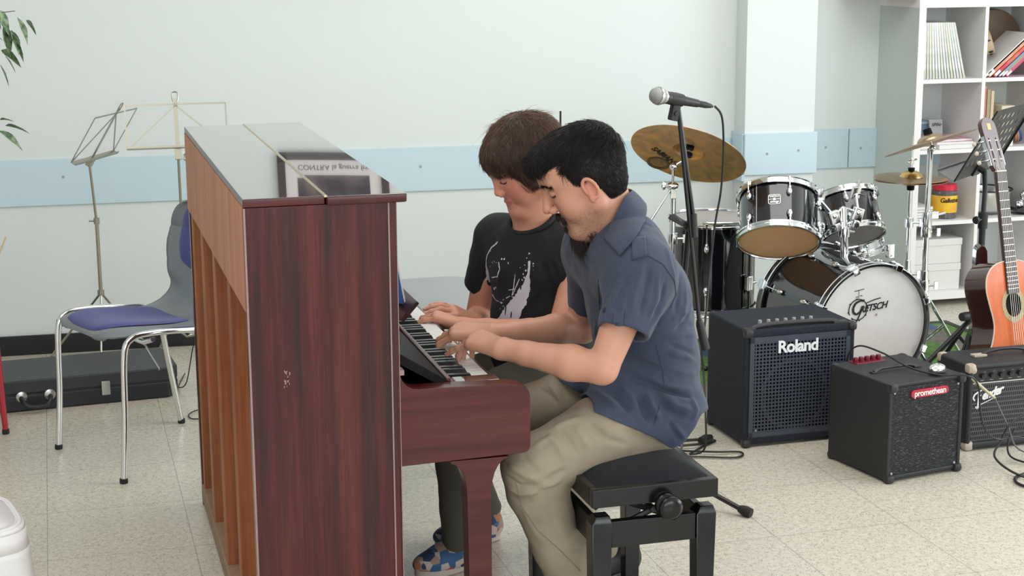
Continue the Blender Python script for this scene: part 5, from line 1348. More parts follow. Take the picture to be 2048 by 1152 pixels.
# ------------------------------------------------------------------ folding music stands
def desk_stand(base, top_z, M, label, w=0.19, h=0.17, feet=((0.2, 0.1), (-0.2, 0.1), (0, -0.22)), hub=0.33, green=None):
    t = thing('music_stand', label, 'music stand', base)
    bx, by = base[0], base[1]
    MB().tube([(bx, by, hub), (bx, by, hub+0.30)], 0.008, 10).build('lower_pole', MT['nickel'], t); MB().tube([(bx, by, hub+0.28), M @ Vector((0, 0.004, -0.03))], 0.0055, 10).build('upper_pole', MT['nickel'], t)
    q = MB(); q.lathe([(0.012, -0.012), (0.012, 0.012)], (bx, by, hub+0.29), n=12, caps=True); q.tube([(bx, by, hub+0.29), (bx-0.03, by, hub+0.292)], 0.004, 6); q.build('clamp', MT['nickel'], t)
    q = MB(); q.lathe([(0.014, -0.01), (0.014, 0.01)], (bx, by, hub), n=12, caps=True); q.build('hub', MT['nickel'], t)
    for fx, fy in feet:
        q = MB(); q.tube([(bx, by, hub), (bx+fx, by+fy, 0.012)], 0.0045, 6); q.tube([(bx, by, hub-0.16), (bx+fx*0.42, by+fy*0.42, hub*0.6)], 0.004, 6); q.build('leg', MT['nickel'], t)
        q = MB(); q.ball((bx+fx, by+fy, 0.010), (0.011, 0.011, 0.010), 10, 6); q.build('rubber_foot', MT['green_rubber' if green else 'rubber'], t)
    def bar(a, b_, wd=0.006, name='desk_bar'):
        q = MB(); q.M = M; a = Vector((a[0], 0, a[1])); b_ = Vector((b_[0], 0, b_[1])); d = (b_-a).normalized(); n = Vector((0, 1, 0)).cross(d)*wd/2
        q.prism([a-n, b_-n, b_+n, a+n], (0, 0.0025, 0)); q.build(name, MT['nickel'], t, smooth=False)
    bar((0, -0.01), (0, h+0.022), 0.016, 'spine')
    for s_ in (1, -1):
        bar((0, h), (s_*w, h), 0.006); bar((s_*w, h), (s_*w*1.0, 0.0), 0.006); bar((0, h-0.004), (s_*w*0.96, 0.004), 0.006)
    q = MB(); q.M = M; q.box((-w, -0.020, -0.003), (w, 0.003, 0.0)); q.box((-w, -0.020, -0.003), (w, -0.0175, 0.008)); q.build('ledge', MT['nickel'], t, smooth=False)
    q = MB(); q.M = M; q.tube(smooth_path([(-0.008, 0, h+0.01), (-0.011, 0, h+0.03), (-0.008, 0, h+0.045), (0.008, 0, h+0.045), (0.011, 0, h+0.03), (0.008, 0, h+0.01)], 4), 0.0025, 6); q.build('clip', MT['nickel'], t)
    q = MB(); q.M = M; q.tube(smooth_path([(0.02, 0, -0.03), (0.035, 0.0, -0.02), (0.02, 0, -0.045), (0.04, 0, -0.05)], 4), 0.003, 6); q.box((-0.012, -0.01, -0.045), (0.014, 0.01, -0.006)); q.build('tilt_bracket', MT['nickel'], t)
    return t
mat('green_rubber', (0.03, 0.16, 0.08), 0.6)
M1 = frame((0.448, 6.30, 0.925), (1, -0.03, 0.0), (0.03, 0.96, -0.26))
desk_stand((0.452, 6.34, 0), 0.92, M1, 'bare wire music stand with its desk spread out flat, just behind the piano', feet=((0.22, 0.10), (0.06, -0.24), (-0.13, 0.24)))
M2 = frame(W(187, 312, 6.5), (0.45, 0.89, 0), (-0.748, 0.378, 0.535))
desk_stand((0.135, 6.53, 0), 0.9, M2, 'bare wire music stand turned sideways, leftmost of the two', 0.19, 0.20, ((-0.235, 0.16), (0.20, 0.20), (-0.02, -0.10)), 0.33, True)

# ------------------------------------------------------------------ ficus
mat('leaf_green', (0.045, 0.13, 0.055), 0.4, spec=0.5, noise=(60, 0.8, (0.34, 0.40, 0.24))); mat('bark', (0.16, 0.12, 0.09), 0.8); mat('terracotta', (0.4, 0.18, 0.1), 0.8)
t = thing('ficus', 'green and cream leaved ficus branches at the upper left edge', 'plant', (-0.75, 5.5, 0))
q = MB(); q.lathe([(0.10, 0.0), (0.14, 0.22), (0.155, 0.26), (0.145, 0.26), (0.13, 0.23), (0.0001, 0.23)], (-0.75, 5.5, 0), n=32); q.build('pot', MT['terracotta'], t)
q = MB(); q.tube(smooth_path([(-0.75, 5.5, 0.2), (-0.74, 5.49, 0.7), (-0.70, 5.50, 1.2), (-0.68, 5.5, 1.75)], 5), [0.022-0.0009*i for i in range(16)], 10); q.build('trunk', MT['bark'], t)
leaves = MB()
def leaf(p, d, L_, droop=0.5):
    d = Vector(d).normalized(); s_ = d.cross(Vector((0, 0, 1)))
    s_ = (s_.normalized() if s_.length > 0.1 else Vector((0, 1, 0))); s_ = (s_+Vector((0, 0, random.uniform(-0.5, 0.5)))).normalized(); n = s_.cross(d).normalized(); vs = []; fs = []; k = 7
    for i in range(k+1):
        u = i/k; w = L_*0.36*math.sin(PI*u**0.75)**0.9*(1-u*0.25); c = Vector(p)+d*L_*u+Vector((0, 0, -droop*L_*u*u))
        for j in (-1, 0, 1): vs.append(c+s_*w*j+n*(0.25*w*abs(j)+0.05*w*math.sin(u*9)*j))
    for i in range(k):
        for j in range(2): a = i*3+j; fs.append((a, a+1, a+4, a+3))
    leaves.add(vs, fs)
random.seed(11)
for (a, b_, nl) in (((-0.68, 5.5, 1.30), W(30, 22, 5.4), 9), ((-0.68, 5.5, 1.10), W(-10, 66, 5.4), 12), ((-0.69, 5.5, 1.0), W(2, 262, 5.4), 8), ((-0.7, 5.5, 1.5), Vector((-0.3, 5.3, 1.62)), 10), ((-0.7, 5.5, 1.3), Vector((-0.45, 5.2, 1.45)), 10), ((-0.69, 5.5, 1.6), Vector((-0.75, 5.8, 1.9)), 10), ((-0.7, 5.5, 1.4), Vector((-1.1, 5.4, 1.6)), 12), ((-0.7, 5.5, 1.2), Vector((-0.4, 5.75, 1.4)), 10)):
    a = Vector(a); pth = smooth_path([a, a.lerp(b_, 0.5)+Vector((0, 0, 0.05)), b_], 6); MB().tube(pth, [0.005-0.0003*i for i in range(len(pth))], 6).build('branch', MT['bark'], t)
    for i in range(nl):
        f = 0.35+0.62*i/nl; j = int(f*(len(pth)-1)); p = pth[j]; d = (pth[min(j+1, len(pth)-1)]-pth[j-1]).normalized()+Vector((random.uniform(-.5, .5), random.uniform(-.8, .8), random.uniform(-1.1, -0.1))); leaf(p, d, random.uniform(0.045, 0.07))
for (px, py, dx, dz, L_) in ((34, 34, 0.35, -0.9, 0.050), (52, 40, 0.6, -0.8, 0.032), (6, 52, 0.2, -1, 0.055), (14, 62, 0.5, -0.9, 0.062), (2, 100, 0.7, -0.5, 0.05), (-6, 20, 0.4, -0.8, 0.05), (10, 112, 0.6, -0.9, 0.035), (0, 240, 1, 0.1, 0.03), (10, 252, 1, -0.12, 0.050), (-4, 262, 0.9, -0.55, 0.058), (0, 130, 0.4, -1, 0.04), (22, 60, 0.3, -1, 0.045)):
    leaf(W(px, py, 5.4), (dx, random.uniform(-0.3, 0.3), dz), L_*1.5, 0.25)
leaves.build('foliage', MT['leaf_green'], t)

# ------------------------------------------------------------------ grey table behind the keyboard
mat('table_grey', (0.33, 0.35, 0.355), 0.6)
t = thing('grey_table', 'grey round-cornered table standing behind the keyboard', 'table', (0.95, 5.30, 0))
TX0, TX1, TY0, TY1, TZ = 0.995, 1.30, 4.60, 5.14, 0.60
def rrect(x0, y0, x1, y1, r, z, n=8):
    P = []
    for cx, cy, a0 in ((x1-r, y1-r, 0), (x0+r, y1-r, PI/2), (x0+r, y0+r, PI), (x1-r, y0+r, 1.5*PI)):
        for i in range(n+1): a = a0+i/n*PI/2; P.append((cx+r*math.cos(a), cy+r*math.sin(a), z))
    return P
t.location = (1.15, 4.87, 0)
q = MB(); q.prism(rrect(TX0, TY0, TX1, TY1, 0.09, TZ-0.022), (0, 0, 0.022)); q.build('tabletop', MT['table_grey'], t, bevel=0.004)
MB().cyl((1.22, 4.88, 0.012), (1.22, 4.88, TZ-0.02), 0.022).build('pedestal', MT['chrome'], t)
q = MB(); q.lathe([(0.0001, 0.022), (0.03, 0.018), (0.055, 0.008), (0.056, 0.0)], (1.22, 4.88, 0), n=36); q.build('base', MT['black_metal'], t)

# thin dark rod behind the two heads
t = thing('microphone_stand', 'thin dark stand whose rod tip rises behind the two heads', 'stand', (1.99, 6.25, 0))
rp = W(1121, 222, 6.2); t.location = (rp.x, 6.2, 0)
MB().tube([(rp.x, 6.2, 0.02), (rp.x, 6.2, rp.z)], 0.0042, 8).build('pole', MT['black_metal'], t)
q = MB(); q.lathe([(0.0001, 0.02), (0.09, 0.016), (0.10, 0.006), (0.10, 0.0)], (rp.x, 6.2, 0), n=32); q.build('base', MT['black_metal'], t)
# ------------------------------------------------------------------ drum kit
mat('drum_black', (0.006, 0.006, 0.009), 0.09, coat=1.0); mat('head_white', (0.84, 0.80, 0.785), 0.5, noise=(26, 0.25, (0.74, 0.70, 0.68))); mat('head_amber', (0.98, 0.66, 0.36), 0.45, noise=(12, 0.4, (0.92, 0.60, 0.31)))
def translucent(m, f):
    N, L, b = nodes(m); tr = N.new('ShaderNodeBsdfTranslucent'); mxs = N.new('ShaderNodeMixShader'); mxs.inputs[0].default_value = f; out = N['Material Output']
    src = b.inputs['Base Color'].links; 
    if src: L.new(src[0].from_socket, tr.inputs[0])
    L.new(b.outputs[0], mxs.inputs[1]); L.new(tr.outputs[0], mxs.inputs[2]); L.new(mxs.outputs[0], out.inputs[0])
mat('head_front', (0.86, 0.82, 0.80), 0.55, noise=(26, 0.25, (0.76, 0.72, 0.70))); translucent(MT['head_white'], 0.5); translucent(MT['head_amber'], 0.5); mat('bounce_maple', (0.70, 0.55, 0.38), 0.6)
mat('head_grey', (0.42, 0.36, 0.38), 0.4); mat('hoop_black', (0.015, 0.016, 0.018), 0.2, coat=0.6); mat('ink', (0.015, 0.015, 0.018), 0.6); mat('badge', (0.5, 0.5, 0.5), 0.3, 1.0); mat('yellow_print', (0.62, 0.38, 0.05), 0.6)
cym = mat('cymbal_bronze', (0.42, 0.27, 0.11), 0.26, 0.75); N, L, b = nodes(cym)
tc = N.new('ShaderNodeTexCoord'); n1 = N.new('ShaderNodeTexNoise'); n1.inputs['Scale'].default_value = 14; n1.inputs['Detail'].default_value = 6; n1.inputs['Distortion'].default_value = 1.2; L.new(tc.outputs['Object'], n1.inputs[0])
cr = N.new('ShaderNodeValToRGB'); e = cr.color_ramp.elements; e[0].position = 0.35; e[0].color = (0.42, 0.25, 0.10, 1); e[1].position = 0.7; e[1].color = (0.72, 0.38, 0.11, 1); L.new(n1.outputs[0], cr.inputs[0]); L.new(cr.outputs[0], b.inputs['Base Color'])
mr = N.new('ShaderNodeMapRange'); mr.inputs[3].default_value = 0.2; mr.inputs[4].default_value = 0.42; L.new(n1.outputs[0], mr.inputs[0]); L.new(mr.outputs[0], b.inputs['Roughness'])
cy2 = mat('cymbal_pale', (0.46, 0.34, 0.23), 0.34, 0.9, noise=(18, 0.5, (0.33, 0.235, 0.15)))
mat('cup_gold', (0.62, 0.45, 0.18), 0.25, 1.0)
mat('rug', (0.10, 0.20, 0.05), 0.95)
rg = MT['rug']; N, L, b = nodes(rg); tc = N.new('ShaderNodeTexCoord'); vo = N.new('ShaderNodeTexVoronoi'); vo.inputs['Scale'].default_value = 4.2; L.new(tc.outputs['Object'], vo.inputs['Vector'])
n1 = N.new('ShaderNodeTexNoise'); n1.inputs['Scale'].default_value = 45; n1.inputs['Detail'].default_value = 4; L.new(tc.outputs['Object'], n1.inputs[0])
sp = N.new('ShaderNodeSeparateColor'); L.new(vo.outputs['Color'], sp.inputs[0]); cr = N.new('ShaderNodeValToRGB'); cr.color_ramp.interpolation = 'CONSTANT'; e = cr.color_ramp.elements
e[0].position = 0; e[0].color = (0.13, 0.27, 0.06, 1); e[1].position = 0.55; e[1].color = (0.10, 0.16, 0.30, 1)
for p_, c_ in ((0.66, (0.17, 0.33, 0.08)), (0.82, (0.22, 0.20, 0.17)), (0.92, (0.42, 0.10, 0.07))):
    k_ = cr.color_ramp.elements.new(p_); k_.color = (*c_, 1)
L.new(sp.outputs[0], cr.inputs[0]); mx = N.new('ShaderNodeMix'); mx.data_type = 'RGBA'; mx.blend_type = 'MULTIPLY'; mx.inputs[0].default_value = 0.6; c2 = N.new('ShaderNodeValToRGB'); c2.color_ramp.elements[0].position = 0.3; c2.color_ramp.elements[0].color = (0.25, 0.25, 0.25, 1); c2.color_ramp.elements[1].position = 0.65
L.new(n1.outputs[0], c2.inputs[0]); L.new(cr.outputs[0], mx.inputs[6]); L.new(c2.outputs[0], mx.inputs[7]); L.new(mx.outputs[2], b.inputs['Base Color'])
t = thing('rug', 'green play rug with printed patches under the drum kit', 'rug', (3.0, 5.8, 0))
q = MB(); q.box((2.20, 5.36, 0.0005), (3.80, 6.30, 0.006)); q.build('rug_field', rg, t)
q = MB(); q.box((2.17, 5.33, 0.0005), (2.20, 6.33, 0.008)); q.box((3.80, 5.33, 0.0005), (3.83, 6.33, 0.008)); q.box((2.20, 5.33, 0.0005), (3.80, 5.36, 0.008)); q.box((2.20, 6.30, 0.0005), (3.80, 6.33, 0.008)); q.build('rug_border', MT['black_plastic'], t)

def lug(parent, c, ax, out, s=1.0, sgn=1):
    "teardrop lug on the shell with its tension rod toward the hoop"
    M = frame(c, ax*sgn, out.cross(ax*sgn))   # x along axis, z outward
    q = MB(); q.M = M
    q.M = frame(c, ax*sgn, (ax*sgn).cross(out)*-1)
    o = Vector(out); a = Vector(ax)*sgn; sd = a.cross(o)
    q = MB(); q.M = Matrix((sd, a, o)).transposed().to_4x4(); q.M.translation = Vector(c)
    q.ball((0, 0, 0.008*s), (0.0105*s, 0.017*s, 0.010*s), 12, 8); q.ball((0, 0.016*s, 0.011*s), (0.006*s, 0.010*s, 0.006*s), 10, 6); q.build('lug', MT['chrome'], parent, angle=60)
def tension(parent, c, ax, out, ln, s=1.0):
    o = Vector(out); a = Vector(ax); p0 = Vector(c)+o*0.012*s; p1 = p0+a*ln
    q = MB(); q.tube([p0, p1], 0.0028*s, 6); q.box((0, 0, 0), (0, 0, 0)) if False else None
    q.tube([p1-a*0.002, p1+a*0.010], 0.0055*s, 6); q.build('tension_rod', MT['chrome'], parent)
def drum(name, label, c, ax, R, Ln, heads, hoopm='chrome', nl=6, ph=0.0, hoop_w=0.030, group=None, hoop_t=0.006, loc=None, lugs2=True, shellm='drum_black'):
    "c: centre of the lower/front head; ax: from there toward the other head"
    c = Vector(c); ax = Vector(ax).normalized(); t = thing(name, label, 'drum', loc or (c.x, c.y, max(0, c.z)), group)
    u = ax.orthogonal().normalized(); w = ax.cross(u); Rs = R-0.012
    q = MB(); q.lathe([(Rs-0.006, 0.004), (Rs, 0.006), (Rs, Ln-0.006), (Rs-0.006, Ln-0.004)], c, ax, 64); q.build('shell', MT[shellm], t)
    q = MB(); q.lathe([(Rs-0.007, 0.006), (Rs-0.007, Ln-0.006)], c, ax, 48); q.build('bounce_lining', MT['bounce_maple'], t)  # unseen pale lining, added to bounce light through the heads
    for hh, sg, hm in ((0.0, -1, heads[0]), (Ln, 1, heads[1])):
        q = MB(); a0 = c+ax*(hh-sg*0.018)
        hw = hoop_w
        if hoopm == 'chrome': pr = [(R-0.004, 0.0), (R+0.002, 0.0), (R+0.002, hw*0.25), (R-0.003, hw*0.35), (R-0.003, hw*0.8), (R+0.001, hw*0.92), (R-0.001, hw), (R-0.006, hw), (R-0.008, hw*0.8), (R-0.008, hw*0.3), (R-0.004, 0.0)]
        else: pr = [(R-0.010, 0), (R, 0), (R+0.001, hw*0.5), (R, hw), (R-0.010, hw), (R-0.010, 0)]
        q.lathe(pr, a0, ax*sg, 72); q.build('hoop', MT[hoopm], t, angle=50)
        q = MB(); q.lathe([(0.0001, 0), (R*0.5, 0), (R-0.012, 0), (R-0.009, -0.004)], c+ax*(hh+sg*0.0005 if hoopm == 'chrome' else hh+sg*0.002), ax*sg, 64); q.build('head', MT[hm], t)
    for i in range(nl):
        an = ph+2*PI*i/nl; o = u*math.cos(an)+w*math.sin(an)
        for hh, sg in ((Ln*0.27 if lugs2 else Ln*0.5, 1), (Ln*0.73 if lugs2 else Ln*0.5, -1)):
            if not lugs2 and sg < 0: continue
            lug(t, c+ax*hh+o*Rs, ax, o, 1.0, -sg)
        tension(t, c+ax*(Ln*0.27)+o*(Rs), -ax, o, Ln*0.27-0.006); tension(t, c+ax*(Ln*0.73)+o*(Rs), ax, o, Ln*0.27-0.006)
    return t, u, w
# bass drum
bc = Vector((2.905, 5.33, 0.262)); bax = Vector((math.sin(-0.10), math.cos(-0.10), 0.03)).normalized(); BR = 0.250
bd, bu, bw = drum('bass_drum', 'black bass drum with white front head, largest drum of the kit', bc, bax, BR, 0.40, ('head_front', 'head_front'), 'hoop_black', 0, 0, 0.036, 'drums of the kit', loc=(2.90, 5.5, 0))
for hh, sg in ((0.012, 1), (0.388, -1)):
    q = MB(); q.torus(bc+bax*(hh-sg*0.030), bax, BR+0.0005, 0.0022, 80, 8); q.torus(bc+bax*hh, bax, BR+0.0005, 0.0022, 80, 8); q.build('hoop_edge', MT['brushed_steel'], bd)
bx_ = Vector((math.cos(-0.10), -math.sin(-0.10), 0)); bz_ = bx_.cross(bax)
for i in range(8):
    an = 0.39+2*PI*i/8; o = bx_*math.cos(an)+bz_*math.sin(an)
    for hh, sg in ((0.0, 1), (0.40, -1)):
        q = MB(); p0 = bc+bax*hh+o*(BR+0.004)
        q.M = Matrix((o.cross(bax), bax*sg, o)).transposed().to_4x4(); q.M.translation = p0
        q.box((-0.018, -0.020, -0.003), (0.018, 0.026, 0.006), ch=0.002); q.box((-0.014, -0.030, -0.020), (0.014, -0.022, 0.004), ch=0.002); q.tube([(0, 0.02, 0.002), (0, 0.10, -0.006)], 0.0032, 6); q.box((-0.022, 0.004, 0.004), (0.022, 0.012, 0.010), ch=0.002); q.build('claw', MT['chrome'], bd)
        lug(bd, bc+bax*(hh+sg*0.115)+o*(BR-0.012), bax, o, 1.1, -sg)
for sx in (1, -1):   # spurs
    p0 = bc+bax*0.10+bx_*sx*0.235+bz_*-0.05
    q = MB(); q.tube([p0, Vector((p0.x+sx*0.10, p0.y-0.09, 0.012))], 0.007, 10); q.ball((p0.x+sx*0.10, p0.y-0.09, 0.012), 0.012, 10, 6); q.ball(p0, (0.022, 0.022, 0.022), 12, 8); q.build('spur', MT['chrome'], bd)
# lettering of the front head
FM = Matrix((bx_, bz_, -bax)).transposed().to_4x4(); lc = W(1712, 618, 5.33); FM.translation = Vector(lc)
d0 = (FM.translation-bc).dot(bax); FM.translation = FM.translation-bax*(d0+0.0050)
if bz_.z < 0: FM = FM @ Matrix.Diagonal((1, -1, 1, 1))
q = MB(); q.M = FM
R_ = 0.042
for i in range(56):
    if 27 <= i <= 29: continue
    a0, a1 = 2*PI*i/56+0.6, 2*PI*(i+1)/56+0.6
    q.add([(R_*math.cos(a0), R_*math.sin(a0), 0), (R_*math.cos(a1), R_*math.sin(a1), 0), ((R_-0.004)*math.cos(a1), (R_-0.004)*math.sin(a1), 0), ((R_-0.004)*math.cos(a0), (R_-0.004)*math.sin(a0), 0)], [(0, 1, 2, 3)])
for i in range(8):
    a = 2*PI*i/8+0.2; q.box((R_*math.cos(a)-0.003, R_*math.sin(a)-0.003, -0.0002), (R_*math.cos(a)+0.003, R_*math.sin(a)+0.003, 0.0002))
def strk(q, pts, w):
    for i in range(len(pts)-1):
        a, b_ = Vector((*pts[i], 0)), Vector((*pts[i+1], 0)); n = Vector((-(b_-a).y, (b_-a).x, 0)).normalized(); wa, wb = w[i]/2, w[i+1]/2
        q.add([a-n*wa, b_-n*wb, b_+n*wb, a+n*wa], [(0, 1, 2, 3)])
G = [(0.024, 0.032), (0.008, 0.034), (-0.012, 0.026), (-0.022, 0.008), (-0.020, -0.010), (-0.006, -0.018), (0.008, -0.010), (0.018, 0.008), (0.021, 0.008)]
strk(q, G, [0.006, 0.007, 0.009, 0.010, 0.010, 0.008, 0.007, 0.006, 0.006]); strk(q, [(0.020, 0.006), (0.004, -0.030), (-0.012, -0.060)], [0.007, 0.006, 0.004])
strk(q, [(0.032, 0.022), (0.072, 0.034), (0.098, 0.038)], [0.004]*3); strk(q, [(0, 0.042), (0, 0.075)], [0.002]*2); strk(q, [(-0.020, 0.072), (0.022, 0.078)], [0.003]*2); strk(q, [(-0.012, 0.050), (-0.004, 0.050)], [0.003]*2); strk(q, [(0.005, 0.053), (0.016, 0.053)], [0.003]*2)
q.build('emblem', MT['ink'], bd, smooth=False)
text_obj('lettering', 'RETSCH', 0.036, FM @ Matrix.Rotation(0.10, 4, 'Z') @ Matrix.Translation((0.066, -0.003, 0)), MT['ink'], bd, 0.0004, shear=0.35, bold=0.0008, space=0.92)
q = MB(); q.M = FM; q.lathe([(0.0001, 0), (0.005, 0)], (0.082, -0.026, 0.0002), n=16); q.build('small_mark', MT['head_grey'], bd)

# toms
tc1 = W(1557, 483, 5.60); ta = Vector((0.26, 0.64, 1.0)).normalized()
tm1, u1, w1 = drum('tom_drum', 'black rack tom with amber lower head, left of the two mounted toms', tc1, ta, 0.161, 0.195, ('head_amber', 'head_white'), 'chrome', 6, 0.55, 0.026, 'drums of the kit')
def shell_pt(c, ax, R, Ln, az_dir, h):
    o = Vector(az_dir)-ax*Vector(az_dir).dot(ax); o.normalize(); return Vector(c)+ax*h+o*R, o
p_, o_ = shell_pt(tc1, ta, 0.1495, 0.185, (-0.48, -0.85, 0), 0.108); sd = ta.cross(o_)*1
BM_ = Matrix((o_.cross(ta)*-1, ta, o_)).transposed().to_4x4(); BM_.translation = p_+o_*0.0012
def rr2(w, h, r, n=5):
    P = []
    for cx, cy, a0 in ((w-r, h-r, 0), (-w+r, h-r, PI/2), (-w+r, -h+r, PI), (w-r, -h+r, 1.5*PI)):
        for i in range(n+1): a = a0+i/n*PI/2; P.append((cx+r*math.cos(a), cy+r*math.sin(a), 0))
    return P
q = MB(); q.M = BM_; A_o, A_i = rr2(0.0235, 0.0205, 0.008), rr2(0.0215, 0.0185, 0.007); n_ = len(A_o); q.add(A_o+A_i, [(i, (i+1) % n_, (i+1) % n_+n_, i+n_) for i in range(n_)]); q.box((-0.022, -0.0012, 0), (-0.009, 0.0012, 0.0004)); q.box((0.009, -0.0012, 0), (0.022, 0.0012, 0.0004)); q.lathe([(0.0001, 0.0006), (0.006, 0.0004)], (0, 0, 0), n=16); q.build('badge', MT['badge'], tm1, smooth=False)
text_obj('badge_lettering', 'GRETSCH', 0.0085, BM_ @ Matrix.Translation((0, 0.012, 0.0004)), MT['badge'], tm1, 0.0002, bold=0.0003); text_obj('badge_lettering', 'energy', 0.0120, BM_ @ Matrix.Translation((0, -0.0105, 0.0004)), MT['badge'], tm1, 0.0002, shear=0.3, bold=0.0004)
# wrap seam line
p_, o_ = shell_pt(tc1, ta, 0.1515, 0.185, (-0.80, -0.60, 0), 0); MB().tube([p_+ta*0.01, p_+ta*0.18], 0.0008, 6).build('wrap_seam', MT['badge'], tm1)
tc2 = W(1708, 472, 5.72); ta2 = Vector((0.03, 0.60, 1.0)).normalized()
tm2, u2, w2 = drum('tom_drum', 'black rack tom with yellow print on its lower head, right of the two mounted toms', tc2, ta2, 0.128, 0.170, ('head_grey', 'head_white'), 'chrome', 6, 0.2, 0.026, 'drums of the kit')
q = MB(); M_ = Matrix((Vector((1, 0, 0.2)).normalized(), ta2.cross(Vector((1, 0, 0.2))).normalized(), ta2)).transposed().to_4x4(); M_.translation = tc2-ta2*0.0022
q.M = M_; q.prism([(0.035, -0.07, 0), (0.075, -0.062, 0), (0.102, -0.02, 0), (0.098, 0.03, 0), (0.070, 0.045, 0), (0.040, 0.02, 0)], (0, 0, 0.0006)); q.build('printed_mark', MT['yellow_print'], tm2, smooth=False)
# floor tom
ft, uf, wf = drum('floor_tom', 'black floor tom on three chrome legs, farthest left of the drums', (2.585, 6.10, 0.205), (0, 0, 1), 0.188, 0.372, ('head_white', 'head_white'), 'chrome', 6, 0.25, 0.030, 'drums of the kit', loc=(2.585, 6.1, 0))
for an in (-1.10, 1.0, 3.0):
    o = Vector((math.cos(an), math.sin(an), 0)); p = Vector((2.585, 6.10, 0))+o*0.196
    q = MB(); q.tube([p+Vector((0, 0, 0.48)), p+Vector((0, 0, 0.18)), p+o*0.02+Vector((0, 0, 0.10)), p+o*0.035+Vector((0, 0, 0.014))], 0.0055, 8); q.build('leg', MT['chrome'], ft)
    q = MB(); q.M = Matrix((Vector((0, 0, 1)).cross(o), Vector((0, 0, 1)), o)).transposed().to_4x4(); q.M.translation = p; q.box((-0.016, 0.30, -0.014), (0.016, 0.36, 0.010), ch=0.004); q.tube([(0.01, 0.33, 0), (0.045, 0.33, 0.0)], 0.005, 8); q.build('leg_bracket', MT['chrome'], ft)
    q = MB(); q.ball(tuple(p+o*0.035+Vector((0, 0, 0.016))), (0.012, 0.012, 0.014), 10, 6); q.build('rubber_foot', MT['rubber'], ft)
# snare behind
sn, us, ws = drum('snare_drum', 'shallow chrome snare drum half hidden behind the right-hand tom', (3.165, 6.03, 0.405), (-0.13, 0.10, 1.0), 0.155, 0.115, ('head_grey', 'head_white'), 'chrome', 8, 0.1, 0.024, 'drums of the kit', loc=(3.165, 6.03, 0), lugs2=False, shellm='chrome')
q = MB(); q.tube([(3.165, 6.03, 0.03), (3.165, 6.03, 0.35)], 0.011, 12)
for an in (0.5, 2.6, 4.7): q.tube([(3.165, 6.03, 0.18), (3.165+0.19*math.cos(an), 6.03+0.19*math.sin(an), 0.016)], 0.006, 8); q.tube([(3.165, 6.03, 0.35), (3.165+0.14*math.cos(an), 6.03+0.14*math.sin(an), 0.39)], 0.006, 8)
q.build('stand', MT['chrome'], sn)
q = MB(); q.box((3.30, 5.93, 0.395), (3.33, 5.955, 0.455), ch=0.003); q.tube([(3.20, 5.87, 0.385), (3.31, 5.89, 0.387), (3.32, 5.93, 0.41)], 0.003, 6); q.build('strainer', MT['chrome'], sn)
# tom mount on the bass drum
t = thing('tom_mount', 'chrome double tom holder rising from the bass drum between the two toms', 'drum hardware', (W(1690, 530, 5.56).x, 5.56, 0.50))
pa, pb = W(1690, 530, 5.56), W(1686, 415, 5.56); q = MB(); q.cyl(pa, pb, 0.0155, n=20); q.build('post', MT['chrome'], t)
q = MB(); q.M = frame(pa, (1, 0, 0), (0, 1, 0)); q.box((-0.045, -0.03, -0.016), (0.045, 0.05, 0.006), ch=0.006); q.lathe([(0.026, 0), (0.024, 0.03), (0.019, 0.035)], (0, 0, 0), n=24, caps=True); q.tube([(0.02, 0, 0.02), (0.07, 0, 0.045)], 0.004, 6); q.ball((0.075, 0, 0.048), (0.012, 0.005, 0.012), 8, 6); q.build('base_plate', MT['chrome'], t)
q = MB(); q.lathe([(0.021, -0.02), (0.022, 0.0), (0.021, 0.02)], (pa+pb)*0.5+Vector((0, 0, 0.02)), n=20, caps=True); q.tube([(pa+pb)*0.5+Vector((0.02, -0.01, 0.02)), (pa+pb)*0.5+Vector((0.035, -0.02, 0.02))], 0.006, 8); q.build('collar', MT['chrome'], t)
for (px, py, ex, ey, nm) in ((1668, 432, 1640, 400, -1), (1716, 425, 1712, 385, 1)):
    a = W(px, py, 5.55); e_ = W(ex, ey, 5.60); q = MB(); q.tube([pb, a, e_], 0.0065, 10); q.ball(tuple(a), 0.017, 14, 10)
    q.M = frame(a, (1, 0, -0.3*nm), (0, 1, 0)); q.box((-0.022, -0.012, -0.035), (0.022, 0.012, 0.02), ch=0.006); q.box((-0.012, -0.018, -0.06), (0.012, 0.006, -0.03), ch=0.004); q.lathe([(0.011, -0.02), (0.012, -0.012)], (0, 0, -0.048), (0, 1, 0), 14, caps=True); q.M = Matrix.Identity(4)
    q.build('tilter', MT['chrome'], t, angle=50)
    q = MB(); q.M = frame(e_, (0.9, 0.1, 0), (0, 1, 0.3)); q.box((-0.017, -0.008, -0.026), (0.017, 0.010, 0.026), ch=0.004); q.prism([(-0.006, -0.008, 0.026), (0.006, -0.008, 0.026), (0.001, -0.008, 0.058)], (0, 0.008, 0)); q.tube([(0, -0.012, 0.0), (0.03*nm, -0.02, -0.006)], 0.004, 6); q.build('arm_bracket', MT['chrome'], t)

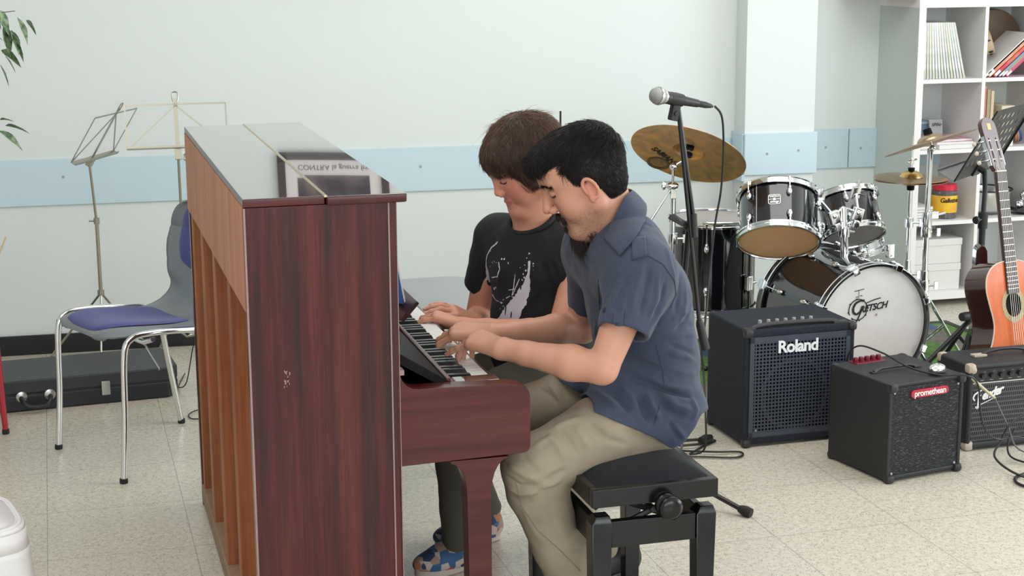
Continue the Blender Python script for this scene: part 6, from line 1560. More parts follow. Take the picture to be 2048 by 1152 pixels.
# cymbals
def cymbal(q, c, ax, R, cup=0.28, bow=0.055):
    pr = [(0.006, bow*R+0.030*R/0.2)]
    for i in range(1, 7): a = i/6*PI/2; pr.append((R*cup*math.sin(a), bow*R*1.0+0.028*R/0.2*math.cos(a)))
    for i in range(1, 13): f = i/12; r = R*(cup+(1-cup)*f); pr.append((r, bow*R*(1-f**1.5)))
    th = 0.0014
    q.lathe(pr+[(R, -th)]+[(r, z-th) for r, z in reversed(pr)], c, ax, 96)
def tripod(t, base, ztop, legs, r=0.0125, pts=None, chrome='chrome', lo=0.16, hub=0.34):
    x, y = base
    q = MB(); q.tube([(x, y, 0.06), (x, y, hub+0.06)], r*1.25, 14); q.tube([(x, y, hub), (x, y, ztop)], r*0.85, 14); q.build('pole', MT[chrome], t)
    for fx, fy in legs:
        d = Vector((fx, fy, 0)).normalized(); s_ = Vector((-d.y, d.x, 0))*0.012
        q = MB()
        for sg in (1, -1):
            q.tube([Vector((x, y, hub-0.02))+s_*sg, Vector((x+fx*0.85, y+fy*0.85, 0.055))+s_*sg, Vector((x+fx, y+fy, 0.016))+s_*sg*0.6], 0.0050, 8); q.tube([Vector((x, y, 0.07))+s_*sg, Vector((x+fx*0.55, y+fy*0.55, 0.145))+s_*sg], 0.0042, 8)
        q.build('leg', MT[chrome], t); q = MB(); q.tube([(x+fx*0.96, y+fy*0.96, 0.016), (x+fx*1.06, y+fy*1.06, 0.012)], 0.0115, 10); q.build('rubber_foot', MT['rubber'], t)
    for z in (hub, hub+0.22):
        q = MB(); q.lathe([(r*1.6, -0.02), (r*1.7, 0), (r*1.6, 0.02)], (x, y, z), n=16, caps=True); q.tube([(x+0.01, y-0.01, z), (x+0.045, y-0.02, z)], 0.0045, 6); q.prism([(x+0.035, y-0.024, z-0.016), (x+0.05, y-0.024, z-0.016), (x+0.05, y-0.024, z+0.016), (x+0.035, y-0.024, z+0.016)], (0, 0.006, 0)); q.build('wing_clamp', MT[chrome], t)
def felts(q, p, ax, k=1): q.lathe([(0.016, -0.018), (0.017, -0.004)], p, ax, 20, caps=True); q.lathe([(0.015, 0.014), (0.015, 0.032)], p, ax, 20, caps=True)
# left crash, leaning on a boom
t = thing('cymbal_stand', 'bronze crash cymbal on a chrome boom stand, left of the toms', 'cymbal', (2.28, 5.9, 0), 'cymbals of the kit')
c1 = W(1378, 303, 5.75); a1_ = Vector((0.50, 0.50, 1.0)).normalized()
q = MB(); cymbal(q, c1-a1_*0.012, a1_, 0.226); q.build('cymbal', cym, t, angle=50)
q = MB(); felts(q, c1-a1_*0.004, a1_); q.build('felt', MT['black_velvet'], t)
tp = W(1345, 372, 5.78); j2 = W(1347, 333, 5.76)
q = MB(); q.tube([c1+a1_*0.05, c1-a1_*0.035], 0.0045, 8); q.tube([c1-a1_*0.03, j2], 0.005, 8); q.tube([j2, tp, W(1295, 450, 5.8)], 0.0055, 10); q.ball(tuple(j2), 0.016, 14, 10); q.build('boom_arm', MT['chrome'], t)
q = MB(); q.M = frame(tp, (1, 0, 0), (0, 1, 0)); q.ball((0, 0, 0.0), (0.026, 0.018, 0.016), 14, 8); q.box((-0.010, -0.012, -0.05), (0.014, 0.012, -0.01), ch=0.004); q.ball((-0.038, -0.005, 0.004), (0.010, 0.006, 0.018), 10, 6); q.tube([(-0.03, 0, 0.0), (0, 0, 0)], 0.005, 8); q.build('boom_tilter', MT['chrome'], t)
tripod(t, (tp.x+0.008, 5.79), tp.z-0.03, ((-0.10, 0.16), (0.16, 0.04), (-0.07, -0.15)), 0.0125)
def on_plane(px, py):
    d = W(px, py, 1.0)-CAM; o = c1-CAM; return CAM+d*(o.dot(a1_)/d.dot(a1_))
xa_, xb_ = on_plane(1302, 290), on_plane(1353, 327); xd_ = (xb_-xa_).normalized(); zd_ = -a1_; yd_ = zd_.cross(xd_)
Lm = Matrix((xd_, yd_, zd_)).transposed().to_4x4(); Lm.translation = (xa_+xb_)/2
# drop lettering and rings onto the cymbal's underside
def on_bow(p, h_=0.0022):
    r_ = (p-(c1-a1_*0.012)); rad = (r_-a1_*r_.dot(a1_)).length/0.226; f = max(0, (rad-0.28)/0.72); return p-a1_*(r_.dot(a1_))+a1_*(0.055*0.226*(1-f**1.5)-0.0014-h_)
lt = text_obj('lettering', 'SABIAN', 0.040, Lm @ Matrix.Diagonal(((xb_-xa_).length/0.166, 1, 1, 1)), MT['ink'], t, 0.0003, bold=0.0012)
pl_ = parent_loc(t)
for v_ in lt.data.vertices: v_.co = on_bow(v_.co+pl_, 0.0016)-pl_
q = MB()
cc = on_bow(on_plane(1318, 322), 0.0012); xx = xd_; yy = a1_.cross(xx).normalized()
for r0, r1 in ((0.006, 0.0075), (0.012, 0.0135), (0.018, 0.0195), (0.025, 0.0265), (0.033, 0.046)):
    ring = []
    for i in range(40):
        a = 2*PI*i/40; ring.append([on_bow(cc+xx*r*math.cos(a)+yy*r*math.sin(a), 0.0016) for r in (r0, r1)])
    q.add([p for rg_ in ring for p in rg_], [(2*i, 2*i+1, (2*i+3) % 80, (2*i+2) % 80) for i in range(40)])
mat('bronze_dark', (0.16, 0.10, 0.05), 0.4, 0.8); q.build('ring_mark', MT['bronze_dark'], t, smooth=False)
# right crash
t = thing('cymbal_stand', 'pale crash cymbal tilted steeply on a straight chrome stand, before the bookshelf', 'cymbal', (3.37, 5.75, 0), 'cymbals of the kit')
c2 = W(1860, 280, 5.75); a2_ = Vector((-0.22, 0.30, 1.0)).normalized()
q = MB(); cymbal(q, c2-a2_*0.012, a2_, 0.188); q.build('cymbal', cy2, t, angle=50)
q = MB(); q.lathe([(0.016, 0.0), (0.018, 0.012), (0.016, 0.030), (0.010, 0.032)], c2+a2_*0.016, a2_, 20, caps=True); q.build('felt', MT['black_velvet'], t)
q = MB(); q.tube([c2+a2_*0.04, c2-a2_*0.03], 0.0045, 8); q.ball(tuple(c2-a2_*0.035), (0.014, 0.012, 0.014), 12, 8); q.build('tilter', MT['chrome'], t)
tripod(t, (3.368, 5.75), c2.z-0.035, ((0.17, -0.03), (-0.05, 0.16), (-0.10, -0.13)), 0.0135, hub=0.315)
q = MB(); q.lathe([(0.020, -0.03), (0.021, 0), (0.018, 0.03)], (3.368, 5.75, 0.585), n=16, caps=True); q.box((3.375, 5.73, 0.59), (3.41, 5.75, 0.62), ch=0.003); q.tube([(3.40, 5.735, 0.605), (3.44, 5.735, 0.612)], 0.005, 6); q.build('height_clamp', MT['chrome'], t)
# hi-hat
t = thing('hi_hat', 'pair of flat hi-hat cymbals on a chrome stand in front of the shelf side', 'cymbal', (3.405, 5.95, 0), 'cymbals of the kit')
hc = W(1822, 357, 5.95)
q = MB(); cymbal(q, hc, (0.02, -0.04, 1), 0.150, 0.30, 0.05); q.build('top_cymbal', cy2, t, angle=50)
q = MB(); cymbal(q, hc-Vector((0, 0, 0.006)), (0.02, -0.04, -1), 0.150, 0.30, 0.03); q.build('bottom_cymbal', cym, t, angle=50)
q = MB(); q.lathe([(0.048, 0.008), (0.042, 0.020), (0.025, 0.030), (0.010, 0.033)], hc, n=30); q.build('cup', MT['cup_gold'], t)
q = MB(); q.lathe([(0.026, -0.022), (0.027, -0.012)], hc, n=20, caps=True); q.lathe([(0.015, -0.048), (0.017, -0.022)], hc, n=20, caps=True); q.lathe([(0.013, 0.030), (0.014, 0.045)], hc, n=20, caps=True); q.build('felt', MT['black_velvet'], t)
q = MB(); q.tube([hc+Vector((0, 0, -0.02)), hc+Vector((0, 0, 0.20))], 0.0033, 8); q.lathe([(0.009, 0.06), (0.010, 0.085)], hc, n=12, caps=True); q.tube([hc+Vector((-0.02, -0.005, 0.072)), hc+Vector((0.02, -0.005, 0.08))], 0.004, 6); q.build('clutch', MT['chrome'], t)
tripod(t, (hc.x, 5.95), hc.z-0.05, ((0.15, 0.09), (-0.14, 0.10), (-0.04, -0.14)), 0.0115, hub=0.32)

# ------------------------------------------------------------------ vocal microphone on its stand
t = thing('microphone_stand', 'black boom microphone stand behind the person in navy', 'stand', (1.75, 4.45, 0))
A0, A1, A2, A3 = W(1356, 212, 4.35), W(1386, 432, 4.35), W(1398, 640, 4.35), W(1411, 698, 4.35)
q = MB(); q.cyl(A0, A2, 0.0062, n=14); q.build('boom_arm', MT['black_metal'], t)
q = MB(); q.cyl(A0.lerp(A1, 0.04), A1, 0.0070, n=14); q.build('boom_tube', MT['brushed_black'] if 'brushed_black' in MT else mat('brushed_black', (0.06, 0.06, 0.062), 0.22, 1.0), t)
q = MB(); q.cyl(A1.lerp(A2, -0.02), A1.lerp(A2, 0.20), 0.0115, n=16); q.build('grip', MT['black_plastic'], t)
q = MB(); q.tube([A2, A2.lerp(A3, 0.15), A3], [0.009, 0.0125, 0.014], 16); q.build('counterweight', MT['black_plastic'], t)
J = W(1378, 452, 4.38); q = MB(); q.ball(tuple(J), (0.018, 0.018, 0.018), 14, 10); q.tube([J, W(1358, 442, 4.34), W(1346, 430, 4.34)], [0.008, 0.010, 0.006], 10); q.M = frame(W(1356, 442, 4.34), (1, 0, -0.55), (0, 1, 0)); q.box((-0.030, -0.008, -0.008), (0.016, 0.008, 0.008), ch=0.003); q.build('boom_clutch', MT['black_plastic'], t)
fb = Vector((1.745, 4.44, 0)); q = MB(); q.tube([fb+Vector((0, 0, 0.06)), J], 0.009, 12); q.build('pole', MT['black_metal'], t)
for fx, fy in ((0.165, -0.20), (-0.24, -0.03), (0.07, 0.24)):
    q = MB(); q.tube([fb+Vector((0, 0, 0.10)), fb+Vector((fx, fy, 0.018))], 0.008, 10); q.build('leg', MT['black_metal'], t)
    e0 = fb+Vector((fx, fy, 0.018)); d_ = Vector((fx, fy, -0.05)).normalized(); q = MB(); q.tube([e0-d_*0.012, e0, e0+d_*0.012, e0+d_*0.030], [0.010, 0.0145, 0.0165, 0.0150], 16); q.build('rubber_foot', MT['rubber'], t)
mc = thing('microphone', 'black vocal microphone with silver grille clipped on the boom stand', 'microphone', (W(1356, 200, 4.35).x, 4.35, W(1356, 200, 4.35).z))
m0, m1, m2 = W(1317, 192, 4.33), W(1395, 207, 4.37), W(1430, 213, 4.385); dm = (m1-m0).normalized()
mat('grille_steel', (0.36, 0.36, 0.36), 0.5, 1.0, bump=(900, 0.9)); mat('mic_black', (0.016, 0.016, 0.018), 0.4)
q = MB(); q.lathe([(0.0001, -0.028), (0.010, -0.0265), (0.019, -0.020), (0.0245, -0.009), (0.0255, 0.0), (0.0235, 0.010), (0.019, 0.018)], m0, dm, 36); q.build('grille', MT['grille_steel'], mc, angle=60)
q = MB(); q.lathe([(0.0262, -0.004), (0.0266, 0.0), (0.0262, 0.004)], m0, dm, 36); q.lathe([(0.0200, 0.015), (0.0208, 0.019), (0.0195, 0.023)], m0, dm, 36); q.build('ring', MT['brushed_steel'], mc)
Lh = (m1-m0).length; q = MB(); q.lathe([(0.0190, 0.020), (0.0175, 0.05), (0.0130, Lh*0.75), (0.0115, Lh), (0.0001, Lh+0.001)], m0, dm, 28); q.build('handle', MT['mic_black'], mc)
q = MB(); q.lathe([(0.0085, Lh), (0.0095, Lh+0.004), (0.0095, Lh+0.030), (0.006, Lh+0.050), (0.0035, Lh+0.058)], m0, dm, 20, caps=True); q.build('cable_plug', MT['black_plastic'], mc)
ck = W(1352, 214, 4.35); q = MB(); q.lathe([(0.0185, -0.022), (0.0195, 0.0), (0.0182, 0.024)], m0+dm*0.062, dm, 24); q.M = frame(ck, dm, (0, 1, 0)); q.box((-0.016, -0.010, -0.040), (0.012, 0.010, 0.006), ch=0.004); q.lathe([(0.008, -0.013), (0.008, 0.013)], (0, 0, -0.018), (0, 1, 0), 14, caps=True); q.build('clip', MT['black_plastic'], mc)
# ------------------------------------------------------------------ amplifiers
mat('carpet_black', (0.010, 0.012, 0.020), 0.95, bump=(700, 0.6), noise=(160, 0.5, (0.022, 0.026, 0.040))); mat('grille_metal', (0.050, 0.055, 0.078), 0.45, spec=0.5); mat('grille_dark', (0.003, 0.003, 0.004), 0.9); mat('cone', (0.17, 0.17, 0.18), 0.7); mat('logo_white', (0.80, 0.80, 0.80), 0.4)
mat('tolex', (0.014, 0.015, 0.017), 0.55, bump=(600, 0.5)); mat('corner_black', (0.020, 0.020, 0.022), 0.5); mat('logo_red', (0.48, 0.012, 0.04), 0.35); mat('knob_red', (0.16, 0.004, 0.018), 0.35); mat('cream_corner', (0.52, 0.44, 0.34), 0.45, noise=(60, 0.6, (0.35, 0.28, 0.2))); mat('panel_black', (0.012, 0.012, 0.014), 0.3); mat('pale_mark', (0.4, 0.4, 0.4), 0.5)
clo = mat('grille_cloth', (0.02, 0.021, 0.023), 0.9); N, L, b = nodes(clo); tc = N.new('ShaderNodeTexCoord'); mp = N.new('ShaderNodeMapping'); mp.inputs['Scale'].default_value = (60, 60, 420); L.new(tc.outputs['Object'], mp.inputs[0]); n1 = N.new('ShaderNodeTexNoise'); n1.inputs['Scale'].default_value = 1.3; n1.inputs['Detail'].default_value = 3; L.new(mp.outputs[0], n1.inputs[0]); cr = N.new('ShaderNodeValToRGB'); e = cr.color_ramp.elements; e[0].position = 0.56; e[0].color = (0.013, 0.014, 0.016, 1); e[1].position = 0.70; e[1].color = (0.13, 0.13, 0.14, 1); L.new(n1.outputs[0], cr.inputs[0]); L.new(cr.outputs[0], b.inputs['Base Color'])
wav_ = mat('weave_cloth', (0.02, 0.02, 0.022), 0.8); N, L, b = nodes(wav_); tc = N.new('ShaderNodeTexCoord'); mp = N.new('ShaderNodeMapping'); mp.inputs['Scale'].default_value = (125, 1, 62); L.new(tc.outputs['Object'], mp.inputs[0]); ck = N.new('ShaderNodeTexBrick'); ck.inputs['Scale'].default_value = 1; ck.inputs['Brick Width'].default_value = 1; ck.inputs['Row Height'].default_value = 1; ck.inputs['Mortar Size'].default_value = 0.22; ck.inputs['Mortar Smooth'].default_value = 0.6
sx = N.new('ShaderNodeSeparateXYZ'); L.new(mp.outputs[0], sx.inputs[0]); cb = N.new('ShaderNodeCombineXYZ'); L.new(sx.outputs[0], cb.inputs[0]); L.new(sx.outputs[2], cb.inputs[1]); L.new(cb.outputs[0], ck.inputs['Vector']); ck.inputs['Color1'].default_value = (0.008, 0.008, 0.009, 1); ck.inputs['Color2'].default_value = (0.012, 0.012, 0.013, 1); ck.inputs['Mortar'].default_value = (0.085, 0.085, 0.09, 1); L.new(ck.outputs[0], b.inputs['Base Color'])
def amp_corner(M, w, d, h, s, r, m, parent):
    for x in (0, w):
        for y in (0, d):
            for z in (0, h):
                sx, sy, sz = (1 if x == 0 else -1), (1 if y == 0 else -1), (1 if z == 0 else -1); q = MB(); q.M = M
                q.box((min(x-sx*r, x+sx*s), min(y-sy*r, y+sy*s), min(z-sz*r*(0 if z == 0 else 1), z+sz*s)), (max(x-sx*r, x+sx*s), max(y-sy*r, y+sy*s), max(z-sz*r*(0 if z == 0 else 1), z+sz*s)), ch=s*0.35); q.build('corner_guard', m, parent)
# 1: keyboard amplifier with square-hole metal grille
ra = thing('amplifier', 'large dark amplifier with square-hole metal grille and white lettering, left of the three', 'amplifier', (2.38, 5.0, 0), 'amplifiers on the floor')
M = frame((2.181, 4.845, 0), (1, 0.022, 0), (-0.022, 1, 0)); aw, ad, ah = 0.415, 0.315, 0.412
q = MB(); q.M = M; q.box((0, 0.012, 0.012), (0.024, ad, ah), ch=0.008); q.box((aw-0.024, 0.012, 0.012), (aw, ad, ah), ch=0.008); q.box((0.01, 0.006, ah-0.030), (aw-0.01, ad, ah), ch=0.008); q.box((0.01, 0.006, 0.010), (aw-0.01, ad, 0.036), ch=0.006); q.box((0.02, ad-0.02, 0.02), (aw-0.02, ad-0.004, ah-0.02)); q.box((0.02, 0.03, ah-0.055), (aw-0.02, 0.045, ah-0.02)); q.build('cabinet', MT['carpet_black'], ra, angle=50)
q = MB(); q.M = M; q.box((0.02, 0.045, 0.03), (aw-0.02, 0.06, ah-0.03)); q.build('baffle', MT['grille_dark'], ra, smooth=False)
for (cx, cz, r_) in ((aw*0.50, 0.165, 0.128), (aw*0.13, 0.335, 0.035), (aw*0.87, 0.335, 0.035)):
    q = MB(); q.M = M; q.lathe([(r_, 0.0), (r_*0.96, 0.004), (r_*0.9, -0.002), (r_*0.35, -0.030), (r_*0.33, -0.024), (r_*0.18, -0.012), (0.0001, -0.008)], (cx, 0.043, cz), (0, -1, 0), 48); q.build('speaker_cone', MT['cone'], ra, angle=60)
q = MB(); q.M = M; gx0, gx1, gz0, gz1 = 0.030, aw-0.030, 0.040, ah-0.038; nx, nz = 28, 27
for i in range(nx+1): x = gx0+(gx1-gx0)*i/nx; q.box((x-0.0024, 0.010, gz0), (x+0.0024, 0.0125, gz1))
for i in range(nz+1): z = gz0+(gz1-gz0)*i/nz; q.box((gx0, 0.0098, z-0.0024), (gx1, 0.0123, z+0.0024))
q.box((0.020, 0.008, 0.032), (0.036, 0.013, ah-0.03)); q.box((aw-0.036, 0.008, 0.032), (aw-0.020, 0.013, ah-0.03)); q.box((0.02, 0.008, ah-0.048), (aw-0.02, 0.013, ah-0.028)); q.box((0.02, 0.008, 0.030), (aw-0.02, 0.013, 0.050)); q.build('grille', MT['grille_metal'], ra, smooth=False)
amp_corner(M, aw, ad, ah, 0.030, 0.002, MT['corner_black'], ra)
text_obj('lettering', 'Roland', 0.058, M @ Matrix.Translation((0.197, 0.0065, 0.343)) @ Matrix.Rotation(PI/2, 4, 'X'), MT['logo_white'], ra, 0.0015, bold=0.0016, space=0.93)
q = MB(); q.M = M; q.tube(smooth_path([(0.03, 0.02, ah-0.002), (0.045, 0.02, ah+0.006), (0.12, 0.02, ah+0.012), (0.30, 0.02, ah+0.010), (0.345, 0.02, ah+0.004)], 5), 0.0085, 10); q.box((0.0, 0.01, ah-0.006), (0.04, 0.035, ah+0.004), ch=0.003); q.box((0.33, 0.008, ah-0.006), (0.385, 0.035, ah+0.006), ch=0.003); q.build('handle', MT['corner_black'], ra)
for i in range(7):
    q = MB(); q.M = M; q.cyl((0.09+i*0.032, 0.085, ah-0.004), (0.09+i*0.032, 0.085, ah+0.012), 0.0075, 0.006, 14); q.build('knob', MT['pale_mark'], ra)
q = MB(); q.M = M; q.box((0.345, 0.013, 0.06), (0.35, 0.0135, 0.065)) if False else q.box((0.045, 0.0075, 0.055), (0.050, 0.0080, 0.062)); q.build('screw_mark', MT['pale_mark'], ra)
# 2: small bass amplifier
pa_ = thing('amplifier', 'small black cube amplifier with a red name plate, in front of the other two', 'amplifier', (2.60, 4.55, 0), 'amplifiers on the floor')
M = frame((2.464, 4.368, 0), (0.300, 0.055, 0), (-0.055, 0.300, 0)); aw, ad, ah = 0.300, 0.312, 0.325
q = MB(); q.M = M; q.box((0, 0.008, 0.008), (0.014, ad, ah), ch=0.005); q.box((aw-0.014, 0.008, 0.008), (aw, ad, ah), ch=0.005); q.box((0.004, 0.008, ah-0.014), (aw-0.004, ad, ah), ch=0.005); q.box((0.004, 0.008, 0.008), (aw-0.004, ad, 0.024), ch=0.005); q.box((0.01, ad-0.015, 0.02), (aw-0.01, ad-0.003, ah-0.01)); q.build('cabinet', MT['tolex'], pa_, angle=50)
q = MB(); q.M = M; q.box((0.013, 0.012, 0.023), (aw-0.013, 0.022, ah-0.013), ch=0.003); q.build('grille', clo, pa_)
amp_corner(M, aw, ad, ah, 0.028, 0.003, MT['corner_black'], pa_)
def rrp(x0, x1, z0, z1, r, y, n=6):
    P = []
    for cx, cz, a0 in ((x1-r, z1-r, 0), (x0+r, z1-r, PI/2), (x0+r, z0+r, PI), (x1-r, z0+r, 1.5*PI)):
        for i in range(n+1): a = a0+i/n*PI/2; P.append((cx+r*math.cos(a), y, cz+r*math.sin(a)))
    return P
lx0, lz = 0.082, 0.283
q = MB(); q.M = M; q.prism(rrp(0.085, 0.235, 0.270, 0.296, 0.0115, 0.006), (0, 0.007, 0)); q.build('name_plate', MT['logo_red'], pa_, bevel=0.001, angle=40)
text_obj('lettering', 'promethean', 0.0275, M @ Matrix.Translation((0.160, 0.0052, 0.2835)) @ Matrix.Rotation(PI/2, 4, 'X'), MT['logo_white'], pa_, 0.0008, bold=0.0004, space=0.94)
q = MB(); q.M = M; q.tube([(0.045, 0.145, ah+0.004), (0.075, 0.150, ah+0.012), (0.19, 0.150, ah+0.012), (0.22, 0.145, ah+0.004)], 0.006, 8); q.box((0.035, 0.138, ah-0.001), (0.06, 0.156, ah+0.006), ch=0.002); q.box((0.205, 0.138, ah-0.001), (0.235, 0.156, ah+0.006), ch=0.002); q.build('handle', MT['corner_black'], pa_)
q = MB(); q.M = M; q.box((0.065, ad-0.055, ah-0.004), (0.185, ad-0.006, ah+0.003), ch=0.002); q.build('control_panel', MT['knob_red'], pa_)
for i in range(5):
    q = MB(); q.M = M; q.lathe([(0.009, 0), (0.0095, 0.006), (0.008, 0.014), (0.0001, 0.0145)], (0.078+i*0.0235, ad-0.030, ah+0.003), n=18); q.build('knob', MT['knob_red'], pa_)
q = MB(); q.M = M
for x in (0.016, aw-0.016):
    for z in (0.03, ah-0.03): q.lathe([(0.0045, 0), (0.004, -0.002)], (x+(0.006 if x < 0.1 else -0.006), 0.012, z), (0, 1, 0), 10, caps=True)
q.build('screw_mark', MT['pale_mark'], pa_)
# 3: guitar amplifier at the right edge
fa = thing('amplifier', 'black practice amplifier with cream corners, cut by the right edge', 'amplifier', (3.1, 4.72, 0), 'amplifiers on the floor')
M = frame((2.880, 4.60, 0), (1, 0.03, 0), (-0.03, 1, 0)); aw, ad, ah = 0.40, 0.200, 0.300
q = MB(); q.M = M; q.box((0, 0.0, 0.006), (0.022, ad, ah), ch=0.010); q.box((aw-0.022, 0.0, 0.006), (aw, ad, ah), ch=0.010); q.box((0.006, 0.0, ah-0.020), (aw-0.006, ad, ah), ch=0.008); q.box((0.006, 0.0, 0.006), (aw-0.006, ad, 0.030), ch=0.008); q.box((0.02, ad-0.015, 0.02), (aw-0.02, ad-0.003, ah-0.01)); q.build('cabinet', MT['tolex'], fa, angle=50)
q = MB(); q.M = M; q.box((0.020, 0.012, 0.028), (aw-0.020, 0.022, 0.232)); q.build('grille', wav_, fa, smooth=False)
q = MB(); q.M = M; q.box((0.020, 0.010, 0.236), (aw-0.020, 0.03, ah-0.018)); q.build('control_panel', MT['panel_black'], fa, smooth=False)
q = MB(); q.M = M; q.box((0.020, 0.008, 0.231), (aw-0.020, 0.014, 0.235)); q.build('trim_strip', MT['brushed_steel'], fa, smooth=False)
for i in range(9):
    q = MB(); q.M = M; x = 0.058+i*0.036; q.lathe([(0.0085, 0), (0.008, -0.010), (0.0001, -0.0105)], (x, 0.010, 0.257), (0, 1, 0), 16); q.box((x-0.0008, -0.0015, 0.257), (x+0.0008, -0.0005, 0.265)); q.build('knob', MT['corner_black'], fa)
q = MB(); q.M = M
for i in range(9): x = 0.058+i*0.036; q.box((x-0.007, 0.0092, 0.241), (x+0.007, 0.0098, 0.2425)); q.box((x+0.006, 0.0092, 0.270), (x+0.012, 0.0098, 0.2712))
q.build('panel_marks', MT['pale_mark'], fa, smooth=False)
amp_corner(M, aw, ad, ah, 0.034, 0.002, MT['cream_corner'], fa)
for x in (0.075, 0.285): q = MB(); q.M = M; q.box((x, 0.085, ah), (x+0.05, 0.115, ah+0.008), ch=0.002); q.build('handle_plate', MT['cream_corner'], fa)
q = MB(); q.M = M; q.tube(smooth_path([(0.115, 0.10, ah+0.006), (0.15, 0.10, ah+0.016), (0.205, 0.10, ah+0.020), (0.26, 0.10, ah+0.016), (0.295, 0.10, ah+0.006)], 5), 0.006, 8); q.build('handle', MT['corner_black'], fa)
TM = M @ Matrix.Translation((0.078, 0.0095, 0.190)) @ Matrix.Rotation(PI/2, 4, 'X') @ Matrix.Rotation(math.radians(14), 4, 'Z')
text_obj('lettering', 'ender', 0.040, TM @ Matrix.Translation((0.020, 0, 0)), MT['logo_white'], fa, 0.0012, shear=0.45, bold=0.0016, space=0.85)
q = MB(); q.M = TM @ Matrix.Translation((-0.030, 0, 0.0012))
strk(q, [(-0.018, -0.006), (-0.022, 0.006), (-0.014, 0.016), (0.0, 0.020), (0.016, 0.022)], [0.004, 0.006, 0.006, 0.006, 0.004]); strk(q, [(0.004, 0.020), (-0.002, -0.002), (-0.010, -0.030), (-0.012, -0.036)], [0.006, 0.007, 0.007, 0.003]); strk(q, [(-0.004, 0.004), (0.010, 0.006)], [0.005, 0.004]); strk(q, [(-0.014, -0.036), (-0.020, -0.028), (0.052, -0.020)], [0.003, 0.003, 0.0025]); q.build('emblem', MT['logo_white'], fa, smooth=False)

# shiny cup-like object, cables
t = thing('computer_mouse', 'silver rounded mouse lying on the cube amplifier', 'mouse', (2.69, 4.48, 0.329))
q = MB(); q.M = frame(Vector((2.672, 4.455, 0.333)), (0.85, 0.35, 0), (-0.35, 0.85, 0)); q.ball((0, 0, 0.010), (0.034, 0.022, 0.017), 24, 14); q.build('shell', MT['chrome'], t)
q = MB(); q.M = frame(Vector((2.672, 4.455, 0.333)), (0.85, 0.35, 0), (-0.35, 0.85, 0)); q.ball((0, 0, 0.002), (0.036, 0.024, 0.007), 24, 8); q.build('base', MT['black_plastic'], t)
mat('cable_black', (0.012, 0.012, 0.013), 0.45); mat('cable_grey', (0.10, 0.10, 0.10), 0.5); mat('plug_cream', (0.55, 0.50, 0.33), 0.4)
def cable(label, pts, r=0.0032, name='cable', m='cable_black', n=8, group='cables on the floor'):
    o = MB().tube(smooth_path(pts, n), r, 8).build(name, MT[m]); return tag(o, label, 'cable', group)
hdl = [W(1430, 213, 4.385), W(1444, 235, 4.42), W(1447, 300, 4.45), W(1442, 380, 4.48), W(1430, 450, 4.50), W(1419, 550, 4.50), W(1411, 640, 4.46), W(1404, 700, 4.44), W(1408, 760, 4.5), Vector((2.0, 4.75, 0.16)), Vector((2.02, 4.80, 0.03)), Vector((1.98, 4.83, 0.006)), Vector((2.06, 4.90, 0.006)), Vector((2.12, 4.95, 0.006)), Vector((2.02, 4.98, 0.006)), Vector((1.93, 4.90, 0.006)), Vector((2.05, 4.82, 0.010)), Vector((2.15, 4.80, 0.006)), Vector((2.11, 4.75, 0.006)), Vector((1.95, 4.80, 0.006)), Vector((1.86, 4.70, 0.006))]
cable('black microphone cable hanging from the vocal microphone down to the floor', hdl, 0.0034, 'microphone_cable')
cable('black cable loop on the floor beside the large amplifier', [Vector((1.90, 4.92, 0.013)), Vector((2.02, 4.95, 0.013)), Vector((2.10, 4.93, 0.013)), Vector((2.02, 4.90, 0.013)), Vector((1.96, 4.93, 0.02)), Vector((2.02, 5.02, 0.10)), Vector((2.06, 5.15, 0.20)), Vector((2.03, 5.2, 0.05)), Vector((2.12, 5.25, 0.006))], 0.0042)
t = tag(MB().tube([Vector((2.05, 4.91, 0.022)), Vector((2.075, 4.925, 0.022)), Vector((2.10, 4.935, 0.022))], [0.012, 0.016, 0.011], 12).build('power_connector', MT['black_plastic']), 'black connector lump amid the tangled cables', 'connector')
cable('grey wires trailing off behind the bench', [Vector((1.98, 4.90, 0.02)), Vector((1.93, 4.80, 0.008)), Vector((1.90, 4.72, 0.006)), Vector((1.84, 4.62, 0.006))], 0.0048, m='cable_grey')
cable('thin black cable lying across the cube amplifier and down its right side', [Vector((2.545, 4.80, 0.10)), Vector((2.50, 4.74, 0.30)), Vector((2.505, 4.68, 0.375)), Vector((2.55, 4.60, 0.370)), Vector((2.60, 4.50, 0.340)), Vector((2.66, 4.42, 0.331)), Vector((2.74, 4.385, 0.331)), Vector((2.79, 4.40, 0.29)), Vector((2.815, 4.42, 0.20)), Vector((2.84, 4.42, 0.13)), Vector((2.90, 4.44, 0.09)), Vector((2.98, 4.46, 0.085)), Vector((3.06, 4.47, 0.06)), Vector((3.2, 4.5, 0.01))], 0.0030, group=None)
pg = Vector((2.893, 4.602, 0.253)); pe = W(1990, 797, 4.50)
t = thing('jack_plug', 'cream jack plug with its cable in the practice amplifier', 'plug', pg)
q = MB(); q.tube([pg, pg.lerp(pe, 0.35), pg.lerp(pe, 0.38), pe], [0.0045, 0.0065, 0.0055, 0.0045], 12); q.build('plug_body', MT['plug_cream'], t)
MB().tube(smooth_path([pe, W(2015, 850, 4.46), W(2040, 900, 4.43), Vector((3.12, 4.40, 0.02)), Vector((3.2, 4.35, 0.006))], 8), 0.0028, 8).build('cable', MT['cable_grey'], t)
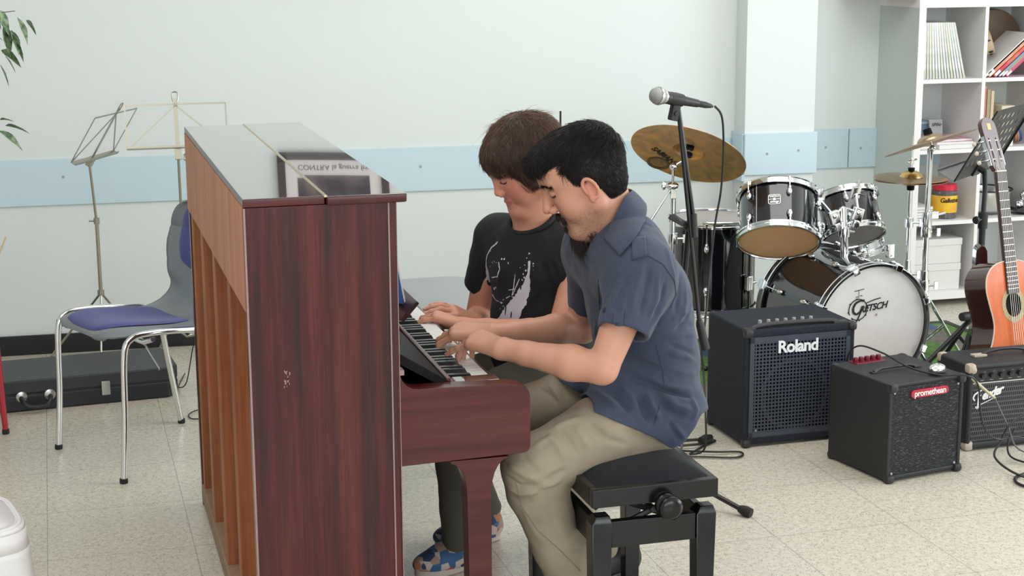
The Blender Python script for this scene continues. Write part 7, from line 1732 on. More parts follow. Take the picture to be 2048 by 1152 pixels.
for k_, (pts, r_, lb) in enumerate((([W(2048, 828, 4.45), W(2020, 850, 4.45), W(2003, 880, 4.45), W(1990, 915, 4.42), Vector((2.90, 4.30, 0.010)), Vector((3.0, 4.20, 0.006)), Vector((3.15, 4.22, 0.006))], 0.0038, 'black cable arching down to the floor right of the cube amplifier'),
        ([Vector((3.15, 4.36, 0.006)), Vector((3.0, 4.345, 0.006)), Vector((2.88, 4.30, 0.006)), Vector((2.86, 4.22, 0.006)), Vector((2.95, 4.16, 0.006)), Vector((3.1, 4.14, 0.006))], 0.0048, 'thick black cable loop on the floor at the right edge'),
        ([W(2048, 850, 4.50), W(2030, 858, 4.50), W(2016, 885, 4.50), W(2024, 915, 4.46), Vector((3.02, 4.37, 0.012)), Vector((3.12, 4.33, 0.012))], 0.0034, 'thin black cable curl before the practice amplifier'))): cable(lb, pts, r_)
cable('thin dark wire running down beside the back of the piano', [Vector((0.46, 5.9, 0.30)), Vector((0.445, 6.0, 0.20)), Vector((0.42, 6.05, 0.06)), Vector((0.40, 6.2, 0.006)), Vector((0.44, 6.4, 0.006))], 0.0022, group=None)
cable('thin dark wire curl on the floor by the piano foot', [Vector((0.50, 5.75, 0.004)), Vector((0.42, 5.74, 0.004)), Vector((0.405, 5.80, 0.004)), Vector((0.45, 5.86, 0.004)), Vector((0.55, 5.86, 0.004))], 0.0022, group=None)
# ------------------------------------------------------------------ bookshelf
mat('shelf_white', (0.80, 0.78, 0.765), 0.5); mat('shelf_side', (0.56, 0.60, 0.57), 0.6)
BY0, BY1 = 6.62, 7.0
t = thing('bookshelf', 'white cube bookshelf holding books and boxes at the right', 'bookshelf', (4.3, 6.8, 0))
xs_ = [3.796, 4.139, 4.482, 4.825]; zs_ = [0.060, 0.400, 0.735, 1.060, 1.392]
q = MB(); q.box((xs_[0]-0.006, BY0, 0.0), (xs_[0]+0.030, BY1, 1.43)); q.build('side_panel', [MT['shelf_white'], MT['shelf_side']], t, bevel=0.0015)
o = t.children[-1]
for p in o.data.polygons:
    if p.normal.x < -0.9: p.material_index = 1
q = MB(); q.box((xs_[3], BY0, 0.0), (xs_[3]+0.036, BY1, 1.43)); q.build('side_panel', MT['shelf_white'], t, bevel=0.0015)
q = MB(); q.box((xs_[0]-0.007, BY0-0.001, 1.394), (xs_[3]+0.037, BY1+0.001, 1.4325)); q.build('top_board', MT['shelf_white'], t, smooth=False)
q = MB(); q.box((xs_[0]+0.03, BY0, 0.035), (xs_[3], BY1, 0.073)); q.build('bottom_board', MT['shelf_white'], t, smooth=False)
for x in xs_[1:3]: q = MB(); q.box((x-0.009, BY0+0.002, 0.073), (x+0.009, BY1, 1.394)); q.build('divider', MT['shelf_white'], t, smooth=False)
for z in zs_[1:4]: q = MB(); q.box((xs_[0]+0.03, BY0+0.004, z-0.009), (xs_[3], BY1-0.001, z+0.009)); q.build('shelf_board', MT['shelf_white'], t, smooth=False)
# reddish board on top
mat('redwood', (0.50, 0.22, 0.15), 0.6, noise=(14, 0.5, (0.36, 0.14, 0.09)))
o = MB().box((3.56, 6.64, 1.4335), (4.45, 6.93, 1.50)).build('wooden_box', MT['redwood'], smooth=False); tag(o, 'reddish wooden box lying on top of the bookshelf', 'box')
# thin pale magazines leaning in the top left compartment
zf = 1.0695
COLS = [(0.70, 0.70, 0.66), (0.74, 0.74, 0.70), (0.66, 0.68, 0.68), (0.72, 0.70, 0.58), (0.76, 0.75, 0.71), (0.70, 0.73, 0.75), (0.78, 0.78, 0.76)]
for i, c_ in enumerate(COLS): mat('spine_%s' % 'abcdefg'[i], c_, 0.6, noise=(40, 0.5, (c_[0]*0.75, c_[1]*0.78, c_[2]*0.72)))
mat('page_edge', (0.62, 0.60, 0.55), 0.8)
mats_ = ['spine_%s' % k for k in 'abcdefg']
for i in range(15):
    x0_ = 3.833+i*0.0158; lean = 0.0+0.0052*i*0.9; h_ = 0.255
    t = thing('magazine', ('thin white magazine standing in the row in the top left compartment' if 0 < i < 14 else ('first thin magazine of the row, against the shelf side' if i == 0 else 'last magazine of the row, leaning most to the left')), 'magazine', (x0_, 6.72, zf), 'magazines in the top left compartment')
    th_ = 0.0105; q = MB(); q.prism([(x0_, 6.66, zf), (x0_+th_, 6.66, zf), (x0_+th_-lean, 6.66, zf+h_), (x0_-lean, 6.66, zf+h_)], (0, 0.18, 0)); q.build('cover', MT[mats_[i % 7]], t, bevel=0.0008)
    q = MB(); q.prism([(x0_+0.002, 6.658, zf+0.004), (x0_+th_-0.002, 6.658, zf+0.004), (x0_+th_-0.002-0.02*lean/0.1, 6.658, zf+0.040), (x0_+0.002-0.02*lean/0.1, 6.658, zf+0.040)], (0, 0.003, 0)); q.build('spine_label', MT['spine_d' if i % 3 else 'spine_f'], t)
# top middle compartment: frame drum, wooden tambourine, leaning books
mat('drum_skin_dark', (0.13, 0.085, 0.055), 0.6); mat('pale_wood', (0.55, 0.42, 0.28), 0.5); mat('book_red', (0.55, 0.03, 0.06), 0.5, noise=(30, 0.6, (0.65, 0.25, 0.12))); mat('book_orange', (0.60, 0.20, 0.10), 0.5, noise=(30, 0.6, (0.7, 0.45, 0.3))); mat('book_white', (0.74, 0.72, 0.70), 0.6); mat('book_blue', (0.20, 0.30, 0.42), 0.5); mat('book_tan', (0.35, 0.26, 0.17), 0.6); mat('book_pink', (0.55, 0.06, 0.14), 0.5)
t = thing('frame_drum', 'dark brown frame drum leaning behind the books in the compartment at the upper right', 'drum', (4.32, 6.86, zf))
q = MB(); q.lathe([(0.0001, 0.0), (0.147, 0.0), (0.151, 0.004), (0.151, 0.05), (0.145, 0.05), (0.145, 0.006)], (4.312, 6.84, zf+0.153), (0, 1, 0.05), 56); q.build('frame', MT['drum_skin_dark'], t)
t = thing('tambourine', 'pale wooden tambourine with slots beside the frame drum', 'tambourine', (4.21, 6.72, 1.22))
q = MB(); c_ = Vector((4.212, 6.72, 1.225)); ax_ = Vector((0.85, -0.45, 0.30)).normalized(); q.lathe([(0.050, -0.018), (0.054, -0.018), (0.054, 0.018), (0.050, 0.018), (0.050, -0.018)], c_, ax_, 40); q.build('ring', MT['pale_wood'], t)
for i in range(6):
    a = 2*PI*i/6; u_ = ax_.orthogonal().normalized(); w_ = ax_.cross(u_); o_ = u_*math.cos(a)+w_*math.sin(a); p = c_+o_*0.053; q = MB(); q.lathe([(0.0001, -0.004), (0.011, -0.002), (0.011, 0.002), (0.0001, 0.004)], p, u_*-math.sin(a)+w_*math.cos(a), 14); q.build('jingle', MT['black_metal'], t)
def lean_book(x, th, h, ang, m, label, y0=6.64, dp=0.20, z=None, cat='book', group='books in the upper right compartment'):
    z = zf if z is None else z; ca, sa = math.cos(ang), math.sin(ang)
    t = thing('book', label, cat, (x, y0+dp/2, z), group)
    P = [(0, 0), (th, 0), (th, h), (0, h)]; P = [(x+a*ca+b_*sa, y0, z+0.0005-a*sa*0+b_*ca+ (th-a)*abs(sa)) for a, b_ in P]
    q = MB(); q.prism(P, (0, dp, 0)); q.build('cover', MT[m], t, bevel=0.0008)
    P2 = [(0.0015, h*0.02), (th-0.0015, h*0.02), (th-0.0015, h*0.14), (0.0015, h*0.14)]; P2 = [(x+a*ca+b_*sa, y0-0.0006, z+0.0005+b_*ca+(th-a)*abs(sa)) for a, b_ in P2]; q = MB(); q.prism(P2, (0, 0.002, 0)); q.build('spine_label', MT['book_white'], t)
for i, (x, th, h, m, lb) in enumerate(((4.151, 0.012, 0.30, 'book_white', 'white book leaning steeply, leftmost of the slanted books'), (4.166, 0.022, 0.27, 'book_orange', 'orange and cream book leaning right of the white one'), (4.200, 0.016, 0.27, 'book_red', 'bright red book leaning in the middle of the slanted books'), (4.226, 0.010, 0.26, 'book_blue', 'thin blue book leaning beside the red one'), (4.242, 0.012, 0.25, 'book_tan', 'tan book leaning beside the blue one'), (4.262, 0.014, 0.25, 'book_pink', 'pink-red book, rightmost of the slanted books'))): lean_book(x, th, h, math.radians(50), m, lb)
# second row, right compartment
z2 = zs_[2]+0.0095
for i, (x, th, h, m, lb, a) in enumerate(((4.152, 0.020, 0.285, 'redwood', 'brown book standing at the left of the second compartment', 0), (4.176, 0.018, 0.270, 'book_tan', 'tan book standing next to the brown one', 0), (4.197, 0.016, 0.262, 'pale_wood', 'cream book standing third in the second compartment', 0), (4.218, 0.010, 0.272, 'yellow_folder', 'yellow folder leaning left behind the cream books', -0.32), (4.236, 0.010, 0.268, 'yellow_folder', 'yellow folder leaning left, right of the first', -0.30), (4.256, 0.070, 0.190, 'book_cream', 'wide cream box file standing beside the yellow folders', 0))):
    if m not in MT: mat(m, (0.62, 0.42, 0.12) if 'yellow' in m else (0.60, 0.54, 0.42), 0.6)
    if a:
        t = thing('folder', lb, 'folder', (x, 6.80, z2), 'things in the second right compartment'); q = MB(); q.prism([(x+0.05, 6.78, z2), (x+0.05+th, 6.78, z2), (x+0.05+th+h*math.sin(a), 6.78, z2+h), (x+0.05+h*math.sin(a), 6.78, z2+h)], (0, 0.17, 0)); q.build('cover', MT[m], t)
    else: lean_book(x, th, h, 0.0, m, lb, 6.645, 0.21, z2, group='things in the second right compartment')
for i, x in enumerate((4.34, 4.353, 4.366)):
    t = thing('disc_case', ('orange-brown wooden disc leaning in the compartment behind the black music desk', 'middle orange-brown wooden disc behind the black music desk', 'dark blue round case behind the black music desk')[i], 'box', (x+0.02, 6.75, z2)); q = MB(); q.lathe([(0.0001, 0), (0.055, 0), (0.055, 0.010), (0.0001, 0.010)], (x+0.035, 6.75, z2+0.058), (1, -0.2, 0.35), 36); q.build('disc', MT['redwood' if i < 2 else 'folder_blue'], t)
# second row, left compartment: card, blue file, magazines lying
mat('card_white', (0.66, 0.68, 0.70), 0.6); mat('file_blue', (0.22, 0.42, 0.58), 0.5); mat('magazine_cover', (0.66, 0.60, 0.62), 0.4, noise=(34, 0.8, (0.70, 0.10, 0.20)))
def flat(label, x0, x1, y0, y1, z, th, m, rot=0.0, nm='magazine', group='magazines lying in the second left compartment'):
    t = thing(nm, label, nm, ((x0+x1)/2, (y0+y1)/2, z), group); q = MB(); q.M = Matrix.Translation(((x0+x1)/2, (y0+y1)/2, z)) @ Matrix.Rotation(rot, 4, 'Z'); w_, d_ = (x1-x0)/2, (y1-y0)/2
    q.box((-w_, -d_, 0.0005), (w_, d_, th-0.0006)); q.build('pages', MT['book_white'], t, smooth=False); q = MB(); q.M = Matrix.Translation(((x0+x1)/2, (y0+y1)/2, z)) @ Matrix.Rotation(rot, 4, 'Z'); q.box((-w_-0.001, -d_-0.001, th-0.0006), (w_+0.001, d_+0.001, th)); q.build('cover', MT[m], t, smooth=False)
flat('thick magazine stack with pale pages, lowest of the lying pile', 3.93, 4.125, 6.64, 6.90, z2, 0.020, 'book_white', 0.03)
flat('magazine with red and white cover lying on the pile', 3.935, 4.12, 6.645, 6.90, z2+0.0202, 0.012, 'magazine_cover', -0.05)
flat('glossy patterned magazine on top of the lying pile', 3.94, 4.115, 6.66, 6.91, z2+0.0325, 0.010, 'magazine_cover', 0.06)
flat('small tan booklet lying left of the magazine pile', 3.84, 3.905, 6.66, 6.86, z2, 0.014, 'book_tan', 0.0)
t = thing('box_file', 'light blue flat file at the back of the second left compartment', 'file', (3.92, 6.92, z2)); q = MB(); q.box((3.835, 6.905, z2), (4.03, 6.975, z2+0.105)); q.build('body', MT['file_blue'], t, bevel=0.002); q = MB(); q.box((3.835, 6.9, z2+0.09), (4.03, 6.904, z2+0.1)); q.build('label_strip', MT['card_white'], t)
t = thing('name_card', 'small white card with handwriting standing on the magazines', 'card', (4.04, 6.84, z2+0.044)); q = MB(); q.prism([(4.015, 6.86, z2+0.0435), (4.080, 6.86, z2+0.0435), (4.083, 6.875, z2+0.112), (4.012, 6.875, z2+0.112)], (0, 0.002, 0)); q.build('card', MT['card_white'], t); text_obj('handwriting', 'SPINr', 0.022, Matrix.Translation((4.048, 6.8645, z2+0.088)) @ Matrix.Rotation(PI/2-0.2, 4, 'X'), MT['ink'], t, 0.0003, shear=0.3)
# third row: jar, papers, metal bowls
z3 = zs_[1]+0.0095
mat('jar_clear', (0.95, 0.93, 0.90), 0.08, trans=0.9); mat('jar_lid_red', (0.58, 0.012, 0.04), 0.35); mat('jar_label_yellow', (0.80, 0.52, 0.02), 0.4, noise=(18, 0.6, (0.78, 0.28, 0.05))); mat('pencil_mix', (0.3, 0.2, 0.15), 0.5)
t = thing('jar', 'clear jar with red lid and yellow label full of coloured sticks', 'jar', (4.022, 6.72, z3))
q = MB(); q.lathe([(0.0001, 0.001), (0.056, 0.001), (0.060, 0.006), (0.060, 0.128), (0.054, 0.136), (0.054, 0.138)], (4.022, 6.72, z3), n=40); q.build('glass', MT['jar_clear'], t)
q = MB(); q.lathe([(0.0607, 0.030), (0.0612, 0.034), (0.0612, 0.106), (0.0607, 0.110)], (4.022, 6.72, z3), n=40); q.build('label', MT['jar_label_yellow'], t)
q = MB(); q.lathe([(0.0001, 0.160), (0.055, 0.160), (0.058, 0.156), (0.058, 0.134), (0.0001, 0.134)], (4.022, 6.72, z3), n=40); q.build('lid', MT['jar_lid_red'], t)
lt = text_obj('lettering', 'Galletinas', 0.030, Matrix.Translation((4.022, 6.655, z3+0.088)) @ Matrix.Rotation(PI/2, 4, 'X'), MT['ink'], t, 0.0002, bold=0.0006, shear=0.2, space=0.9); pl_ = parent_loc(t)
for v_ in lt.data.vertices:
    dx = (v_.co.x+pl_.x-4.022)/0.0618; dx = max(-1.5, min(1.5, dx)); v_.co.x = 4.022+0.0618*math.sin(dx)-pl_.x; v_.co.y = 6.72-0.0620*math.cos(dx)-pl_.y
PC = [mat('stick_%s' % n, c, 0.5) for n, c in (('red', (0.5, 0.05, 0.05)), ('yellow', (0.7, 0.5, 0.1)), ('blue', (0.1, 0.2, 0.45)), ('green', (0.08, 0.3, 0.12)), ('brown', (0.2, 0.1, 0.05)), ('white', (0.7, 0.68, 0.65)))]
for i in range(34):
    a = i*2.4; r_ = 0.052*math.sqrt(((i*7) % 34+0.5)/34); q = MB(); a2 = a+random.uniform(-.5, .5); q.tube([(4.022+r_*math.cos(a), 6.72+r_*math.sin(a), z3+0.004), (4.022+0.048*math.cos(a2), 6.72+0.048*math.sin(a2), z3+random.uniform(0.115, 0.13))], 0.0036, 6)
    o = q.build('coloured_stick', PC[i % 6]); tag(o, 'coloured stick packed in the clear jar', 'stick', 'coloured sticks in the jar')
for i in range(5): flat('sheaf of papers in the stack left of the jar', 3.835, 3.93, 6.66, 6.90, z3+i*0.013, 0.0122, ('book_tan', 'book_white', 'pale_wood')[i % 3], 0.02*(i % 3-1), 'papers', 'papers stacked left of the jar')
mat('bowl_steel', (0.62, 0.62, 0.62), 0.25, 1.0)
t = thing('steel_bowl', 'brushed steel pot behind the guitar neck on the third shelf', 'pot', (4.28, 6.79, z3))
q = MB(); q.lathe([(0.0001, 0.0), (0.075, 0.0), (0.105, 0.02), (0.122, 0.07), (0.125, 0.115), (0.122, 0.115), (0.118, 0.07), (0.0001, 0.01)], (4.285, 6.79, z3), n=48); q.build('bowl', MT['bowl_steel'], t); q = MB(); q.torus((4.285, 6.79, z3+0.116), (0, 0, 1), 0.125, 0.004, 48, 8); q.build('rim', MT['black_plastic'], t)
t = thing('lens_board', 'dark board with a knobbly silver fitting at the right edge of the third shelf', 'fitting', (4.44, 6.70, z3+0.02)); q = MB(); q.prism([(4.375, 6.655, z3+0.02), (4.47, 6.655, z3+0.0), (4.47, 6.655, z3+0.012), (4.385, 6.655, z3+0.034)], (0, 0.10, 0)); q.build('board', MT['black_plastic'], t)
q = MB(); q.ball((4.42, 6.70, z3+0.048), (0.024, 0.02, 0.022), 14, 10); q.ball((4.44, 6.70, z3+0.09), (0.020, 0.02, 0.026), 14, 10); q.ball((4.405, 6.69, z3+0.045), (0.014, 0.014, 0.014), 12, 8); q.build('fitting', MT['chrome'], t)
# bottom row: two white storage boxes
mat('box_white', (0.70, 0.68, 0.655), 0.65)
for i, (z_, h_, x1_, y0_, lb) in enumerate(((0.0735, 0.125, 4.085, 6.655, 'white storage box, lower of two stacked on the bottom shelf'), (0.1995, 0.118, 4.09, 6.66, 'white storage box, upper of two stacked on the bottom shelf'))):
    t = thing('storage_box', lb, 'box', (3.96, 6.80, z_), 'storage boxes on the bottom shelf'); q = MB(); q.box((3.835, y0_, z_), (x1_, 6.96, z_+h_-0.030)); q.build('body', MT['box_white'], t, bevel=0.001); q = MB(); q.box((3.833, y0_-0.003, z_+h_-0.032), (x1_+0.003, 6.962, z_+h_)); q.build('lid', MT['box_white'], t, bevel=0.0015)

# ------------------------------------------------------------------ black orchestral music stand
mat('desk_black', (0.022, 0.021, 0.024), 0.45)
t = thing('music_stand', 'black perforated music stand behind the guitar', 'music stand', (3.37, 5.35, 0))
MB().tube([(3.372, 5.35, 0.30), (3.372, 5.35, 0.66)], 0.0125, 14).build('lower_pole', MT['black_metal'], t); UP_ = (3.372, 5.35, 0.64)
q = MB(); q.lathe([(0.018, -0.03), (0.019, 0.03)], (3.372, 5.35, 0.645), n=16, caps=True); q.tube([(3.36, 5.34, 0.65), (3.335, 5.33, 0.652)], 0.005, 8); q.lathe([(0.014, -0.006), (0.016, 0), (0.014, 0.006)], (3.330, 5.328, 0.652), (1, 0.4, 0), 8, caps=True); q.build('height_knob', MT['black_plastic'], t)
# desk frame: x along the ledge, z up the sheet; perforated with oval holes; it faces away from the room's front
xl = Vector((0.765, 0.644, 0)).normalized(); zl = Vector((0.309, -0.367, 0.878)).normalized(); yl = zl.cross(xl)
DM = Matrix((xl, yl, zl)).transposed().to_4x4(); DM.translation = W(1908, 363, 5.34)+xl*0.23
DW, DH, nxh, nzh = 0.46, 0.31, 8, 6
q = MB(); q.M = DM
def hole_cell(q, cx, cz, w, h, rx, rz, n=16):
    O = []; I = []
    for i in range(n):
        a = 2*PI*i/n; c, s_ = math.cos(a), math.sin(a); k = 1/max(abs(c), abs(s_)); O.append((cx+c*k*w/2, 0, cz+s_*k*h/2)); I.append((cx+c*rx, 0, cz+s_*rz))
    q.add(O+I, [(i, (i+1) % n, (i+1) % n+n, i+n) for i in range(n)])
cw, ch_ = (DW-0.05)/nxh, (DH-0.07)/nzh
for i in range(nxh):
    for j in range(nzh): hole_cell(q, -DW/2+0.025+cw*(i+0.5), 0.05+ch_*(j+0.5), cw, ch_, cw*0.20, ch_*0.33)
for a, b_, c_, d_ in ((-DW/2, -DW/2+0.025, 0, DH), (DW/2-0.025, DW/2, 0, DH), (-DW/2+0.025, DW/2-0.025, 0, 0.05), (-DW/2+0.025, DW/2-0.025, DH-0.02, DH)): q.add([(a, 0, c_), (b_, 0, c_), (b_, 0, d_), (a, 0, d_)], [(0, 1, 2, 3)])
q.build('desk', MT['desk_black'], t, smooth=False, solid=0.0018)
q = MB(); q.M = DM; q.box((-DW/2, 0.0, -0.002), (DW/2, 0.075, 0.0)); q.box((-DW/2, 0.073, -0.002), (DW/2, 0.077, 0.008)); q.build('ledge', MT['desk_grey'] if 'desk_grey' in MT else mat('desk_grey', (0.20, 0.195, 0.20), 0.4), t)
q = MB(); q.M = DM; q.tube([(0, -0.004, 0.03), (0, -0.03, 0.03)], 0.012, 12); q.box((-0.04, -0.008, 0.0), (0.04, -0.001, 0.06), ch=0.002); q.build('tilt_bracket', MT['black_metal'], t)
q = MB(); q.tube([UP_, (3.376, 5.352, 0.76), tuple(DM @ Vector((0, -0.03, 0.03)))], 0.0095, 14); q.build('upper_pole', MT['black_metal'], t)
q = MB(); q.M = DM; q.box((-DW/2-0.001, -0.004, 0), (-DW/2+0.003, 0.002, DH)); q.box((DW/2-0.004, -0.008, 0), (DW/2+0.002, 0.004, DH)); q.build('rim', MT['black_metal'], t)
for fx, fy in ((-0.16, -0.10), (0.24, 0.06), (0.0, 0.26)):
    q = MB(); q.tube([(3.372, 5.35, 0.31), (3.372+fx, 5.35+fy, 0.02)], 0.0085, 10); q.tube([(3.372, 5.35, 0.12), (3.372+fx*0.5, 5.35+fy*0.5, 0.165)], 0.007, 8); q.build('leg', MT['black_metal'], t)
    q = MB(); q.ball((3.372+fx, 5.35+fy, 0.014), (0.013, 0.013, 0.013), 10, 6); q.build('rubber_foot', MT['rubber'], t)

# ------------------------------------------------------------------ classical guitar on a stand
topw = wood('guitar_top', (0.47, 0.085, 0.012), (0.54, 0.105, 0.017), (0.60, 0.135, 0.026), 'Z', 1.0, 0.22, 0.15, 120, 0.35)
mat('guitar_side', (0.040, 0.013, 0.010), 0.12, coat=1.0); mat('guitar_binding', (0.62, 0.50, 0.42), 0.4); mat('fretboard', (0.045, 0.026, 0.024), 0.45); mat('neck_wood', (0.085, 0.030, 0.018), 0.35, coat=0.4); mat('fret_wire', (0.6, 0.58, 0.55), 0.25, 1.0); mat('string', (0.70, 0.66, 0.62), 0.3, 0.4); mat('peg_cream', (0.68, 0.62, 0.50), 0.4); mat('hole_dark', (0.006, 0.004, 0.003), 0.9); mat('headplate', (0.075, 0.032, 0.028), 0.3, coat=0.4)
rsm = mat('rosette', (0.42, 0.26, 0.10), 0.4); N, L, b = nodes(rsm); tc = N.new('ShaderNodeTexCoord'); vo = N.new('ShaderNodeTexVoronoi'); vo.inputs['Scale'].default_value = 230; L.new(tc.outputs['Object'], vo.inputs['Vector']); cr = N.new('ShaderNodeValToRGB'); cr.color_ramp.elements[0].color = (0.50, 0.34, 0.14, 1); cr.color_ramp.elements[1].color = (0.16, 0.15, 0.07, 1); L.new(vo.outputs['Distance'], cr.inputs[0]); L.new(cr.outputs[0], b.inputs['Base Color'])
gt = thing('guitar', 'orange-topped classical guitar with dark sides standing by the right edge', 'guitar', (3.28, 5.05, 0.12))
up_ = Vector((-0.040, 0.22, 0.975)).normalized(); nn = Vector((0.33, -0.94, 0)); nn = (nn-up_*nn.dot(up_)).normalized(); rx_ = up_.cross(nn)
GM = Matrix((rx_, nn, up_)).transposed().to_4x4(); GM.translation = W(2027, 609, 4.95)   # x right, y out of the face, z toward the head
ctl = [(0.0, 0.155), (0.045, 0.156), (0.095, 0.142), (0.130, 0.108), (0.140, 0.062), (0.131, 0.012), (0.119, -0.040), (0.119, -0.078), (0.137, -0.125), (0.166, -0.172), (0.181, -0.225), (0.172, -0.280), (0.135, -0.320), (0.075, -0.336), (0.0, -0.338)]
half_ = [(p.x, p.z) for p in smooth_path([(a, 0, b_) for a, b_ in ctl], 5)]
outl = half_+[(-a, b_) for a, b_ in reversed(half_[1:-1])]
TH = 0.096
q = MB(); q.M = GM
n_ = len(outl)
fv = [(a, 0.0, b_) for a, b_ in outl]; q.add(fv+[(a, -TH, b_) for a, b_ in outl], [(i, (i+1) % n_, (i+1) % n_+n_, i+n_) for i in range(n_)]+[tuple(range(2*n_-1, n_-1, -1))]); q.build('body_sides', MT['guitar_side'], gt, angle=60)
# soundboard with a round hole
q = MB(); q.M = GM; k_ = 72; ring = [(0.0435*math.cos(2*PI*i/k_), 0.0, 0.0435*math.sin(2*PI*i/k_)) for i in range(k_)]
def ray_out(a):
    best = None; dx, dz = math.cos(a), math.sin(a)
    for i in range(n_):
        (x1_, z1_), (x2_, z2_) = outl[i], outl[(i+1) % n_]; ex_, ez_ = x2_-x1_, z2_-z1_; den = dx*ez_-dz*ex_
        if abs(den) < 1e-9: continue
        t_ = (x1_*ez_-z1_*ex_)/den; u_ = (x1_*dz-z1_*dx)/den
        if t_ > 0 and -1e-6 <= u_ <= 1+1e-6: best = t_ if best is None else max(best, t_)
    return (dx*best, 0.0005, dz*best)
K_ = 144; ring = [(0.0435*math.cos(2*PI*i/K_), 0.0005, 0.0435*math.sin(2*PI*i/K_)) for i in range(K_)]; ou = [ray_out(2*PI*i/K_) for i in range(K_)]
q.add(ring+ou, [(i, (i+1) % K_, (i+1) % K_+K_, i+K_) for i in range(K_)]); q.build('soundboard', topw, gt, smooth=False)
q = MB(); q.M = GM; q.tube([(a, 0.0, b_) for a, b_ in outl], 0.0026, 6, closed=True); q.build('binding', MT['guitar_binding'], gt)
q = MB(); q.M = GM; q.lathe([(0.0436, 0.0012), (0.064, 0.0012)], (0, 0, 0), (0, 1, 0), 64); q.build('rosette', rsm, gt); q = MB(); q.M = GM; q.lathe([(0.0440, 0.0), (0.0435, -0.03), (0.0001, -0.031)], (0, 0, 0), (0, 1, 0), 48); q.build('sound_hole', MT['hole_dark'], gt)
q = MB(); q.M = GM; q.box((-0.088, 0.0, -0.190), (0.088, 0.008, -0.162), ch=0.002); q.box((-0.040, 0.007, -0.178), (0.040, 0.0115, -0.174)); q.build('bridge', MT['fretboard'], gt); q = MB(); q.M = GM; q.box((-0.040, 0.0085, -0.1755), (0.040, 0.0125, -0.1725)); q.build('saddle', MT['peg_cream'], gt)
q = MB(); q.M = GM; q.add([(-0.031, 0.0, 0.04), (0.031, 0.0, 0.04), (0.026, 0.0, 0.478), (-0.026, 0.0, 0.478), (-0.031, 0.0065, 0.04), (0.031, 0.0065, 0.04), (0.026, 0.0065, 0.478), (-0.026, 0.0065, 0.478)], [(0, 3, 2, 1), (4, 5, 6, 7), (0, 1, 5, 4), (1, 2, 6, 5), (2, 3, 7, 6), (3, 0, 4, 7)]); q.build('fretboard', MT['fretboard'], gt, smooth=False)
q = MB(); q.M = GM; q.grid(lambda u, v: ((0.029-0.004*v)*math.cos(PI*u), -0.020*math.sin(PI*u), 0.15+0.33*v), 13, 8); q.box((-0.026, -0.055, 0.13), (0.026, 0.0, 0.158), ch=0.006); q.build('neck', MT['neck_wood'], gt)
for i in range(19):
    d_ = 0.650*(1-2**(-(i+1)/12)); z_ = 0.478-d_
    if z_ < 0.05: break
    w_ = 0.026+0.005*(0.478-z_)/0.438; q = MB(); q.M = GM; q.box((-w_, 0.0062, z_-0.0011), (w_, 0.0076, z_+0.0011)); q.build('fret', MT['fret_wire'], gt, smooth=False)
q = MB(); q.M = GM; q.box((-0.0265, 0.0, 0.478), (0.0265, 0.0090, 0.4825)); q.build('nut', MT['peg_cream'], gt)
HMx = GM @ Matrix.Translation((0, 0.0, 0.4825)) @ Matrix.Rotation(math.radians(11), 4, 'X')
q = MB(); q.M = HMx
def hp2(x0, x1, z0, z1): q.box((x0, -0.012, z0), (x1, 0.004, z1))
q.prism([(-0.026, 0.004, 0.0), (-0.034, 0.004, 0.018), (-0.039, 0.004, 0.160), (-0.036, 0.004, 0.178), (-0.024, 0.004, 0.192), (-0.010, 0.004, 0.199), (0.010, 0.004, 0.199), (0.024, 0.004, 0.192), (0.036, 0.004, 0.178), (0.039, 0.004, 0.160), (0.034, 0.004, 0.018), (0.026, 0.004, 0.0)], (0, -0.018, 0)); q.build('headstock', MT['headplate'], gt, bevel=0.001)
for sx in (-1, 1):
    q = MB(); q.M = HMx; q.box((sx*0.019-0.0055, -0.004, 0.028), (sx*0.019+0.0055, 0.0046, 0.125), ch=0.005); q.build('slot', MT['hole_dark'], gt)
    q = MB(); q.M = HMx
    q.box((sx*0.0375-0.001, -0.014, 0.02), (sx*0.0375+0.001, 0.002, 0.13)); q.build('machine_plate', MT['chrome'], gt)
    for j in range(3):
        z_ = 0.042+0.035*j; q = MB(); q.M = HMx; q.tube([(sx*0.012, 0.0, z_), (sx*0.026, 0.0, z_)], 0.0050, 10); q.build('string_post', MT['peg_cream'], gt)
        q = MB(); q.M = HMx; q.tube([(sx*0.037, -0.006, z_), (sx*0.050, -0.010, z_), (sx*0.052, -0.026, z_)], 0.0025, 8); q.build('peg_shaft', MT['chrome'], gt); q = MB(); q.M = HMx; q.ball((sx*0.053, -0.036, z_), (0.0045, 0.010, 0.0085), 10, 6); q.build('tuning_peg', MT['peg_cream'], gt)
q = MB(); q.M = HMx; q.box((-0.010, 0.0042, 0.152), (0.010, 0.0048, 0.176)); q.build('head_badge', MT['pale_gold'] if 'pale_gold' in MT else mat('pale_gold', (0.66, 0.46, 0.18), 0.5), gt, smooth=False)
for i in range(6):
    f = (i-2.5)/2.5; q = MB(); sx = -1 if i < 3 else 1; jj = [0, 1, 2, 2, 1, 0][i]
    e0 = GM.inverted() @ (HMx @ Vector((sx*0.019, 0.002, 0.042+0.035*jj))); q.M = GM; q.tube([(f*0.029, 0.0120, -0.174), (f*0.0215, 0.0092, 0.480), tuple(e0)], 0.00075 if i > 2 else 0.0010, 5); q.build('string', MT['string'], gt)
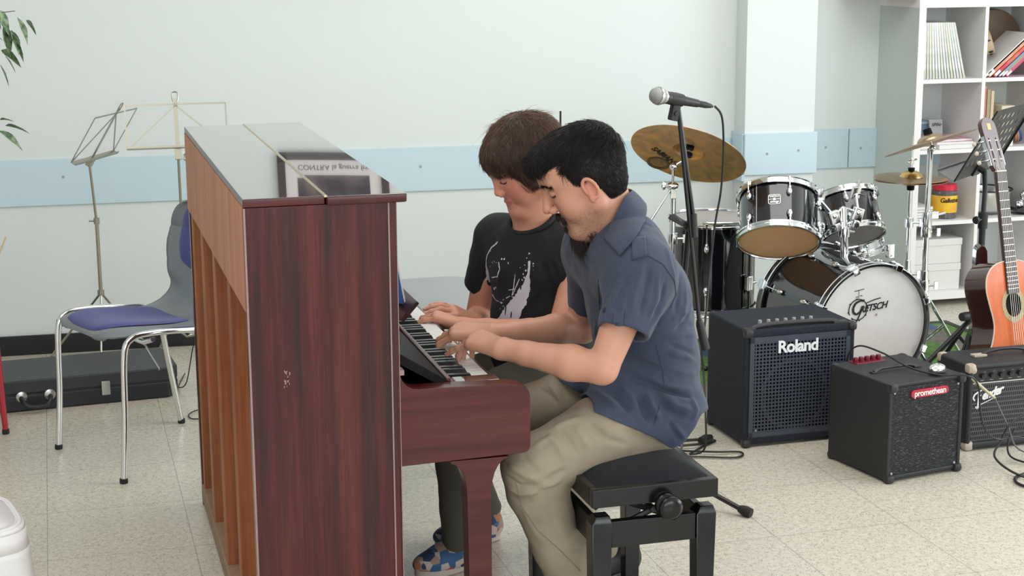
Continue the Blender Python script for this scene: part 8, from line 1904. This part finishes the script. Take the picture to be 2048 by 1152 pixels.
# guitar stand
t = thing('guitar_stand', 'black tubular stand carrying the guitar', 'stand', (3.26, 5.10, 0))
gb = GM @ Vector((0, -0.05, -0.345)); hx_ = GM @ Vector((0, -TH-0.02, 0.10))
q = MB(); q.tube([(gb.x, gb.y+0.08, 0.16), (gb.x-0.02, gb.y+0.20, 0.50)], 0.010, 12); q.build('pole', MT['black_metal'], t)
for sx in (-1, 1):
    a = gb+rx_*0.11*sx; q = MB(); q.tube([(gb.x, gb.y+0.08, 0.17), tuple(Vector((a.x, a.y+0.08, a.z-0.012))), tuple(a+Vector((0, 0, -0.012))), tuple(a+nn*0.08+Vector((0, 0, -0.008))), tuple(a+nn*0.085+Vector((0, 0, 0.03)))], 0.0095, 10); q.build('cradle_arm', MT['black_metal'], t)
for fx, fy in ((-0.20, -0.10), (0.20, -0.10), (0.0, 0.22)):
    q = MB(); q.tube([(gb.x, gb.y+0.08, 0.18), (gb.x+fx, gb.y+0.08+fy, 0.014)], 0.009, 10); q.build('leg', MT['black_metal'], t); q = MB(); q.ball((gb.x+fx, gb.y+0.08+fy, 0.013), (0.014, 0.014, 0.013), 10, 6); q.build('rubber_foot', MT['rubber'], t)
lk0 = W(1932, 632, 5.25); t2 = thing('knob_bar', 'thick black diagonal bar with a knob behind the guitar', 'stand', (lk0.x, 5.25, 0)); q = MB(); q.tube([W(1940, 640, 5.22), W(1852, 728, 5.22)], 0.010, 12); q.tube([W(1852, 728, 5.22), (W(1852, 728, 5.22).x-0.05, 5.20, 0.02)], 0.010, 12); q.build('bar', MT['black_metal'], t2); q = MB(); q.lathe([(0.016, -0.02), (0.018, 0.0), (0.016, 0.02)], W(1931, 633, 5.20), (1, 0.3, 0), 16, caps=True); q.build('knob', MT['black_plastic'], t2)

# rounded dark piece behind the guitar's shoulder
t = thing('maroon_case', 'dark maroon rounded case end showing behind the shoulder of the guitar', 'case', (3.24, 5.22, 0.0))
bo = W(1962, 545, 5.22); ux = Vector((0.93, -0.36, 0)).normalized()
P = [bo+ux*(-0.021)+Vector((0, 0, -0.25))]+[bo+ux*(0.021*math.cos(a))*1.0+Vector((0, 0, 0.072+0.030*math.sin(a))) for a in [PI-PI*i/10 for i in range(11)]]+[bo+ux*0.026+Vector((0, 0, 0.0)), bo+ux*0.030+Vector((0, 0, -0.25))]
q = MB(); q.prism(P, Vector((0.25, 0.93, 0)).normalized()*0.05); q.build('body', MT['guitar_side'], t, bevel=0.003)
q = MB(); q.M = frame(bo+ux*0.026+Vector((0, 0, -0.01)), ux, Vector((0.36, 0.93, 0))); q.box((0, 0, -0.24), (0.045, 0.04, 0.036), ch=0.003); q.build('block', MT['redwood'], t)
q = MB(); q.M = frame(bo+Vector((0, 0, -0.25)), ux, Vector((0.36, 0.93, 0))); z0_ = -(bo.z-0.25); q.box((-0.03, 0, z0_), (0.08, 0.05, 0.0), ch=0.003); q.build('support', MT['black_plastic'], t)

# ------------------------------------------------------------------ small pieces belong to the part that carries them
CARRY = {'rubber_foot': ('leg', 'cradle_arm'), 'foot_cap': ('leg', 'side_frame'), 'knob': ('control_panel', 'cabinet', 'bar'), 'string_post': ('headstock',), 'peg_shaft': ('headstock',), 'tuning_peg': ('headstock',), 'machine_plate': ('headstock',), 'slot': ('headstock',), 'head_badge': ('headstock',),
 'fret': ('fretboard',), 'nut': ('fretboard',), 'saddle': ('bridge',), 'rosette': ('soundboard',), 'sound_hole': ('soundboard',), 'badge_lettering': ('badge',), 'spine_label': ('cover',), 'fingernail': ('body',), 'button': ('shirt',), 'seam': ('shirt',), 'shoulder_strap': ('shirt',), 'sleeve_tab': ('shirt',), 'collar': ('shirt',),
 'trouser_seam': ('trousers',), 'splatter_print': ('t_shirt',), 'neckband': ('t_shirt',), 'hinge': ('lid',), 'handle_plate': ('handle',), 'lug': ('shell',), 'tension_rod': ('hoop',), 'claw': ('hoop',), 'hoop_edge': ('hoop',), 'wrap_seam': ('shell',), 'adjusting_knob': ('seat_frame',), 'shoe_sole': ('shoe_upper',), 'latch': ('case_lid',), 'binding_strip': ('case_lid',),
 'height_knob': ('lower_pole',), 'worn_edge': ('side_panel',), 'corner_strip': ('side_panel',), 'scuff_mark': ('side_panel',), 'fallboard_rail': ('fallboard',), 'music_ledge': ('fallboard',), 'arm_bracket': ('keyboard_arm',), 'toe_block': ('leg',), 'rim': ('desk', 'bowl'), 'panel_marks': ('control_panel',), 'ring_mark': ('cymbal',), 'emblem': ('head', 'grille'), 'small_mark': ('head',),
 'lettering': ('name_plate', 'label', 'mount', 'grille', 'head', 'cymbal'), 'handwriting': ('card',), 'leg_bracket': ('leg',), 'wing_clamp': ('pole',), 'printed_mark': ('head',), 'screw_mark': ('grille',), 'clip': ('spine', 'handle'), 'seam_band': ('case_base',)}
def _c(o):
    bb = [Vector(v) for v in o.bound_box]; return sum(bb, Vector())/8+o.location
for root in [o for o in SC.objects if o.parent is None and o.children]:
    kids = list(root.children)
    for k_ in kids:
        for tgt in CARRY.get(k_.name.split('.')[0], ()):
            cand = [x for x in kids if x.name.split('.')[0] == tgt and x is not k_ and x.location.length < 1e-6]
            if cand:
                c0 = _c(k_); k_.parent = min(cand, key=lambda x: (_c(x)-c0).length); break
